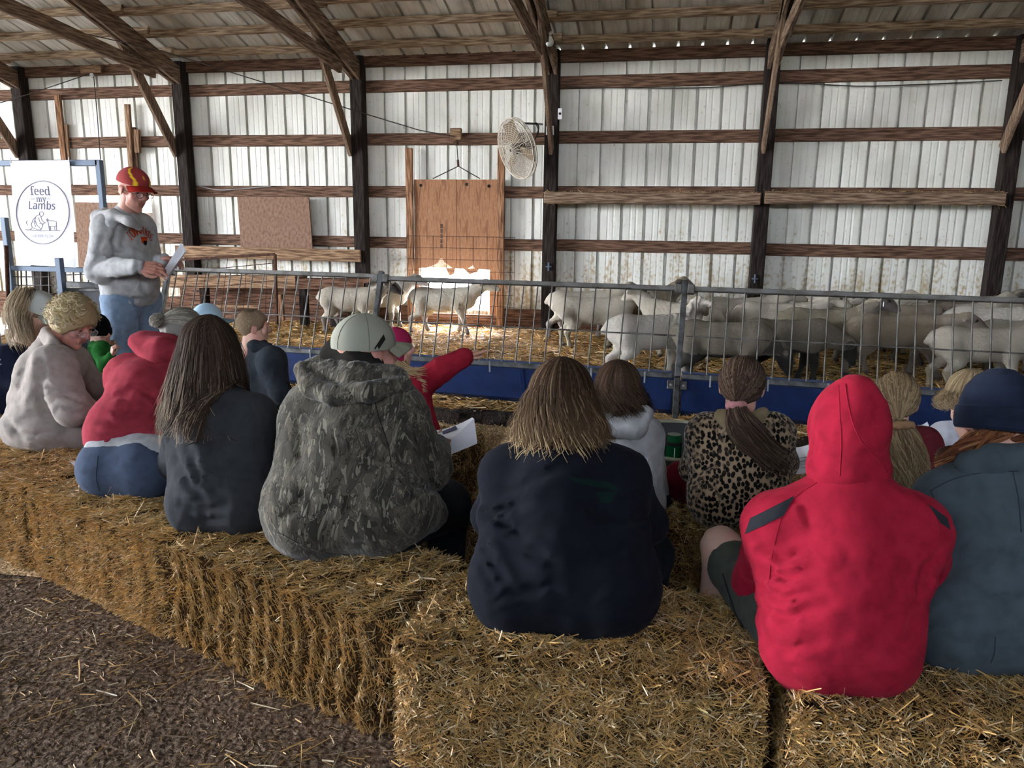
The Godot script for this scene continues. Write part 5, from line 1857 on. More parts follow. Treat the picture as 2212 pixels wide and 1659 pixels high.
func hair_short(t: Node3D, T: Transform3D, palette: Array, count: int, length: float) -> void:
	var rb := Ribbons.new()
	for i in count:
		var turn := rng.randf_range(-2.2, 2.2)
		var polar := rng.randf_range(0.0, 1.75)
		if absf(turn) > 1.5 and polar > 1.2: continue
		var a := on_scalp(T, polar, turn, 0.004)
		var b := on_scalp(T, polar + 0.2, turn + rng.randf_range(-0.1, 0.1), 0.006 + length)
		rb.add([a, a.lerp(b, 0.5), b], 0.0016, T.origin, tone(palette))
	part(t, "hair_strands", rb.mesh(t.position), M.hair)

# ---------------------------------------------------------------- hats
func dome(t: Node3D, called: String, T: Transform3D, r: Vector3, c: Vector3, low: float, m: Material, color = null, tilt := 0.0) -> MeshInstance3D:
	# a fitted crown from its button down to polar angle low
	var v := PackedVector3Array()
	var n := PackedVector3Array()
	var cl := PackedColorArray()
	var idx := PackedInt32Array()
	var na := 48
	var np := 18
	for i in np + 1:
		for k in na:
			var po := low * i / np
			var w := TAU * k / na
			var q := Vector3(sin(po) * sin(w), cos(po), sin(po) * cos(w))
			var seamed := 1.0 - 0.012 * exp(-pow(sin(w * 3.0) * 6.0, 2.0)) * sin(po)
			var p := c + Vector3(q.x * r.x, q.y * r.y, q.z * r.z) * seamed
			p.z += tilt * (1.0 - cos(po))
			v.append(T * p - t.position)
			n.append((T.basis.orthonormalized() * Vector3(q.x / r.x, q.y / r.y, q.z / r.z)).normalized())
			cl.append(color.call(w, po) if color != null else Color.WHITE)
	for i in np:
		for k in na:
			var a := i * na + k
			var b := i * na + (k + 1) % na
			idx.append_array(PackedInt32Array([a, b, b + na, a, b + na, a + na]))
	var arr := []
	arr.resize(Mesh.ARRAY_MAX)
	arr[Mesh.ARRAY_VERTEX] = v
	arr[Mesh.ARRAY_NORMAL] = n
	arr[Mesh.ARRAY_COLOR] = cl
	arr[Mesh.ARRAY_INDEX] = idx
	var mesh := ArrayMesh.new()
	mesh.add_surface_from_arrays(Mesh.PRIMITIVE_TRIANGLES, arr)
	return part(t, called, mesh, m)
func brim(t: Node3D, T: Transform3D, y: float, reach_z: float, m: Material) -> void:     # the curved peak of a cap
	var st := begin()
	var rows := []
	for i in 13:
		var w := lerpf(-1.25, 1.25, i / 12.0)
		var inner := Vector3(sin(w) * 0.086, y - 0.016 * w * w * 0.6, cos(w) * 0.086 + 0.012)
		var outer := Vector3(sin(w) * 0.090, y - 0.010 - 0.020 * w * w, 0.03 + cos(w) * (0.06 + reach_z))
		rows.append([T * inner - t.position, T * outer - t.position])
	var th := T.basis.orthonormalized().y * 0.005
	for i in 12:
		quad(st, rows[i][0], rows[i][1], rows[i + 1][1], rows[i + 1][0])
		quad(st, rows[i][0] - th, rows[i + 1][0] - th, rows[i + 1][1] - th, rows[i][1] - th)
		quad(st, rows[i][1], rows[i][1] - th, rows[i + 1][1] - th, rows[i + 1][1])
	part(t, "cap_peak", st.commit(), m)
func beanie(t: Node3D, T: Transform3D, m: Material, cuff := 0.055) -> void:
	var st := begin()
	var b := T.basis * Basis(Vector3(0.88, 0, 0), Vector3(0, 1, 0), Vector3(0, 0, 1.12))
	var prof := [Vector2(0.0005, 0.168), Vector2(0.03, 0.163), Vector2(0.06, 0.145), Vector2(0.083, 0.115), Vector2(0.095, 0.08), Vector2(0.099, 0.045), Vector2(0.0995, 0.04 )]
	add_lathe(st, T * Vector3(0, -0.018, -0.012) - t.position, b, prof, 40)
	part(t, "beanie_crown", st.commit(), m)
	st = begin()
	add_lathe(st, T * Vector3(0, -0.018, -0.012) - t.position, b, [Vector2(0.098, cuff + 0.006), Vector2(0.104, cuff), Vector2(0.1065, cuff * 0.5), Vector2(0.105, 0.004), Vector2(0.1, -0.004), Vector2(0.094, 0.0)], 40)
	part(t, "beanie_cuff", st.commit(), m)
func glasses(t: Node3D, T: Transform3D, m: Material) -> void:
	var g := Node3D.new()
	for e in [-1.0, 1.0]:
		var pts := []
		for k in 17:
			var w := TAU * k / 16.0
			pts.append(T * Vector3(e * 0.034 + 0.023 * cos(w), -0.004 + 0.016 * sin(w), 0.108) - t.position)
		var rim := tube(t, "spectacle_rim", pts, 0.0014, m, 5)
		tube(t, "spectacle_arm", [T * Vector3(e * 0.057, 0.0, 0.106) - t.position, T * Vector3(e * 0.079, 0.004, 0.03) - t.position, T * Vector3(e * 0.083, 0.008, -0.012) - t.position], 0.0014, m, 5)
		var st := begin()
		var disc := []
		for k in 12:
			var w := TAU * k / 12.0
			disc.append(T * Vector3(e * 0.034 + 0.022 * cos(w), -0.004 + 0.015 * sin(w), 0.1075) - t.position)
		add_slab(st, disc, T.basis.z.normalized() * 0.001)
		part(rim, "lens", st.commit(), M.lens, -rim.position)
	tube(t, "spectacle_bridge", [T * Vector3(-0.011, 0.0, 0.108) - t.position, T * Vector3(0.011, 0.0, 0.108) - t.position], 0.0014, m, 5)
	g.free()
func sheet(called: String, label: String, c: Array, group := "", bend := 0.02, n := 8) -> Node3D:    # paper: four corner points, bent along its length
	var o := thing(called, label, "paper", c[3], group)
	var st := begin()
	var nn: Vector3 = (c[1] - c[0]).cross(c[3] - c[0]).normalized()
	var pts := []
	for i in n + 1:
		var s := float(i) / n
		pts.append([c[0].lerp(c[1], s) + nn * bend * sin(s * PI) - c[3], c[3].lerp(c[2], s) + nn * bend * sin(s * PI) - c[3]])
	for i in n:
		quad(st, pts[i][0], pts[i + 1][0], pts[i + 1][1], pts[i][1])
		quad(st, pts[i][0] - nn * 0.0006, pts[i][1] - nn * 0.0006, pts[i + 1][1] - nn * 0.0006, pts[i + 1][0] - nn * 0.0006)
	part(o, "page", st.commit(), M.paper)
	return o

# ---------------------------------------------------------------- the visitors
func people_materials() -> void:
	M.skin = vertex_mat(0.55)
	M.skin.metallic_specular = 0.35
	M.skin.subsurf_scatter_enabled = true
	M.skin.subsurf_scatter_strength = 0.12
	M.hair = vertex_mat(0.6)
	M.hair.metallic_specular = 0.12
	M.lens = mat(Color(0.9, 0.93, 0.95, 0.12), 0.05)
	M.lens.transparency = BaseMaterial3D.TRANSPARENCY_ALPHA
	for a in [["red", Color(0.60, 0.11, 0.195)], ["navy", Color(0.075, 0.083, 0.11)], ["charcoal", Color(0.20, 0.205, 0.215)], ["brick", Color(0.58, 0.20, 0.25)], ["slate", Color(0.27, 0.31, 0.38)],
			["beige", Color(0.62, 0.58, 0.55)], ["denim", Color(0.28, 0.32, 0.34)], ["heather", Color(0.66, 0.66, 0.655)], ["jeans", Color(0.47, 0.54, 0.62)], ["dark_jeans", Color(0.10, 0.115, 0.15)],
			["green", Color(0.15, 0.40, 0.17)], ["maroon", Color(0.36, 0.06, 0.12)], ["plum", Color(0.42, 0.16, 0.19)], ["white_cloth", Color(0.82, 0.82, 0.85)], ["olive", Color(0.30, 0.32, 0.29)], ["ash", Color(0.66, 0.66, 0.66)],
			["beanie_navy", Color(0.125, 0.15, 0.21)], ["black_cloth", Color(0.035, 0.035, 0.04)], ["khaki", Color(0.58, 0.58, 0.50)], ["taupe", Color(0.15, 0.14, 0.125)], ["pale_cap", Color(0.62, 0.64, 0.60)], ["sky_cap", Color(0.55, 0.68, 0.74)],
			["pink", Color(0.66, 0.16, 0.33)], ["coat_red", Color(0.62, 0.14, 0.21)], ["rose", Color(0.74, 0.52, 0.52)], ["fawn", Color(0.62, 0.48, 0.36)], ["graphite", Color(0.20, 0.22, 0.245)], ["patch", Color(0.17, 0.175, 0.19)]]:
		M[a[0]] = cloth(a[1], M.weave, M.vary)
	M.fawn2 = cloth(Color(0.50, 0.44, 0.34), M.weave, M.vary)
	M.navy2 = cloth(Color(0.13, 0.15, 0.23), M.weave, M.vary)
	M.dark_print = cloth(Color(0.06, 0.14, 0.12), M.weave, M.vary)
	M.orange = cloth(Color(0.72, 0.24, 0.06), M.weave, M.vary)
	M.cardinal = cloth(Color(0.56, 0.13, 0.10), M.weave, M.vary)
	M.khaki_v = vertex_mat(0.9)
	M.khaki_dark = mat(Color(0.40, 0.40, 0.34), 0.9)
	M.hair_brown = mat(Color(0.17, 0.125, 0.10), 0.6)
	M.hair_grey = mat(Color(0.45, 0.43, 0.40), 0.6)
	M.hair_blond = mat(Color(0.62, 0.54, 0.40), 0.6)
	M.hair_fair = mat(Color(0.42, 0.34, 0.25), 0.6)
	M.hair_sandy = mat(Color(0.50, 0.42, 0.33), 0.7)
	M.hair_auburn = mat(Color(0.28, 0.15, 0.10), 0.6)
	M.tubgrey = mat(Color(0.20, 0.205, 0.21), 0.6)
	M.rimcream = mat(Color(0.62, 0.60, 0.52), 0.7)
	M.cupgreen = mat(Color(0.03, 0.30, 0.17), 0.25)
	M.camo = cloth(Color(1, 1, 1), M.weave, camo_print())
	M.camo.uv1_scale = Vector3(2.2, 1.9, 2.2)
	var spots := noise_tex(0.030, [[0.0, Color(0.07, 0.055, 0.045)], [0.15, Color(0.03, 0.027, 0.025)], [0.37, Color(0.035, 0.03, 0.027)], [0.44, Color(0.54, 0.46, 0.37)], [1.0, Color(0.62, 0.54, 0.44)]], FastNoiseLite.TYPE_CELLULAR, 1, 44, 512, 14.0)
	(spots.noise as FastNoiseLite).cellular_return_type = FastNoiseLite.RETURN_DISTANCE
	(spots.noise as FastNoiseLite).cellular_jitter = 0.9
	M.leopard = cloth(Color(1, 1, 1), M.weave, spots)
	M.leopard.uv1_scale = Vector3(4.4, 3.4, 4.4)
func camo_print() -> ImageTexture:     # bark camouflage: upright flakes of grey and tan over dark olive
	var im := Image.create(512, 512, false, Image.FORMAT_RGB8)
	var n := FastNoiseLite.new()
	n.seed = 3
	n.frequency = 1.0
	n.fractal_octaves = 2
	for j in 512:
		for i in 512:
			var w := TAU * i / 512.0
			var v := TAU * j / 512.0
			var a := n.get_noise_3d(cos(w) * 1.1 + sin(v) * 0.3, sin(w) * 1.1 + cos(v) * 0.3, cos(v) * 0.8 + sin(v) * 0.6)
			var b := n.get_noise_3d(cos(w) * 2.1 + 7.0 + 0.5 * a, sin(w) * 2.1 + sin(v) * 0.75, cos(v) * 0.75 + 3.0 + a)
			var c := n.get_noise_3d(cos(w) * 3.4 + 17.0, sin(w) * 3.4 + sin(v) * 1.4, cos(v) * 1.4 + 5.0)
			var col := Color(0.245, 0.23, 0.20)
			if a > 0.12: col = Color(0.31, 0.29, 0.25)
			elif a < -0.22: col = Color(0.18, 0.17, 0.15)
			if absf(b) < 0.035: col = Color(0.14, 0.13, 0.105)
			elif b > 0.24 and b < 0.30: col = Color(0.46, 0.44, 0.385)
			if c > 0.34: col = Color(0.42, 0.40, 0.35)
			elif c > 0.29: col = Color(0.15, 0.14, 0.115)
			im.set_pixel(i, j, col)
	return ImageTexture.create_from_image(im)

func people() -> void:
	people_materials()
	var fair := Color(0.56, 0.33, 0.25)
	var ruddy := Color(0.50, 0.25, 0.19)
	var pale := Color(0.60, 0.38, 0.30)
	red_hood(pale)
	navy_woman(fair)
	camo_man(ruddy)
	long_hair(fair)
	brick_hoodie(fair)
	beige_jacket(ruddy)
	denim_jacket(fair)
	leopard_girl(fair)
	grey_girl(fair)
	fair_ponytail(fair)
	white_shirt(fair)
	small_boy(fair)
	pointing_child(fair)
	sky_cap(fair)
	pony_cap(fair)
	toddler(fair)
	speaker_man(ruddy)
	things_held()

func red_hood(skin: Color) -> void:
	var sl := [1686, 1142, -2.02, 72]
	var sr := [1968, 1146, -2.01, 70]
	var ch := [1825, 1170, -2.0, 118]
	var wa := [1808, 1318, -1.94, 138]
	var hl := [1756, 1388, -1.90, 98]
	var hr := [1872, 1386, -1.90, 97]
	var el := [1645, 1262, -2.14, 58]
	var wl := [1690, 1330, -2.42, 40]
	var er := [2002, 1272, -2.12, 54]
	var wr := [1950, 1335, -2.42, 40]
	var nk := [1836, 1045, -2.05, 62]
	var hd := [1838, 935, -2.08, 60]
	var t := person("person in a red hoodie with the hood up and grey shorts", J(hl).lerp(J(hr), 0.5))
	var T := head_at(hd, Vector3(0.15, -0.25, -1), Vector3.UP, 0.96)
	var top := [C(sl, hl), C(sr, hr), C(sl, sr), C(ch, wa), C(hl, hr), C(nk, ch), C(nk, sl, 0.86), C(nk, sr, 0.86), C(wa, hl), C(wa, hr)] + limb([sl, el, wl]) + limb([sr, er, wr])
	var kl := [1558, 1180, -2.38, 42]
	var kr := [1985, 1235, -2.42, 44]
	var base_l := Vector3(J(kl).x - 0.02, 0.09, -2.43)
	var base_r := Vector3(J(kr).x, 0.09, -2.47)
	var skinny := chain([sl, el, wl], 0.5) + chain([sr, er, wr], 0.5) + chain([sl, sr], 0.7) + chain([ch, wa], 0.85) + [C(nk, hd, 0.6), C(hl, [1600, 1240, -2.28, 46], 0.8), C([1600, 1240, -2.28, 46], kl), cap(J(kl), base_l, px(J(kl), 38), 0.038), C(hr, kr, 0.8), cap(J(kr), base_r, px(J(kr), 38), 0.038)]
	flesh(t, skinny, [T], [hand_at("relaxed", J(wl), Vector3(0.2, -0.2, -1), Vector3.UP, true), hand_at("relaxed", J(wr), Vector3(-0.2, -0.2, -1), Vector3.UP, false)], skin)
	var hm := wear(t, "hoodie", top, M.red, 0.0095, 0.05, folds(0.008, 8.0, Vector3(1, 1.2, 1), 3.0, [[[[1645, 1190], [1690, 1210], [1735, 1195]], 0.009, 14], [[[1640, 1228], [1700, 1250], [1762, 1225]], 0.010, 16], [[[1632, 1262], [1690, 1295], [1772, 1275]], 0.010, 16], [[[1630, 1305], [1700, 1335], [1790, 1300]], 0.009, 18], [[[1642, 1372], [1700, 1402], [1765, 1390]], 0.007, 16], [[[2040, 1185], [2000, 1225], [1978, 1262]], 0.009, 14], [[[2030, 1225], [1995, 1262], [1980, 1290]], 0.009, 13], [[[1978, 1325], [1962, 1382]], 0.007, 14], [[[1720, 1075], [1745, 1110], [1750, 1150]], 0.005, 16]]))
	wear(t, "shorts", [C([1745, 1400, -1.92, 84], [1590, 1228, -2.30, 60]), C([1880, 1400, -1.92, 84], [1960, 1260, -2.32, 60]), C([1745, 1400, -1.92, 84], [1880, 1400, -1.92, 84])], M.olive, 0.013, 0.03, folds(0.006, 10.0))
	shoes(t, [base_l, base_r], Vector3(0, 0, -1), M.black_cloth)
	# hood drawn over the head
	var hood := [egg(J([1834, 922, -2.07]), Vector3(0.099, 0.128, 0.125), Basis(Vector3.RIGHT, 0.25)), cap(J([1850, 852, -2.05]), J([1836, 925, -2.03]), 0.045, 0.075), C([1800, 1010, -2.04, 56], [1872, 1012, -2.04, 52]), C([1836, 1000, -2.03, 60], nk), cut(T * Vector3(0, -0.02, 0.14), Vector3(0.075, 0.11, 0.09), T.basis.orthonormalized())]
	var hoodm := wear(t, "hood", hood, M.red, 0.010, 0.03, folds(0.007, 11.0, Vector3(1.2, 0.5, 1), 1.0))
	seam(t, "hood_seam", hoodm, t.position, [[1812, 832], [1815, 900], [1818, 960], [1814, 1028]], 0.0014, M.red, 8)
	seam(t, "hood_seam", hoodm, t.position, [[1826, 830], [1838, 900], [1862, 955], [1900, 990], [1918, 1020]], 0.0018, M.red, 8)
	for q in [[Vector2(1717, 1072), Vector2(1622, 1120), Vector2(1610, 1154), Vector2(1693, 1114)], [Vector2(2003, 1088), Vector2(2045, 1120), Vector2(2052, 1145), Vector2(2030, 1130)]]:
		patch(t, "shoulder_patch", hm, t.position, q, 12, 5, M.patch, 0.0025, "charcoal shoulder stripe")
	seam(t, "sleeve_seam", hm, t.position, [[1790, 1028], [1720, 1072], [1690, 1115], [1670, 1190], [1660, 1260]], 0.0015, M.red)
	seam(t, "sleeve_seam", hm, t.position, [[1905, 1030], [1975, 1065], [2020, 1110], [2040, 1180]], 0.0015, M.red)
	seam(t, "neck_seam", hm, t.position, [[1760, 1030], [1836, 1042], [1918, 1030]], 0.0016, M.red)
	seam(t, "pocket_edge", t.get_node("shorts").mesh, t.position, [[1562, 1240], [1578, 1290], [1592, 1330], [1605, 1350]], 0.003, M.patch)

func navy_woman(skin: Color) -> void:
	var hl := [1122, 1262, -2.02, 100]
	var hr := [1312, 1262, -2.02, 103]
	var wa := [1218, 1232, -2.05, 122]
	var ch := [1218, 1050, -2.12, 112]
	var sl := [1100, 1026, -2.14, 57]
	var sr := [1338, 1032, -2.14, 58]
	var el := [1064, 1118, -2.22, 42]
	var wl := [1105, 1165, -2.5, 32]
	var er := [1394, 1128, -2.21, 46]
	var wr := [1360, 1180, -2.5, 34]
	var nk := [1215, 945, -2.17, 48]
	var hd := [1212, 872, -2.2, 55]
	var t := person("person with shoulder length brown hair in a navy sweatshirt", J(hl).lerp(J(hr), 0.5))
	var T := head_at(hd, Vector3(-0.05, -0.25, -1), Vector3.UP, 0.95)
	var top := [C(sl, hl), C(sr, hr), C(sl, sr), C(ch, wa), C(hl, hr), C(nk, ch), C(nk, sl, 0.86), C(nk, sr, 0.86), C(wa, hl), C(wa, hr)] + limb([sl, el, wl]) + limb([sr, er, wr])
	flesh(t, chain([sl, el, wl], 0.5) + chain([sr, er, wr], 0.5) + [C(sl, sr, 0.7), C(ch, wa, 0.85), C(nk, hd, 0.8)], [T], [hand_at("relaxed", J(wl), Vector3(0.3, -0.2, -1), Vector3.UP, true, 0.9), hand_at("relaxed", J(wr), Vector3(-0.3, -0.2, -1), Vector3.UP, false, 0.9)], skin)
	var m := wear(t, "sweatshirt", top, M.navy, 0.0098, 0.045, folds(0.008, 6.5, Vector3(1, 1.5, 1), 12.0, [[[[1036, 1098], [1058, 1110], [1088, 1105], [1140, 1082]], 0.012, 14], [[[1055, 1116], [1090, 1130], [1128, 1156]], 0.010, 14], [[[1036, 1150], [1056, 1200], [1102, 1282]], 0.008, 14], [[[1028, 1185], [1050, 1240], [1080, 1290]], 0.007, 13], [[[1240, 1094], [1290, 1114], [1348, 1118]], 0.011, 16], [[[1330, 1082], [1362, 1078], [1380, 1058]], 0.009, 14], [[[1345, 1120], [1375, 1126], [1402, 1118]], 0.010, 13], [[[1250, 1218], [1330, 1196], [1352, 1170]], 0.007, 18], [[[1200, 1264], [1150, 1275], [1098, 1290]], 0.007, 18], [[[1115, 1062], [1160, 1030], [1230, 1002]], 0.006, 18], [[[1280, 1020], [1340, 1050], [1378, 1076]], 0.007, 16], [[[1100, 1180], [1160, 1195], [1200, 1225]], 0.006, 16]]))
	var legs := seated_legs([1130, 1275, -2.05, 78], [1310, 1275, -2.05, 80], [1095, 1175, -2.55, 48], [1402, 1198, -2.48, 54])
	wear(t, "trousers", legs[0], M.dark_jeans, 0.016, 0.03, folds(0.005, 10.0))
	shoes(t, legs[1], Vector3(0, 0, -1), M.black_cloth)
	for q in [[1195, 1025, 0.075, "L"], [1250, 1050, 0.10, "M"], [1310, 1080, 0.08, "S"]]:
		pass
	patch(t, "back_print", m, t.position, [Vector2(1225, 1030), Vector2(1318, 1042), Vector2(1345, 1062), Vector2(1250, 1045)], 10, 4, M.dark_print, 0.0012, "faded dark green print")
	patch(t, "back_print", m, t.position, [Vector2(1285, 1062), Vector2(1335, 1062), Vector2(1318, 1088), Vector2(1298, 1086)], 6, 4, M.dark_print, 0.0012, "faded dark green print")
	hair_shell(t, T, M.hair_brown, [cap(T * Vector3(0, -0.02, -0.05), T * Vector3(0, -0.11, -0.06), 0.07, 0.05)])
	hair_falling(t, T, [Color(0.028, 0.016, 0.011), Color(0.042, 0.025, 0.016), Color(0.022, 0.014, 0.010), Color(0.06, 0.038, 0.024)], 900, 0.155, top, {"flare": 0.035, "wave": 0.008, "curl": 0.025, "tips": Color(0.11, 0.07, 0.038)})
	hair_falling(t, T, [Color(0.12, 0.08, 0.05), Color(0.09, 0.06, 0.035)], 120, 0.185, top, {"flare": 0.04, "wave": 0.012, "curl": 0.03, "tips": Color(0.30, 0.22, 0.12)})

func camo_man(skin: Color) -> void:
	var hl := [682, 1094, -2.34, 108]
	var hr := [826, 1092, -2.34, 95]
	var wa := [760, 1060, -2.36, 112]
	var ch := [768, 945, -2.42, 104]
	var sl := [690, 905, -2.46, 80]
	var sr := [852, 897, -2.46, 68]
	var el := [630, 1015, -2.58, 46]
	var wl := [700, 1040, -2.82, 34]
	var er := [922, 1008, -2.50, 52]
	var wr := [942, 970, -2.80, 32]
	var nk := [775, 830, -2.5, 58]
	var hd := [792, 765, -2.55, 50]
	var t := person("person in a camouflage jacket and khaki cap holding papers", J(hl).lerp(J(hr), 0.5))
	var T := head_at(hd, Vector3(0.62, -0.04, -0.78), Vector3(0.0, 1, 0), 1.06)
	var top := [C(sl, hl), C(sr, hr), C(sl, sr), C(ch, wa), C(hl, hr), C(nk, ch), C(nk, sl, 0.86), C(nk, sr, 0.86), C(wa, hl), C(wa, hr), C(hr, [880, 1100, -2.36, 62]), C([880, 1100, -2.36, 58], [928, 1108, -2.42, 40])] + limb([sl, el, wl]) + limb([sr, er, wr])
	flesh(t, chain([sl, el, wl], 0.5) + chain([sr, er, wr], 0.5) + [C(sl, sr, 0.7), C(ch, wa, 0.85), C(nk, hd, 0.75)], [T], [hand_at("hold", J([938, 972, -2.86]), Vector3(0.25, 0.25, -0.8), Vector3(0.8, 0.5, 0.2), false), hand_at("relaxed", J(wl), Vector3(0.3, -0.2, -1), Vector3.UP, true)], skin, true)
	var m := wear(t, "jacket", top, M.camo, 0.0098, 0.04, folds(0.009, 7.5, Vector3(1, 1.1, 1), 21.0, [[[[806, 852], [820, 905], [838, 960], [846, 1012]], 0.006, 9], [[[770, 958], [825, 988], [880, 1002]], 0.011, 16], [[[760, 985], [800, 1005], [842, 1012]], 0.009, 14], [[[690, 925], [740, 968], [792, 958]], 0.008, 16], [[[846, 1012], [880, 1042], [930, 1056], [962, 1030]], 0.012, 13], [[[842, 940], [872, 990], [902, 1022]], 0.010, 14], [[[885, 915], [908, 960], [918, 1000]], 0.009, 14], [[[690, 1122], [715, 1080], [738, 1015]], 0.007, 16], [[[870, 1105], [905, 1062], [922, 1042]], 0.009, 14], [[[598, 1130], [640, 1100], [662, 1040]], 0.007, 16], [[[640, 900], [650, 960], [640, 1010]], 0.008, 16]]))
	var hood := [C([656, 800, -2.44, 20], [672, 835, -2.38, 24]), C([672, 835, -2.38, 24], [725, 855, -2.34, 24]), C([725, 855, -2.34, 24], [800, 845, -2.34, 22]), C([800, 845, -2.34, 22], [872, 828, -2.42, 18]), C([672, 795, -2.46, 20], [760, 822, -2.40, 27]), C([760, 822, -2.40, 27], [862, 815, -2.46, 20]), C([690, 780, -2.48, 14], [770, 800, -2.43, 18]), C([770, 800, -2.43, 18], [850, 800, -2.48, 14])]
	var hm := wear(t, "hood", hood, M.camo, 0.011, 0.018, folds(0.012, 11.0, Vector3(1, 1.6, 1), 5.0))
	wear(t, "neck_gaiter", [C([728, 765, -2.53, 34], [770, 775, -2.5, 40]), C([715, 790, -2.5, 34], [790, 795, -2.5, 40])], M.taupe, 0.010, 0.02, folds(0.008, 13.0, Vector3(0.6, 2.2, 0.6), 2.0))
	seam(t, "sleeve_seam", m, t.position, [[806, 850], [818, 900], [838, 960], [846, 1010]], 0.0016, M.taupe)
	seam(t, "hem_cord", m, t.position, [[600, 1150], [680, 1188], [760, 1198], [850, 1180]], 0.003, M.camo)
	var legs := seated_legs([690, 1110, -2.38, 80], [850, 1110, -2.38, 80], [690, 1060, -2.95, 52], [962, 1092, -2.78, 56])
	wear(t, "trousers", legs[0], M.dark_jeans, 0.016, 0.03, folds(0.005, 10.0))
	shoes(t, legs[1], Vector3(0, 0, -1), M.taupe)
	var capm := func(_w, _p): return Color(0.27, 0.265, 0.21)
	dome(t, "cap_crown", T, Vector3(0.092, 0.098, 0.112), Vector3(0, 0.040, -0.012), 1.74, M.khaki_v, capm)
	brim(t, T, 0.040, 0.08, M.khaki)
	for w in 6:
		var pts := []
		for k in 9:
			var po := 0.08 + 1.62 * k / 8.0
			var a := TAU * w / 6.0 + 0.26
			pts.append(T * (Vector3(0, 0.040, -0.012) + Vector3(sin(po) * sin(a) * 0.0925, cos(po) * 0.0985, sin(po) * cos(a) * 0.1125)) - t.position)
		tube(t.get_node("cap_crown"), "cap_seam", pts, 0.0012, M.khaki_dark, 4)
	tube(t.get_node("cap_crown"), "cap_button", [T * Vector3(0, 0.134, -0.012) - t.position, T * Vector3(0, 0.142, -0.012) - t.position], 0.008, M.khaki, 8)
	var crown: MeshInstance3D = t.get_node("cap_crown")
	patch(t, "cap_label", crown.mesh, t.position, [Vector2(808, 752), Vector2(828, 722), Vector2(832, 733), Vector2(813, 762)], 4, 3, M.taupe, 0.0015, "small dark cloth label")

func long_hair(skin: Color) -> void:
	var hl := [437, 1088, -2.43, 66]
	var hr := [528, 1080, -2.43, 70]
	var wa := [480, 1040, -2.46, 82]
	var ch := [476, 940, -2.52, 82]
	var sl := [410, 905, -2.55, 52]
	var sr := [545, 905, -2.55, 50]
	var el := [382, 1000, -2.66, 36]
	var wl := [430, 1030, -2.9, 26]
	var er := [572, 1008, -2.66, 34]
	var wr := [540, 1040, -2.9, 26]
	var nk := [468, 838, -2.58, 32]
	var hd := [460, 758, -2.62, 45]
	var t := person("person with very long straight brown hair in a charcoal sweatshirt", J(hl).lerp(J(hr), 0.5))
	var T := head_at(hd, Vector3(0.5, -0.12, -0.9), Vector3.UP, 0.96)
	var top := [C(sl, hl), C(sr, hr), C(sl, sr), C(ch, wa), C(hl, hr), C(nk, ch), C(nk, sl, 0.86), C(nk, sr, 0.86), C(wa, hl), C(wa, hr)] + limb([sl, el, wl]) + limb([sr, er, wr])
	flesh(t, chain([sl, el, wl], 0.5) + chain([sr, er, wr], 0.5) + [C(sl, sr, 0.7), C(ch, wa, 0.85), C(nk, hd, 0.8)], [T], [hand_at("relaxed", J(wl), Vector3(0.3, -0.2, -1), Vector3.UP, true, 0.88), hand_at("relaxed", J(wr), Vector3(-0.3, -0.2, -1), Vector3.UP, false, 0.88)], skin)
	wear(t, "sweatshirt", top, M.charcoal, 0.0115, 0.04, folds(0.009, 8.0, Vector3(1, 0.8, 1), 31.0, [[[[386, 990], [410, 1050], [442, 1082]], 0.010, 13], [[[402, 955], [424, 1020], [432, 1070]], 0.010, 13], [[[398, 1088], [440, 1102], [490, 1094]], 0.010, 11], [[[405, 1112], [440, 1126], [482, 1120]], 0.009, 11], [[[500, 1078], [560, 1090]], 0.007, 14], [[[440, 1000], [450, 1050], [480, 1075]], 0.006, 14]]))
	var legs := seated_legs([445, 1105, -2.46, 56], [525, 1100, -2.46, 56], [430, 1045, -2.95, 36], [540, 1045, -2.95, 36])
	wear(t, "trousers", legs[0], M.dark_jeans, 0.016, 0.03, folds(0.004, 10.0))
	shoes(t, legs[1], Vector3(0, 0, -1), M.taupe)
	hair_shell(t, T, M.hair_brown, [cap(T * Vector3(0, -0.02, -0.05), T * Vector3(-0.01, -0.2, -0.075), 0.075, 0.075), cap(T * Vector3(-0.01, -0.18, -0.075), J([435, 930, -2.50]), 0.07, 0.035)], 0.014)
	hair_falling(t, T, [Color(0.028, 0.018, 0.014), Color(0.04, 0.026, 0.019), Color(0.055, 0.037, 0.027)], 800, 0.34, top, {"flare": 0.045, "wave": 0.006, "sway": Vector3(-0.03, 0, 0.02)})
	hair_falling(t, T, [Color(0.07, 0.05, 0.037), Color(0.05, 0.034, 0.025)], 200, 0.37, top, {"flare": 0.05, "wave": 0.008, "sway": Vector3(-0.06, 0, 0.02), "front": 2.0, "tips": Color(0.26, 0.19, 0.13)})

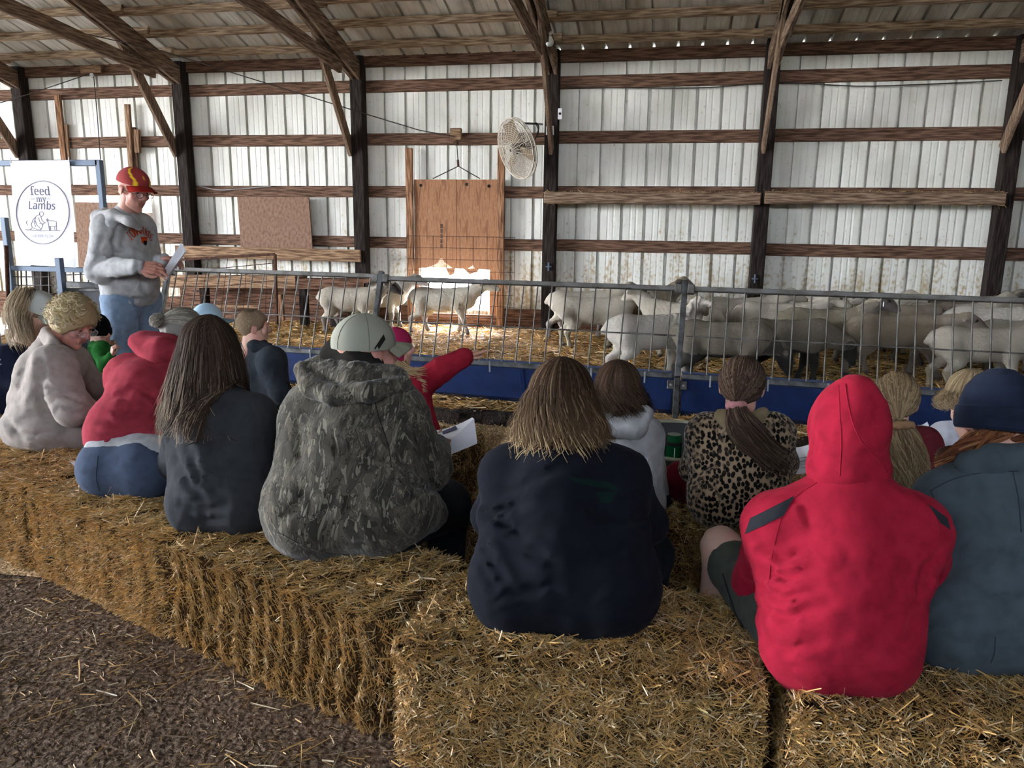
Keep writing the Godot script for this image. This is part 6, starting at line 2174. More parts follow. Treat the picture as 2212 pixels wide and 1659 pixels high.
func brick_hoodie(skin: Color) -> void:
	var hl := [236, 1014, -2.67, 60]
	var hr := [318, 1016, -2.68, 62]
	var wa := [270, 930, -2.78, 74]
	var ch := [322, 850, -2.90, 74]
	var sl := [282, 815, -2.93, 46]
	var sr := [388, 832, -2.96, 48]
	var el := [300, 880, -3.12, 28]
	var wl := [360, 900, -3.3, 22]
	var er := [405, 905, -3.15, 28]
	var wr := [400, 920, -3.35, 22]
	var nk := [385, 768, -3.05, 30]
	var hd := [394, 725, -3.12, 36]
	var t := person("person with grey hair in a brick red hoodie and blue leggings", J(hl).lerp(J(hr), 0.5))
	var T := head_at(hd, Vector3(0.55, -0.62, -0.6), Vector3(0.3, 1, -0.4), 0.95)
	var top := [C(wa, ch), C(wa, [300, 945, -2.82, 70]), C(ch, sl), C(ch, sr), C(sl, sr), C(ch, nk), C(sl, el), C(el, wl), C(sr, er), C(er, wr), C([235, 945, -2.72, 44], [340, 960, -2.76, 46])]
	flesh(t, chain([sl, el, wl], 0.5) + chain([sr, er, wr], 0.5) + [C(wa, ch, 0.8), C(ch, nk, 0.6), C(nk, hd, 0.7)], [T], [hand_at("relaxed", J(wl), Vector3(0.3, -0.2, -1), Vector3.UP, true, 0.88), hand_at("relaxed", J(wr), Vector3(0, -0.2, -1), Vector3.UP, false, 0.88)], skin)
	wear(t, "hoodie", top, M.brick, 0.012, 0.04, folds(0.008, 8.0, Vector3(1.2, 1, 1), 41.0, [[[[205, 902], [260, 920], [335, 912]], 0.009, 13], [[[225, 862], [268, 852], [302, 818]], 0.008, 13], [[[300, 835], [330, 858], [348, 884]], 0.009, 13], [[[198, 938], [245, 946], [300, 940]], 0.008, 11], [[[212, 880], [262, 890], [320, 880]], 0.006, 13]]))
	wear(t, "shirt_tail", [C([232, 975, -2.68, 46], [330, 985, -2.70, 50]), C([250, 985, -2.70, 50], [310, 988, -2.71, 54])], M.ash, 0.012, 0.03, folds(0.004, 12.0, Vector3.ONE, 2.0))
	wear(t, "hood", [C([297, 738, -2.96, 20], [350, 752, -2.93, 24]), C([350, 752, -2.93, 24], [402, 772, -2.96, 20]), C([300, 752, -2.93, 14], [340, 775, -2.9, 20]), C([310, 728, -3.0, 16], [372, 742, -3.0, 20])], M.brick, 0.011, 0.02, folds(0.007, 13.0, Vector3(0.7, 1.6, 0.7), 8.0))
	var legs := seated_legs(hl, hr, [300, 985, -3.2, 40], [390, 985, -3.22, 40])
	wear(t, "leggings", legs[0] + [C([245, 1000, -2.69, 62], [312, 1002, -2.70, 64])], M.slate, 0.013, 0.04)
	shoes(t, legs[1], Vector3(0.2, 0, -1), M.taupe)
	seam(t, "leggings_seam", t.get_node("leggings").mesh, t.position, [[212, 985], [208, 1030], [215, 1060]], 0.002, M.graphite)
	hair_shell(t, T, M.hair_grey, [cap(T * Vector3(0, 0.02, -0.09), T * Vector3(0, -0.01, -0.125), 0.035, 0.025)])
	hair_tied(t, T, [Color(0.26, 0.24, 0.19), Color(0.18, 0.165, 0.13), Color(0.34, 0.32, 0.27)], T * Vector3(-0.01, 0.0, -0.118), [T * Vector3(-0.01, 0.0, -0.118), T * Vector3(-0.02, 0.01, -0.135), T * Vector3(-0.03, -0.005, -0.15), T * Vector3(-0.03, -0.02, -0.14)], 420, 0.018)

func beige_jacket(skin: Color) -> void:
	var hn := [80, 918, -3.16, 56]
	var hf := [118, 920, -3.40, 56]
	var wa := [88, 865, -3.22, 62]
	var ch := [106, 800, -3.26, 58]
	var sn := [116, 792, -3.13, 46]
	var sf := [150, 785, -3.46, 40]
	var en := [158, 885, -3.08, 36]
	var wn := [225, 900, -3.22, 22]
	var ef := [205, 842, -3.5, 28]
	var wf := [243, 828, -3.58, 18]
	var nk := [116, 738, -3.28, 32]
	var hd := [157, 698, -3.3, 34]
	var t := person("person with curly blond hair and glasses in a beige jacket", J(hn).lerp(J(hf), 0.5))
	var T := head_at(hd, Vector3(0.9, -0.45, 0.08), Vector3(0.25, 1, 0), 0.99)
	var top := [C(hn, sn), C(hf, sf), C(sn, sf), C(ch, wa), C(hn, hf), C(nk, ch), C([45, 925, -3.12, 42], [100, 930, -3.12, 46]), C([100, 930, -3.12, 46], [165, 935, -3.2, 42])] + limb([sn, en, wn]) + limb([sf, ef, wf])
	flesh(t, chain([sn, en, wn], 0.5) + chain([sf, ef, wf], 0.5) + [C(ch, wa, 0.8), C(sn, sf, 0.7), C(nk, hd, 0.75)], [T], [hand_at("hold", J(wf), Vector3(0.9, 0.1, -0.2), Vector3(0, 1, 0.3), true, 0.9), hand_at("relaxed", J(wn), Vector3(0.9, -0.1, -0.3), Vector3.UP, false, 0.9)], skin, true, 0.7)
	wear(t, "jacket", top, M.beige, 0.0115, 0.035, folds(0.008, 9.0, Vector3(1, 1, 1), 51.0, [[[[62, 752], [46, 820], [40, 885]], 0.010, 11], [[[92, 780], [86, 850], [102, 905]], 0.011, 11], [[[105, 838], [150, 856], [186, 872]], 0.010, 9], [[[118, 868], [165, 890], [204, 886]], 0.010, 9], [[[30, 930], [70, 942], [115, 930]], 0.009, 9], [[[84, 765], [92, 800], [108, 842]], 0.009, 9], [[[140, 850], [182, 842]], 0.007, 9], [[[10, 900], [35, 935], [60, 950]], 0.009, 9]]))
	wear(t, "collar", [C([100, 716, -3.24, 9], [116, 738, -3.17, 9]), C([116, 738, -3.17, 9], [158, 782, -3.16, 7]), C([100, 716, -3.24, 9], [118, 712, -3.38, 9]), C([95, 728, -3.24, 10], [110, 750, -3.17, 10]), C([110, 750, -3.17, 10], [150, 788, -3.15, 8])], M.beige, 0.010, 0.02, folds(0.005, 14.0, Vector3.ONE, 3.0))
	var legs := seated_legs([90, 930, -3.2, 46], [130, 930, -3.42, 46], [245, 920, -3.3, 34], [260, 915, -3.5, 32])
	wear(t, "trousers", legs[0], M.jeans, 0.016, 0.03)
	shoes(t, legs[1], Vector3(1, 0, -0.3), M.taupe)
	hair_shell(t, T, M.hair_blond, [], 0.024)
	hair_curls(t, T, [Color(0.45, 0.36, 0.20), Color(0.32, 0.24, 0.115), Color(0.56, 0.48, 0.32)], 900, 0.036)
	glasses(t, T, M.galv)

func denim_jacket(skin: Color) -> void:
	var hl := [2060, 1345, -2.07, 98]
	var hr := [2200, 1345, -2.07, 100]
	var wa := [2130, 1290, -2.1, 128]
	var ch := [2135, 1130, -2.15, 118]
	var sl := [2048, 1082, -2.17, 62]
	var sr := [2262, 1085, -2.17, 66]
	var el := [2012, 1205, -2.3, 48]
	var wl := [2060, 1270, -2.5, 36]
	var er := [2300, 1210, -2.3, 48]
	var wr := [2250, 1270, -2.5, 36]
	var nk := [2152, 1010, -2.18, 58]
	var hd := [2146, 912, -2.22, 55]
	var t := person("person in a navy beanie and blue grey denim jacket", J(hl).lerp(J(hr), 0.5))
	var T := head_at(hd, Vector3(-0.35, -0.22, -1), Vector3(0.12, 1, 0), 0.98)
	var top := [C(sl, hl), C(sr, hr), C(sl, sr), C(ch, wa), C(hl, hr), C(nk, ch), C(nk, sl, 0.86), C(nk, sr, 0.86), C(wa, hl), C(wa, hr)] + limb([sl, el, wl]) + limb([sr, er, wr])
	flesh(t, chain([sl, el, wl], 0.5) + chain([sr, er, wr], 0.5) + [C(sl, sr, 0.7), C(ch, wa, 0.85), C(nk, hd, 0.75)], [T], [hand_at("relaxed", J(wl), Vector3(0.3, -0.2, -1), Vector3.UP, true, 0.9), hand_at("relaxed", J(wr), Vector3(-0.3, -0.2, -1), Vector3.UP, false, 0.9)], skin)
	var m := wear(t, "jacket", top, M.denim, 0.0115, 0.045, folds(0.007, 7.0, Vector3(1, 1.4, 1), 61.0, [[[[2060, 1232], [2120, 1202], [2205, 1196]], 0.009, 18], [[[2060, 1300], [2120, 1288], [2205, 1300]], 0.007, 18], [[[2070, 1180], [2110, 1160], [2150, 1165]], 0.006, 16], [[[1990, 1350], [2040, 1330], [2090, 1340]], 0.007, 16]]))
	var cm := wear(t, "collar", [C([2090, 1000, -2.15, 26], [2150, 990, -2.12, 30]), C([2150, 990, -2.12, 30], [2225, 985, -2.15, 30]), C([2100, 1012, -2.14, 24], [2220, 1006, -2.13, 26])], M.denim, 0.010, 0.02)
	seam(t, "yoke_seam", m, t.position, [[2010, 1060], [2060, 1035], [2130, 1020], [2200, 1018]], 0.0016, M.graphite)
	seam(t, "sleeve_seam", m, t.position, [[2010, 1060], [2030, 1100], [2050, 1150]], 0.0016, M.graphite)
	seam(t, "back_seam", m, t.position, [[2188, 1020], [2200, 1080], [2206, 1150]], 0.0016, M.graphite)
	seam(t, "hem_tab", m, t.position, [[2150, 1375], [2148, 1410], [2140, 1432]], 0.0016, M.graphite)
	var legs := seated_legs([2070, 1360, -2.1, 74], [2200, 1360, -2.1, 74], [2060, 1260, -2.6, 46], [2240, 1260, -2.6, 46])
	wear(t, "trousers", legs[0], M.dark_jeans, 0.018, 0.03)
	shoes(t, legs[1], Vector3(0, 0, -1), M.taupe)
	beanie(t, T, M.beanie_navy)
	var rb := Ribbons.new()
	var auburn := [Color(0.19, 0.075, 0.035), Color(0.13, 0.05, 0.026), Color(0.27, 0.13, 0.065)]
	for i in 420:
		var a := T * Vector3(rng.randf_range(-0.085, 0.085), -0.03, rng.randf_range(-0.10, -0.02))
		if i % 3 == 0: a = T * Vector3(rng.randf_range(-0.09, -0.05), -0.03, rng.randf_range(-0.09, 0.03))
		var b := J([rng.randf_range(2015, 2100), rng.randf_range(985, 1012), -2.22 + rng.randf_range(-0.06, 0.03)])
		var mid := a.lerp(b, 0.5) + Vector3(rng.randf_range(-0.02, 0.01), 0.012, rng.randf_range(0.0, 0.03))
		var pts := []
		for k in 7:
			var f := k / 6.0
			pts.append(a.lerp(mid, f).lerp(mid.lerp(b, f), f) + Vector3(0, 0.006 * sin(f * 7.0 + i), 0))
		rb.add(pts, 0.0035, T.origin, tone(auburn))
	part(t, "hair_strands", rb.mesh(t.position), M.hair)
	wear(t, "hair", [C([2045, 985, -2.22, 22], [2100, 985, -2.2, 30])], M.hair_auburn, 0.010, 0.02)

func leopard_girl(skin: Color) -> void:
	var hl := [1555, 1075, -2.90, 64]
	var hr := [1640, 1072, -2.90, 60]
	var wa := [1588, 1050, -2.91, 76]
	var ch := [1600, 985, -2.94, 74]
	var sl := [1530, 940, -2.96, 46]
	var sr := [1668, 940, -2.96, 46]
	var el := [1502, 1012, -3.06, 32]
	var wl := [1545, 1060, -3.25, 24]
	var er := [1692, 1000, -3.08, 30]
	var wr := [1695, 1000, -3.3, 22]
	var nk := [1602, 905, -2.97, 34]
	var hd := [1602, 838, -2.99, 45]
	var t := person("girl with a brown ponytail in a leopard print hoodie", J(hl).lerp(J(hr), 0.5))
	var T := head_at(hd, Vector3(0.1, -0.12, -1), Vector3.UP, 0.96)
	var top := [C(sl, hl), C(sr, hr), C(sl, sr), C(ch, wa), C(hl, hr), C(nk, ch, 0.85), C(wa, hl)] + limb([sl, el, wl]) + limb([sr, er, wr])
	flesh(t, chain([sl, el, wl], 0.5) + chain([sr, er, wr], 0.5) + [C(sl, sr, 0.7), C(ch, wa, 0.85), C(nk, hd, 0.7)], [T], [hand_at("hold", J(wr), Vector3(0.2, 0.1, -1), Vector3(0.9, 0.3, 0), false, 0.85), hand_at("relaxed", J(wl), Vector3(0.3, -0.2, -1), Vector3.UP, true, 0.85)], skin)
	wear(t, "hoodie", top, M.leopard, 0.0125, 0.035, folds(0.004, 8.0, Vector3(1, 1.4, 1), 71.0, [[[[1498, 1032], [1530, 1004], [1568, 1000]], 0.010, 11], [[[1542, 1100], [1600, 1085], [1662, 1090]], 0.008, 13], [[[1530, 1040], [1545, 1075], [1550, 1110]], 0.010, 11], [[[1640, 965], [1668, 1000], [1672, 1040]], 0.008, 11]]))
	wear(t, "hood_lining", [C([1560, 900, -2.92, 18], [1580, 922, -2.89, 18]), C([1580, 922, -2.89, 18], [1625, 912, -2.89, 18]), C([1625, 912, -2.89, 18], [1648, 895, -2.94, 16])], M.fawn2, 0.010, 0.015, folds(0.005, 12.0))
	wear(t, "hood", [C([1545, 918, -2.93, 20], [1580, 945, -2.88, 22]), C([1580, 945, -2.88, 22], [1640, 940, -2.88, 22]), C([1640, 940, -2.88, 22], [1668, 905, -2.94, 18])], M.leopard, 0.0115, 0.02, folds(0.006, 12.0, Vector3.ONE, 4.0))
	var legs := seated_legs([1560, 1090, -2.92, 46], [1640, 1090, -2.92, 46], [1472, 1035, -3.2, 38], [1650, 1040, -3.3, 36])
	wear(t, "leggings", legs[0], M.maroon, 0.014, 0.03)
	shoes(t, legs[1], Vector3(0, 0, -1), M.taupe, 0.9)
	hair_shell(t, T, M.hair_brown)
	var knot := J([1590, 876, -2.885])
	hair_tied(t, T, [Color(0.05, 0.032, 0.023), Color(0.075, 0.048, 0.034), Color(0.036, 0.023, 0.017), Color(0.11, 0.075, 0.053)], knot, [knot, J([1600, 915, -2.86]), J([1625, 950, -2.85]), J([1660, 985, -2.85]), J([1690, 1005, -2.87])], 620, 0.045, 0.010)
	scrunchie(t, knot, Vector3(0.1, -1, 0.2), 0.024, M.rose)

func scrunchie(t: Node3D, at: Vector3, axis: Vector3, r: float, m: Material) -> void:
	var a := axis.normalized()
	var x := a.cross(Vector3.RIGHT).normalized()
	var y := a.cross(x)
	var pr := []
	for k in 14:
		var w0 := TAU * k / 14.0
		var w1 := TAU * (k + 1) / 14.0
		pr.append(cap(at + (x * cos(w0) + y * sin(w0)) * r, at + (x * cos(w1) + y * sin(w1)) * r, 0.010 + 0.006 * (k % 2), 0.010 + 0.006 * ((k + 1) % 2)))
	wear(t, "scrunchie", pr, m, 0.006, 0.006, folds(0.003, 40.0))

func grey_girl(skin: Color) -> void:
	var hl := [1318, 1085, -2.95, 50]
	var hr := [1388, 1082, -2.95, 46]
	var wa := [1352, 1040, -2.97, 62]
	var ch := [1355, 965, -3.0, 60]
	var sl := [1300, 938, -3.01, 38]
	var sr := [1393, 940, -3.01, 38]
	var el := [1290, 1020, -3.1, 28]
	var wl := [1330, 1060, -3.25, 20]
	var er := [1408, 1010, -3.05, 28]
	var wr := [1428, 1066, -3.15, 18]
	var nk := [1340, 910, -3.02, 28]
	var hd := [1334, 848, -3.04, 42]
	var t := person("girl with wavy brown hair in a light grey hoodie", J(hl).lerp(J(hr), 0.5))
	var T := head_at(hd, Vector3(-0.1, -0.15, -1), Vector3.UP, 0.92)
	var top := [C(sl, hl), C(sr, hr), C(sl, sr), C(ch, wa), C(hl, hr), C(nk, ch, 0.85), C(wa, hl)] + limb([sl, el, wl]) + limb([sr, er, wr])
	var kr := [1440, 1095, -3.22, 30]
	var ank := Vector3(J(kr).x, 0.08, -3.24)
	flesh(t, chain([sl, el, wl], 0.5) + chain([sr, er, wr], 0.5) + [C(sl, sr, 0.7), C(ch, wa, 0.85), C(nk, hd, 0.7), C(hr, kr, 0.8), cap(J(kr), ank, 0.055, 0.035)], [T], [hand_at("relaxed", J(wr), Vector3(0.45, -0.5, -0.5), Vector3(0.6, 0.8, 0.2), false, 0.82), hand_at("relaxed", J(wl), Vector3(0.3, -0.2, -1), Vector3.UP, true, 0.82)], skin)
	var m := wear(t, "hoodie", top, M.heather, 0.0125, 0.035, folds(0.006, 9.0, Vector3(1, 1.1, 1), 81.0, [[[[1372, 955], [1392, 1000], [1396, 1050]], 0.009, 9], [[[1330, 970], [1360, 985], [1390, 975]], 0.006, 11], [[[1400, 1020], [1412, 1050]], 0.007, 7]]))
	patch(t, "back_print", m, t.position, [Vector2(1378, 982), Vector2(1400, 990), Vector2(1398, 1004), Vector2(1378, 998)], 4, 3, M.white_cloth, 0.0015, "white print")
	wear(t, "hood", [C([1300, 898, -2.96, 18], [1320, 925, -2.92, 22]), C([1320, 925, -2.92, 22], [1372, 925, -2.91, 24]), C([1372, 925, -2.91, 24], [1398, 892, -2.96, 14]), C([1310, 890, -2.96, 12], [1392, 886, -2.95, 12])], M.heather, 0.010, 0.018, folds(0.008, 12.0, Vector3(1, 1.6, 1), 4.0))
	var legs := seated_legs([1325, 1095, -2.96, 40], [1388, 1095, -2.96, 40], [1330, 1080, -3.25, 30], [1425, 1095, -3.15, 34])
	wear(t, "shorts", [legs[0][0], legs[0][1], legs[0][2]], M.black_cloth, 0.014, 0.03)
	shoes(t, [ank], Vector3(0, 0, -1), M.white_cloth, 0.9)
	hair_shell(t, T, M.hair_brown, [cap(T * Vector3(0, -0.02, -0.05), T * Vector3(0, -0.08, -0.06), 0.066, 0.05)])
	hair_falling(t, T, [Color(0.06, 0.036, 0.024), Color(0.085, 0.053, 0.035), Color(0.04, 0.025, 0.018)], 560, 0.10, top, {"flare": 0.02, "wave": 0.012, "curl": 0.03})

func fair_ponytail(skin: Color) -> void:
	var hl := [1910, 1110, -3.05, 52]
	var hr := [1975, 1110, -3.05, 52]
	var ch := [1945, 1000, -3.1, 56]
	var sl := [1890, 968, -3.12, 36]
	var sr := [1992, 962, -3.12, 36]
	var el := [1880, 1040, -3.2, 26]
	var wl := [1910, 1070, -3.4, 20]
	var er := [2012, 1000, -3.2, 24]
	var wr := [2008, 975, -3.38, 18]
	var nk := [1938, 925, -3.12, 26]
	var hd := [1934, 870, -3.12, 40]
	var t := person("girl with a fair ponytail in a plum top holding a leaflet", J(hl).lerp(J(hr), 0.5))
	var T := head_at(hd, Vector3(0.15, -0.12, -1), Vector3.UP, 0.92)
	var top := [C(sl, hl), C(sr, hr), C(sl, sr), C(ch, hl), C(ch, hr), C(hl, hr), C(nk, ch, 0.8), C(sl, el), C(el, wl), C(sr, er), C(er, wr)]
	flesh(t, chain([sl, el, wl], 0.5) + chain([sr, er, wr], 0.5) + [C(sl, sr, 0.7), C(nk, hd, 0.7), C(nk, ch, 0.6)], [T], [hand_at("hold", J(wr), Vector3(0.1, 0.5, -0.8), Vector3(0.9, 0.2, 0.3), false, 0.8), hand_at("relaxed", J(wl), Vector3(0.3, -0.2, -1), Vector3.UP, true, 0.8)], skin)
	wear(t, "top", top, M.plum, 0.0135, 0.035, folds(0.006, 9.0, Vector3.ONE, 91.0))
	var legs := seated_legs([1915, 1120, -3.06, 40], [1975, 1120, -3.06, 40], [1905, 1080, -3.4, 28], [1985, 1080, -3.4, 28])
	wear(t, "trousers", legs[0], M.dark_jeans, 0.018, 0.03)
	shoes(t, legs[1], Vector3(0, 0, -1), M.taupe, 0.85)
	hair_shell(t, T, M.hair_fair)
	var knot := J([1942, 918, -2.985])
	hair_tied(t, T, [Color(0.21, 0.145, 0.08), Color(0.14, 0.095, 0.052), Color(0.28, 0.2, 0.115)], knot, [knot, J([1945, 945, -2.99]), J([1955, 985, -2.98]), J([1965, 1025, -2.98]), J([1960, 1055, -2.98])], 560, 0.050, 0.016)
	scrunchie(t, knot + Vector3(0, 0, 0.012), Vector3(0.1, -1, 0.3), 0.034, M.fawn)

func white_shirt(skin: Color) -> void:
	var hl := [2055, 1110, -3.30, 46]
	var hr := [2120, 1110, -3.30, 46]
	var ch := [2082, 1000, -3.34, 50]
	var sl := [2042, 950, -3.36, 34]
	var sr := [2130, 950, -3.36, 34]
	var nk := [2088, 918, -3.36, 24]
	var hd := [2092, 866, -3.38, 36]
	var t := person("person with fair hair in a white shirt beyond the navy beanie", J(hl).lerp(J(hr), 0.5))
	var T := head_at(hd, Vector3(0.1, -0.1, -1), Vector3.UP, 0.92)
	var el := [2030, 1010, -3.45, 24]
	var er := [2140, 1010, -3.45, 24]
	var wl := [2050, 1040, -3.6, 18]
	var wr := [2125, 1040, -3.6, 18]
	var top := [C(sl, hl), C(sr, hr), C(sl, sr), C(ch, hl), C(ch, hr), C(nk, ch, 0.8), C(sl, el), C(sr, er), C(el, wl), C(er, wr)]
	flesh(t, [C(nk, hd, 0.7), C(nk, ch, 0.6), C(sl, el, 0.7), C(sr, er, 0.7)], [T], [hand_at("relaxed", J(wl), Vector3(0.2, -0.2, -1), Vector3.UP, true, 0.85), hand_at("relaxed", J(wr), Vector3(-0.2, -0.2, -1), Vector3.UP, false, 0.85)], skin)
	wear(t, "shirt", top, M.white_cloth, 0.0145, 0.035, folds(0.006, 9.0, Vector3.ONE, 95.0))
	var legs := seated_legs(hl, hr, [2060, 1085, -3.65, 28], [2125, 1085, -3.65, 28])
	wear(t, "trousers", legs[0], M.dark_jeans, 0.018, 0.03)
	shoes(t, legs[1], Vector3(0, 0, -1), M.taupe, 0.9)
	hair_shell(t, T, M.hair_fair)
	hair_falling(t, T, [Color(0.25, 0.18, 0.10), Color(0.17, 0.12, 0.07), Color(0.33, 0.25, 0.15)], 420, 0.06, top, {"flare": 0.03, "wave": 0.008})

func small_boy(skin: Color) -> void:
	var hl := [558, 870, -4.13, 36]
	var hr := [596, 872, -4.08, 36]
	var ch := [568, 815, -4.1, 38]
	var sl := [540, 778, -4.18, 27]
	var sr := [588, 780, -4.02, 29]
	var er := [606, 848, -3.98, 22]
	var wr := [600, 866, -4.16, 14]
	var el := [545, 850, -4.3, 20]
	var wl := [570, 862, -4.4, 14]
	var nk := [556, 744, -4.1, 25]
	var hd := [549, 708, -4.11, 30]
	var t := person("small boy with cropped hair in a charcoal jacket", J(hl).lerp(J(hr), 0.5))
	var T := head_at(hd, Vector3(0.80, -0.02, -0.55), Vector3.UP, 0.88)
	var top := [C(sl, hl), C(sr, hr), C(sl, sr), C(ch, hl), C(ch, hr), C(hl, hr), C(nk, ch, 0.9), C(sr, er), C(er, wr), C(sl, el), C(el, wl)]
	flesh(t, [C(nk, hd, 0.8), C(nk, ch, 0.7), C(sr, er, 0.7), C(er, wr, 0.8), C(sl, el, 0.7), C(el, wl, 0.8)], [T], [hand_at("hold", J(wr), Vector3(0.5, 0, -0.9), Vector3.UP, false, 0.68), hand_at("relaxed", J(wl), Vector3(0.5, 0, -0.9), Vector3.UP, true, 0.68)], skin, true)
	wear(t, "jacket", top, M.graphite, 0.0125, 0.03, folds(0.007, 11.0, Vector3.ONE, 101.0))
	wear(t, "collar", [C([534, 742, -4.15, 12], [550, 748, -4.04, 13]), C([550, 748, -4.04, 13], [580, 752, -4.05, 12])], M.graphite, 0.011, 0.02)
	var legs := seated_legs([562, 880, -4.14, 30], [596, 880, -4.1, 30], [600, 880, -4.4, 24], [640, 885, -4.3, 24])
	wear(t, "trousers", legs[0], M.black_cloth, 0.016, 0.03)
	shoes(t, legs[1], Vector3(0.4, 0, -1), M.taupe, 0.7)
	hair_shell(t, T, M.hair_sandy, [], 0.006)
	hair_short(t, T, [Color(0.36, 0.27, 0.17), Color(0.26, 0.19, 0.12)], 1100, 0.006)

func pointing_child(skin: Color) -> void:
	var hl := [860, 935, -3.78, 44]
	var hr := [905, 935, -3.78, 42]
	var ch := [880, 865, -3.82, 46]
	var sl := [850, 840, -3.86, 28]
	var sr := [895, 838, -3.80, 32]
	var er := [952, 800, -3.86, 27]
	var wr := [1002, 772, -3.93, 22]
	var el := [840, 900, -3.95, 24]
	var wl := [870, 920, -4.1, 16]
	var nk := [868, 800, -3.86, 22]
	var hd := [858, 752, -3.88, 32]
	var t := person("child in a red coat and pink hat pointing at the lambs", J(hl).lerp(J(hr), 0.5))
	var T := head_at(hd, Vector3(0.75, 0.0, -0.6), Vector3.UP, 0.88)
	var top := [C(sl, hl), C(sr, hr), C(sl, sr), C(ch, hl), C(ch, hr), C(hl, hr), C(nk, ch, 0.9), C(sr, er), C(er, wr), C(sl, el), C(el, wl)]
	flesh(t, [C(nk, hd, 0.8), C(nk, ch, 0.7), C(sr, er, 0.6), C(er, wr, 0.6), C(sl, el, 0.7), C(el, wl, 0.8)], [T], [hand_at("point", J([1010, 770, -3.94]), Vector3(0.75, 0.35, -0.5), Vector3(-0.3, 0.9, 0.3), false, 0.70), hand_at("relaxed", J(wl), Vector3(0.5, 0, -0.9), Vector3.UP, true, 0.68)], skin)
	wear(t, "coat", top, M.coat_red, 0.012, 0.025, folds(0.010, 12.0, Vector3.ONE, 111.0))
	wear(t, "hat", [egg(T * Vector3(0, 0.03, -0.014), Vector3(0.078, 0.090, 0.094), T.basis.orthonormalized()), cap(T * Vector3(-0.066, 0, -0.02), T * Vector3(-0.055, -0.085, 0.01), 0.026, 0.020), cap(T * Vector3(0.066, 0, -0.02), T * Vector3(0.055, -0.085, 0.01), 0.026, 0.020), cut(T * Vector3(0, -0.05, 0.085), Vector3(0.055, 0.07, 0.06), T.basis.orthonormalized())], M.pink, 0.010, 0.02)
	var legs := seated_legs([865, 945, -3.8, 34], [905, 945, -3.8, 34], [890, 940, -4.1, 26], [930, 940, -4.08, 26])
	wear(t, "trousers", legs[0], M.navy, 0.016, 0.03)
	shoes(t, legs[1], Vector3(0.4, 0, -1), M.taupe, 0.7)
	var rb := Ribbons.new()
	for i in 200:
		var a := T * Vector3(rng.randf_range(-0.075, -0.03), -0.06, rng.randf_range(-0.06, 0.03))
		var b := J([rng.randf_range(868, 925), rng.randf_range(790, 850), -3.74])
		var pts := []
		for k in 6: pts.append(a.lerp(b, k / 5.0) + Vector3(0, -0.02 * sin(k / 5.0 * PI), 0.02 * sin(k / 5.0 * PI)))
		rb.add(pts, 0.0026, T.origin, tone([Color(0.34, 0.24, 0.13), Color(0.44, 0.33, 0.19)]))
	part(t, "hair_strands", rb.mesh(t.position), M.hair)

func sky_cap(skin: Color) -> void:
	var hd := [450, 694, -4.4, 30]
	var nk := [452, 745, -4.4, 20]
	var ch := [455, 800, -4.4, 36]
	var hl := [440, 880, -4.4, 34]
	var hr := [475, 880, -4.4, 34]
	var t := person("child in a light blue cap behind the brick red hoodie", J(hl).lerp(J(hr), 0.5))
	var T := head_at(hd, Vector3(0.5, -0.1, -0.9), Vector3.UP, 0.88)
	var sl := [430, 785, -4.42, 22]
	var sr := [480, 785, -4.4, 22]
	var el := [425, 840, -4.5, 18]
	var er := [488, 840, -4.5, 18]
	var wl := [445, 860, -4.65, 13]
	var wr := [478, 860, -4.65, 13]
	flesh(t, [C(nk, hd, 0.8), C(nk, ch, 0.7)], [T], [hand_at("relaxed", J(wl), Vector3(0.3, 0, -1), Vector3.UP, true, 0.66), hand_at("relaxed", J(wr), Vector3(0.3, 0, -1), Vector3.UP, false, 0.66)], skin)
	wear(t, "jacket", [C(sl, hl), C(sr, hr), C(sl, sr), C(nk, ch, 0.8), C(ch, hl), C(ch, hr), C(sl, el), C(sr, er), C(el, wl), C(er, wr)], M.slate, 0.015, 0.03, folds(0.006, 10.0))
	var legs := seated_legs(hl, hr, [450, 880, -4.7, 22], [490, 880, -4.7, 22])
	wear(t, "trousers", legs[0], M.dark_jeans, 0.018, 0.03)
	shoes(t, legs[1], Vector3(0.3, 0, -1), M.taupe, 0.7)
	dome(t, "cap_crown", T, Vector3(0.090, 0.098, 0.108), Vector3(0, 0.034, -0.012), 1.68, M.khaki_v, func(_w, _p): return Color(0.36, 0.52, 0.62))
	brim(t, T, 0.028, 0.11, M.sky_cap)

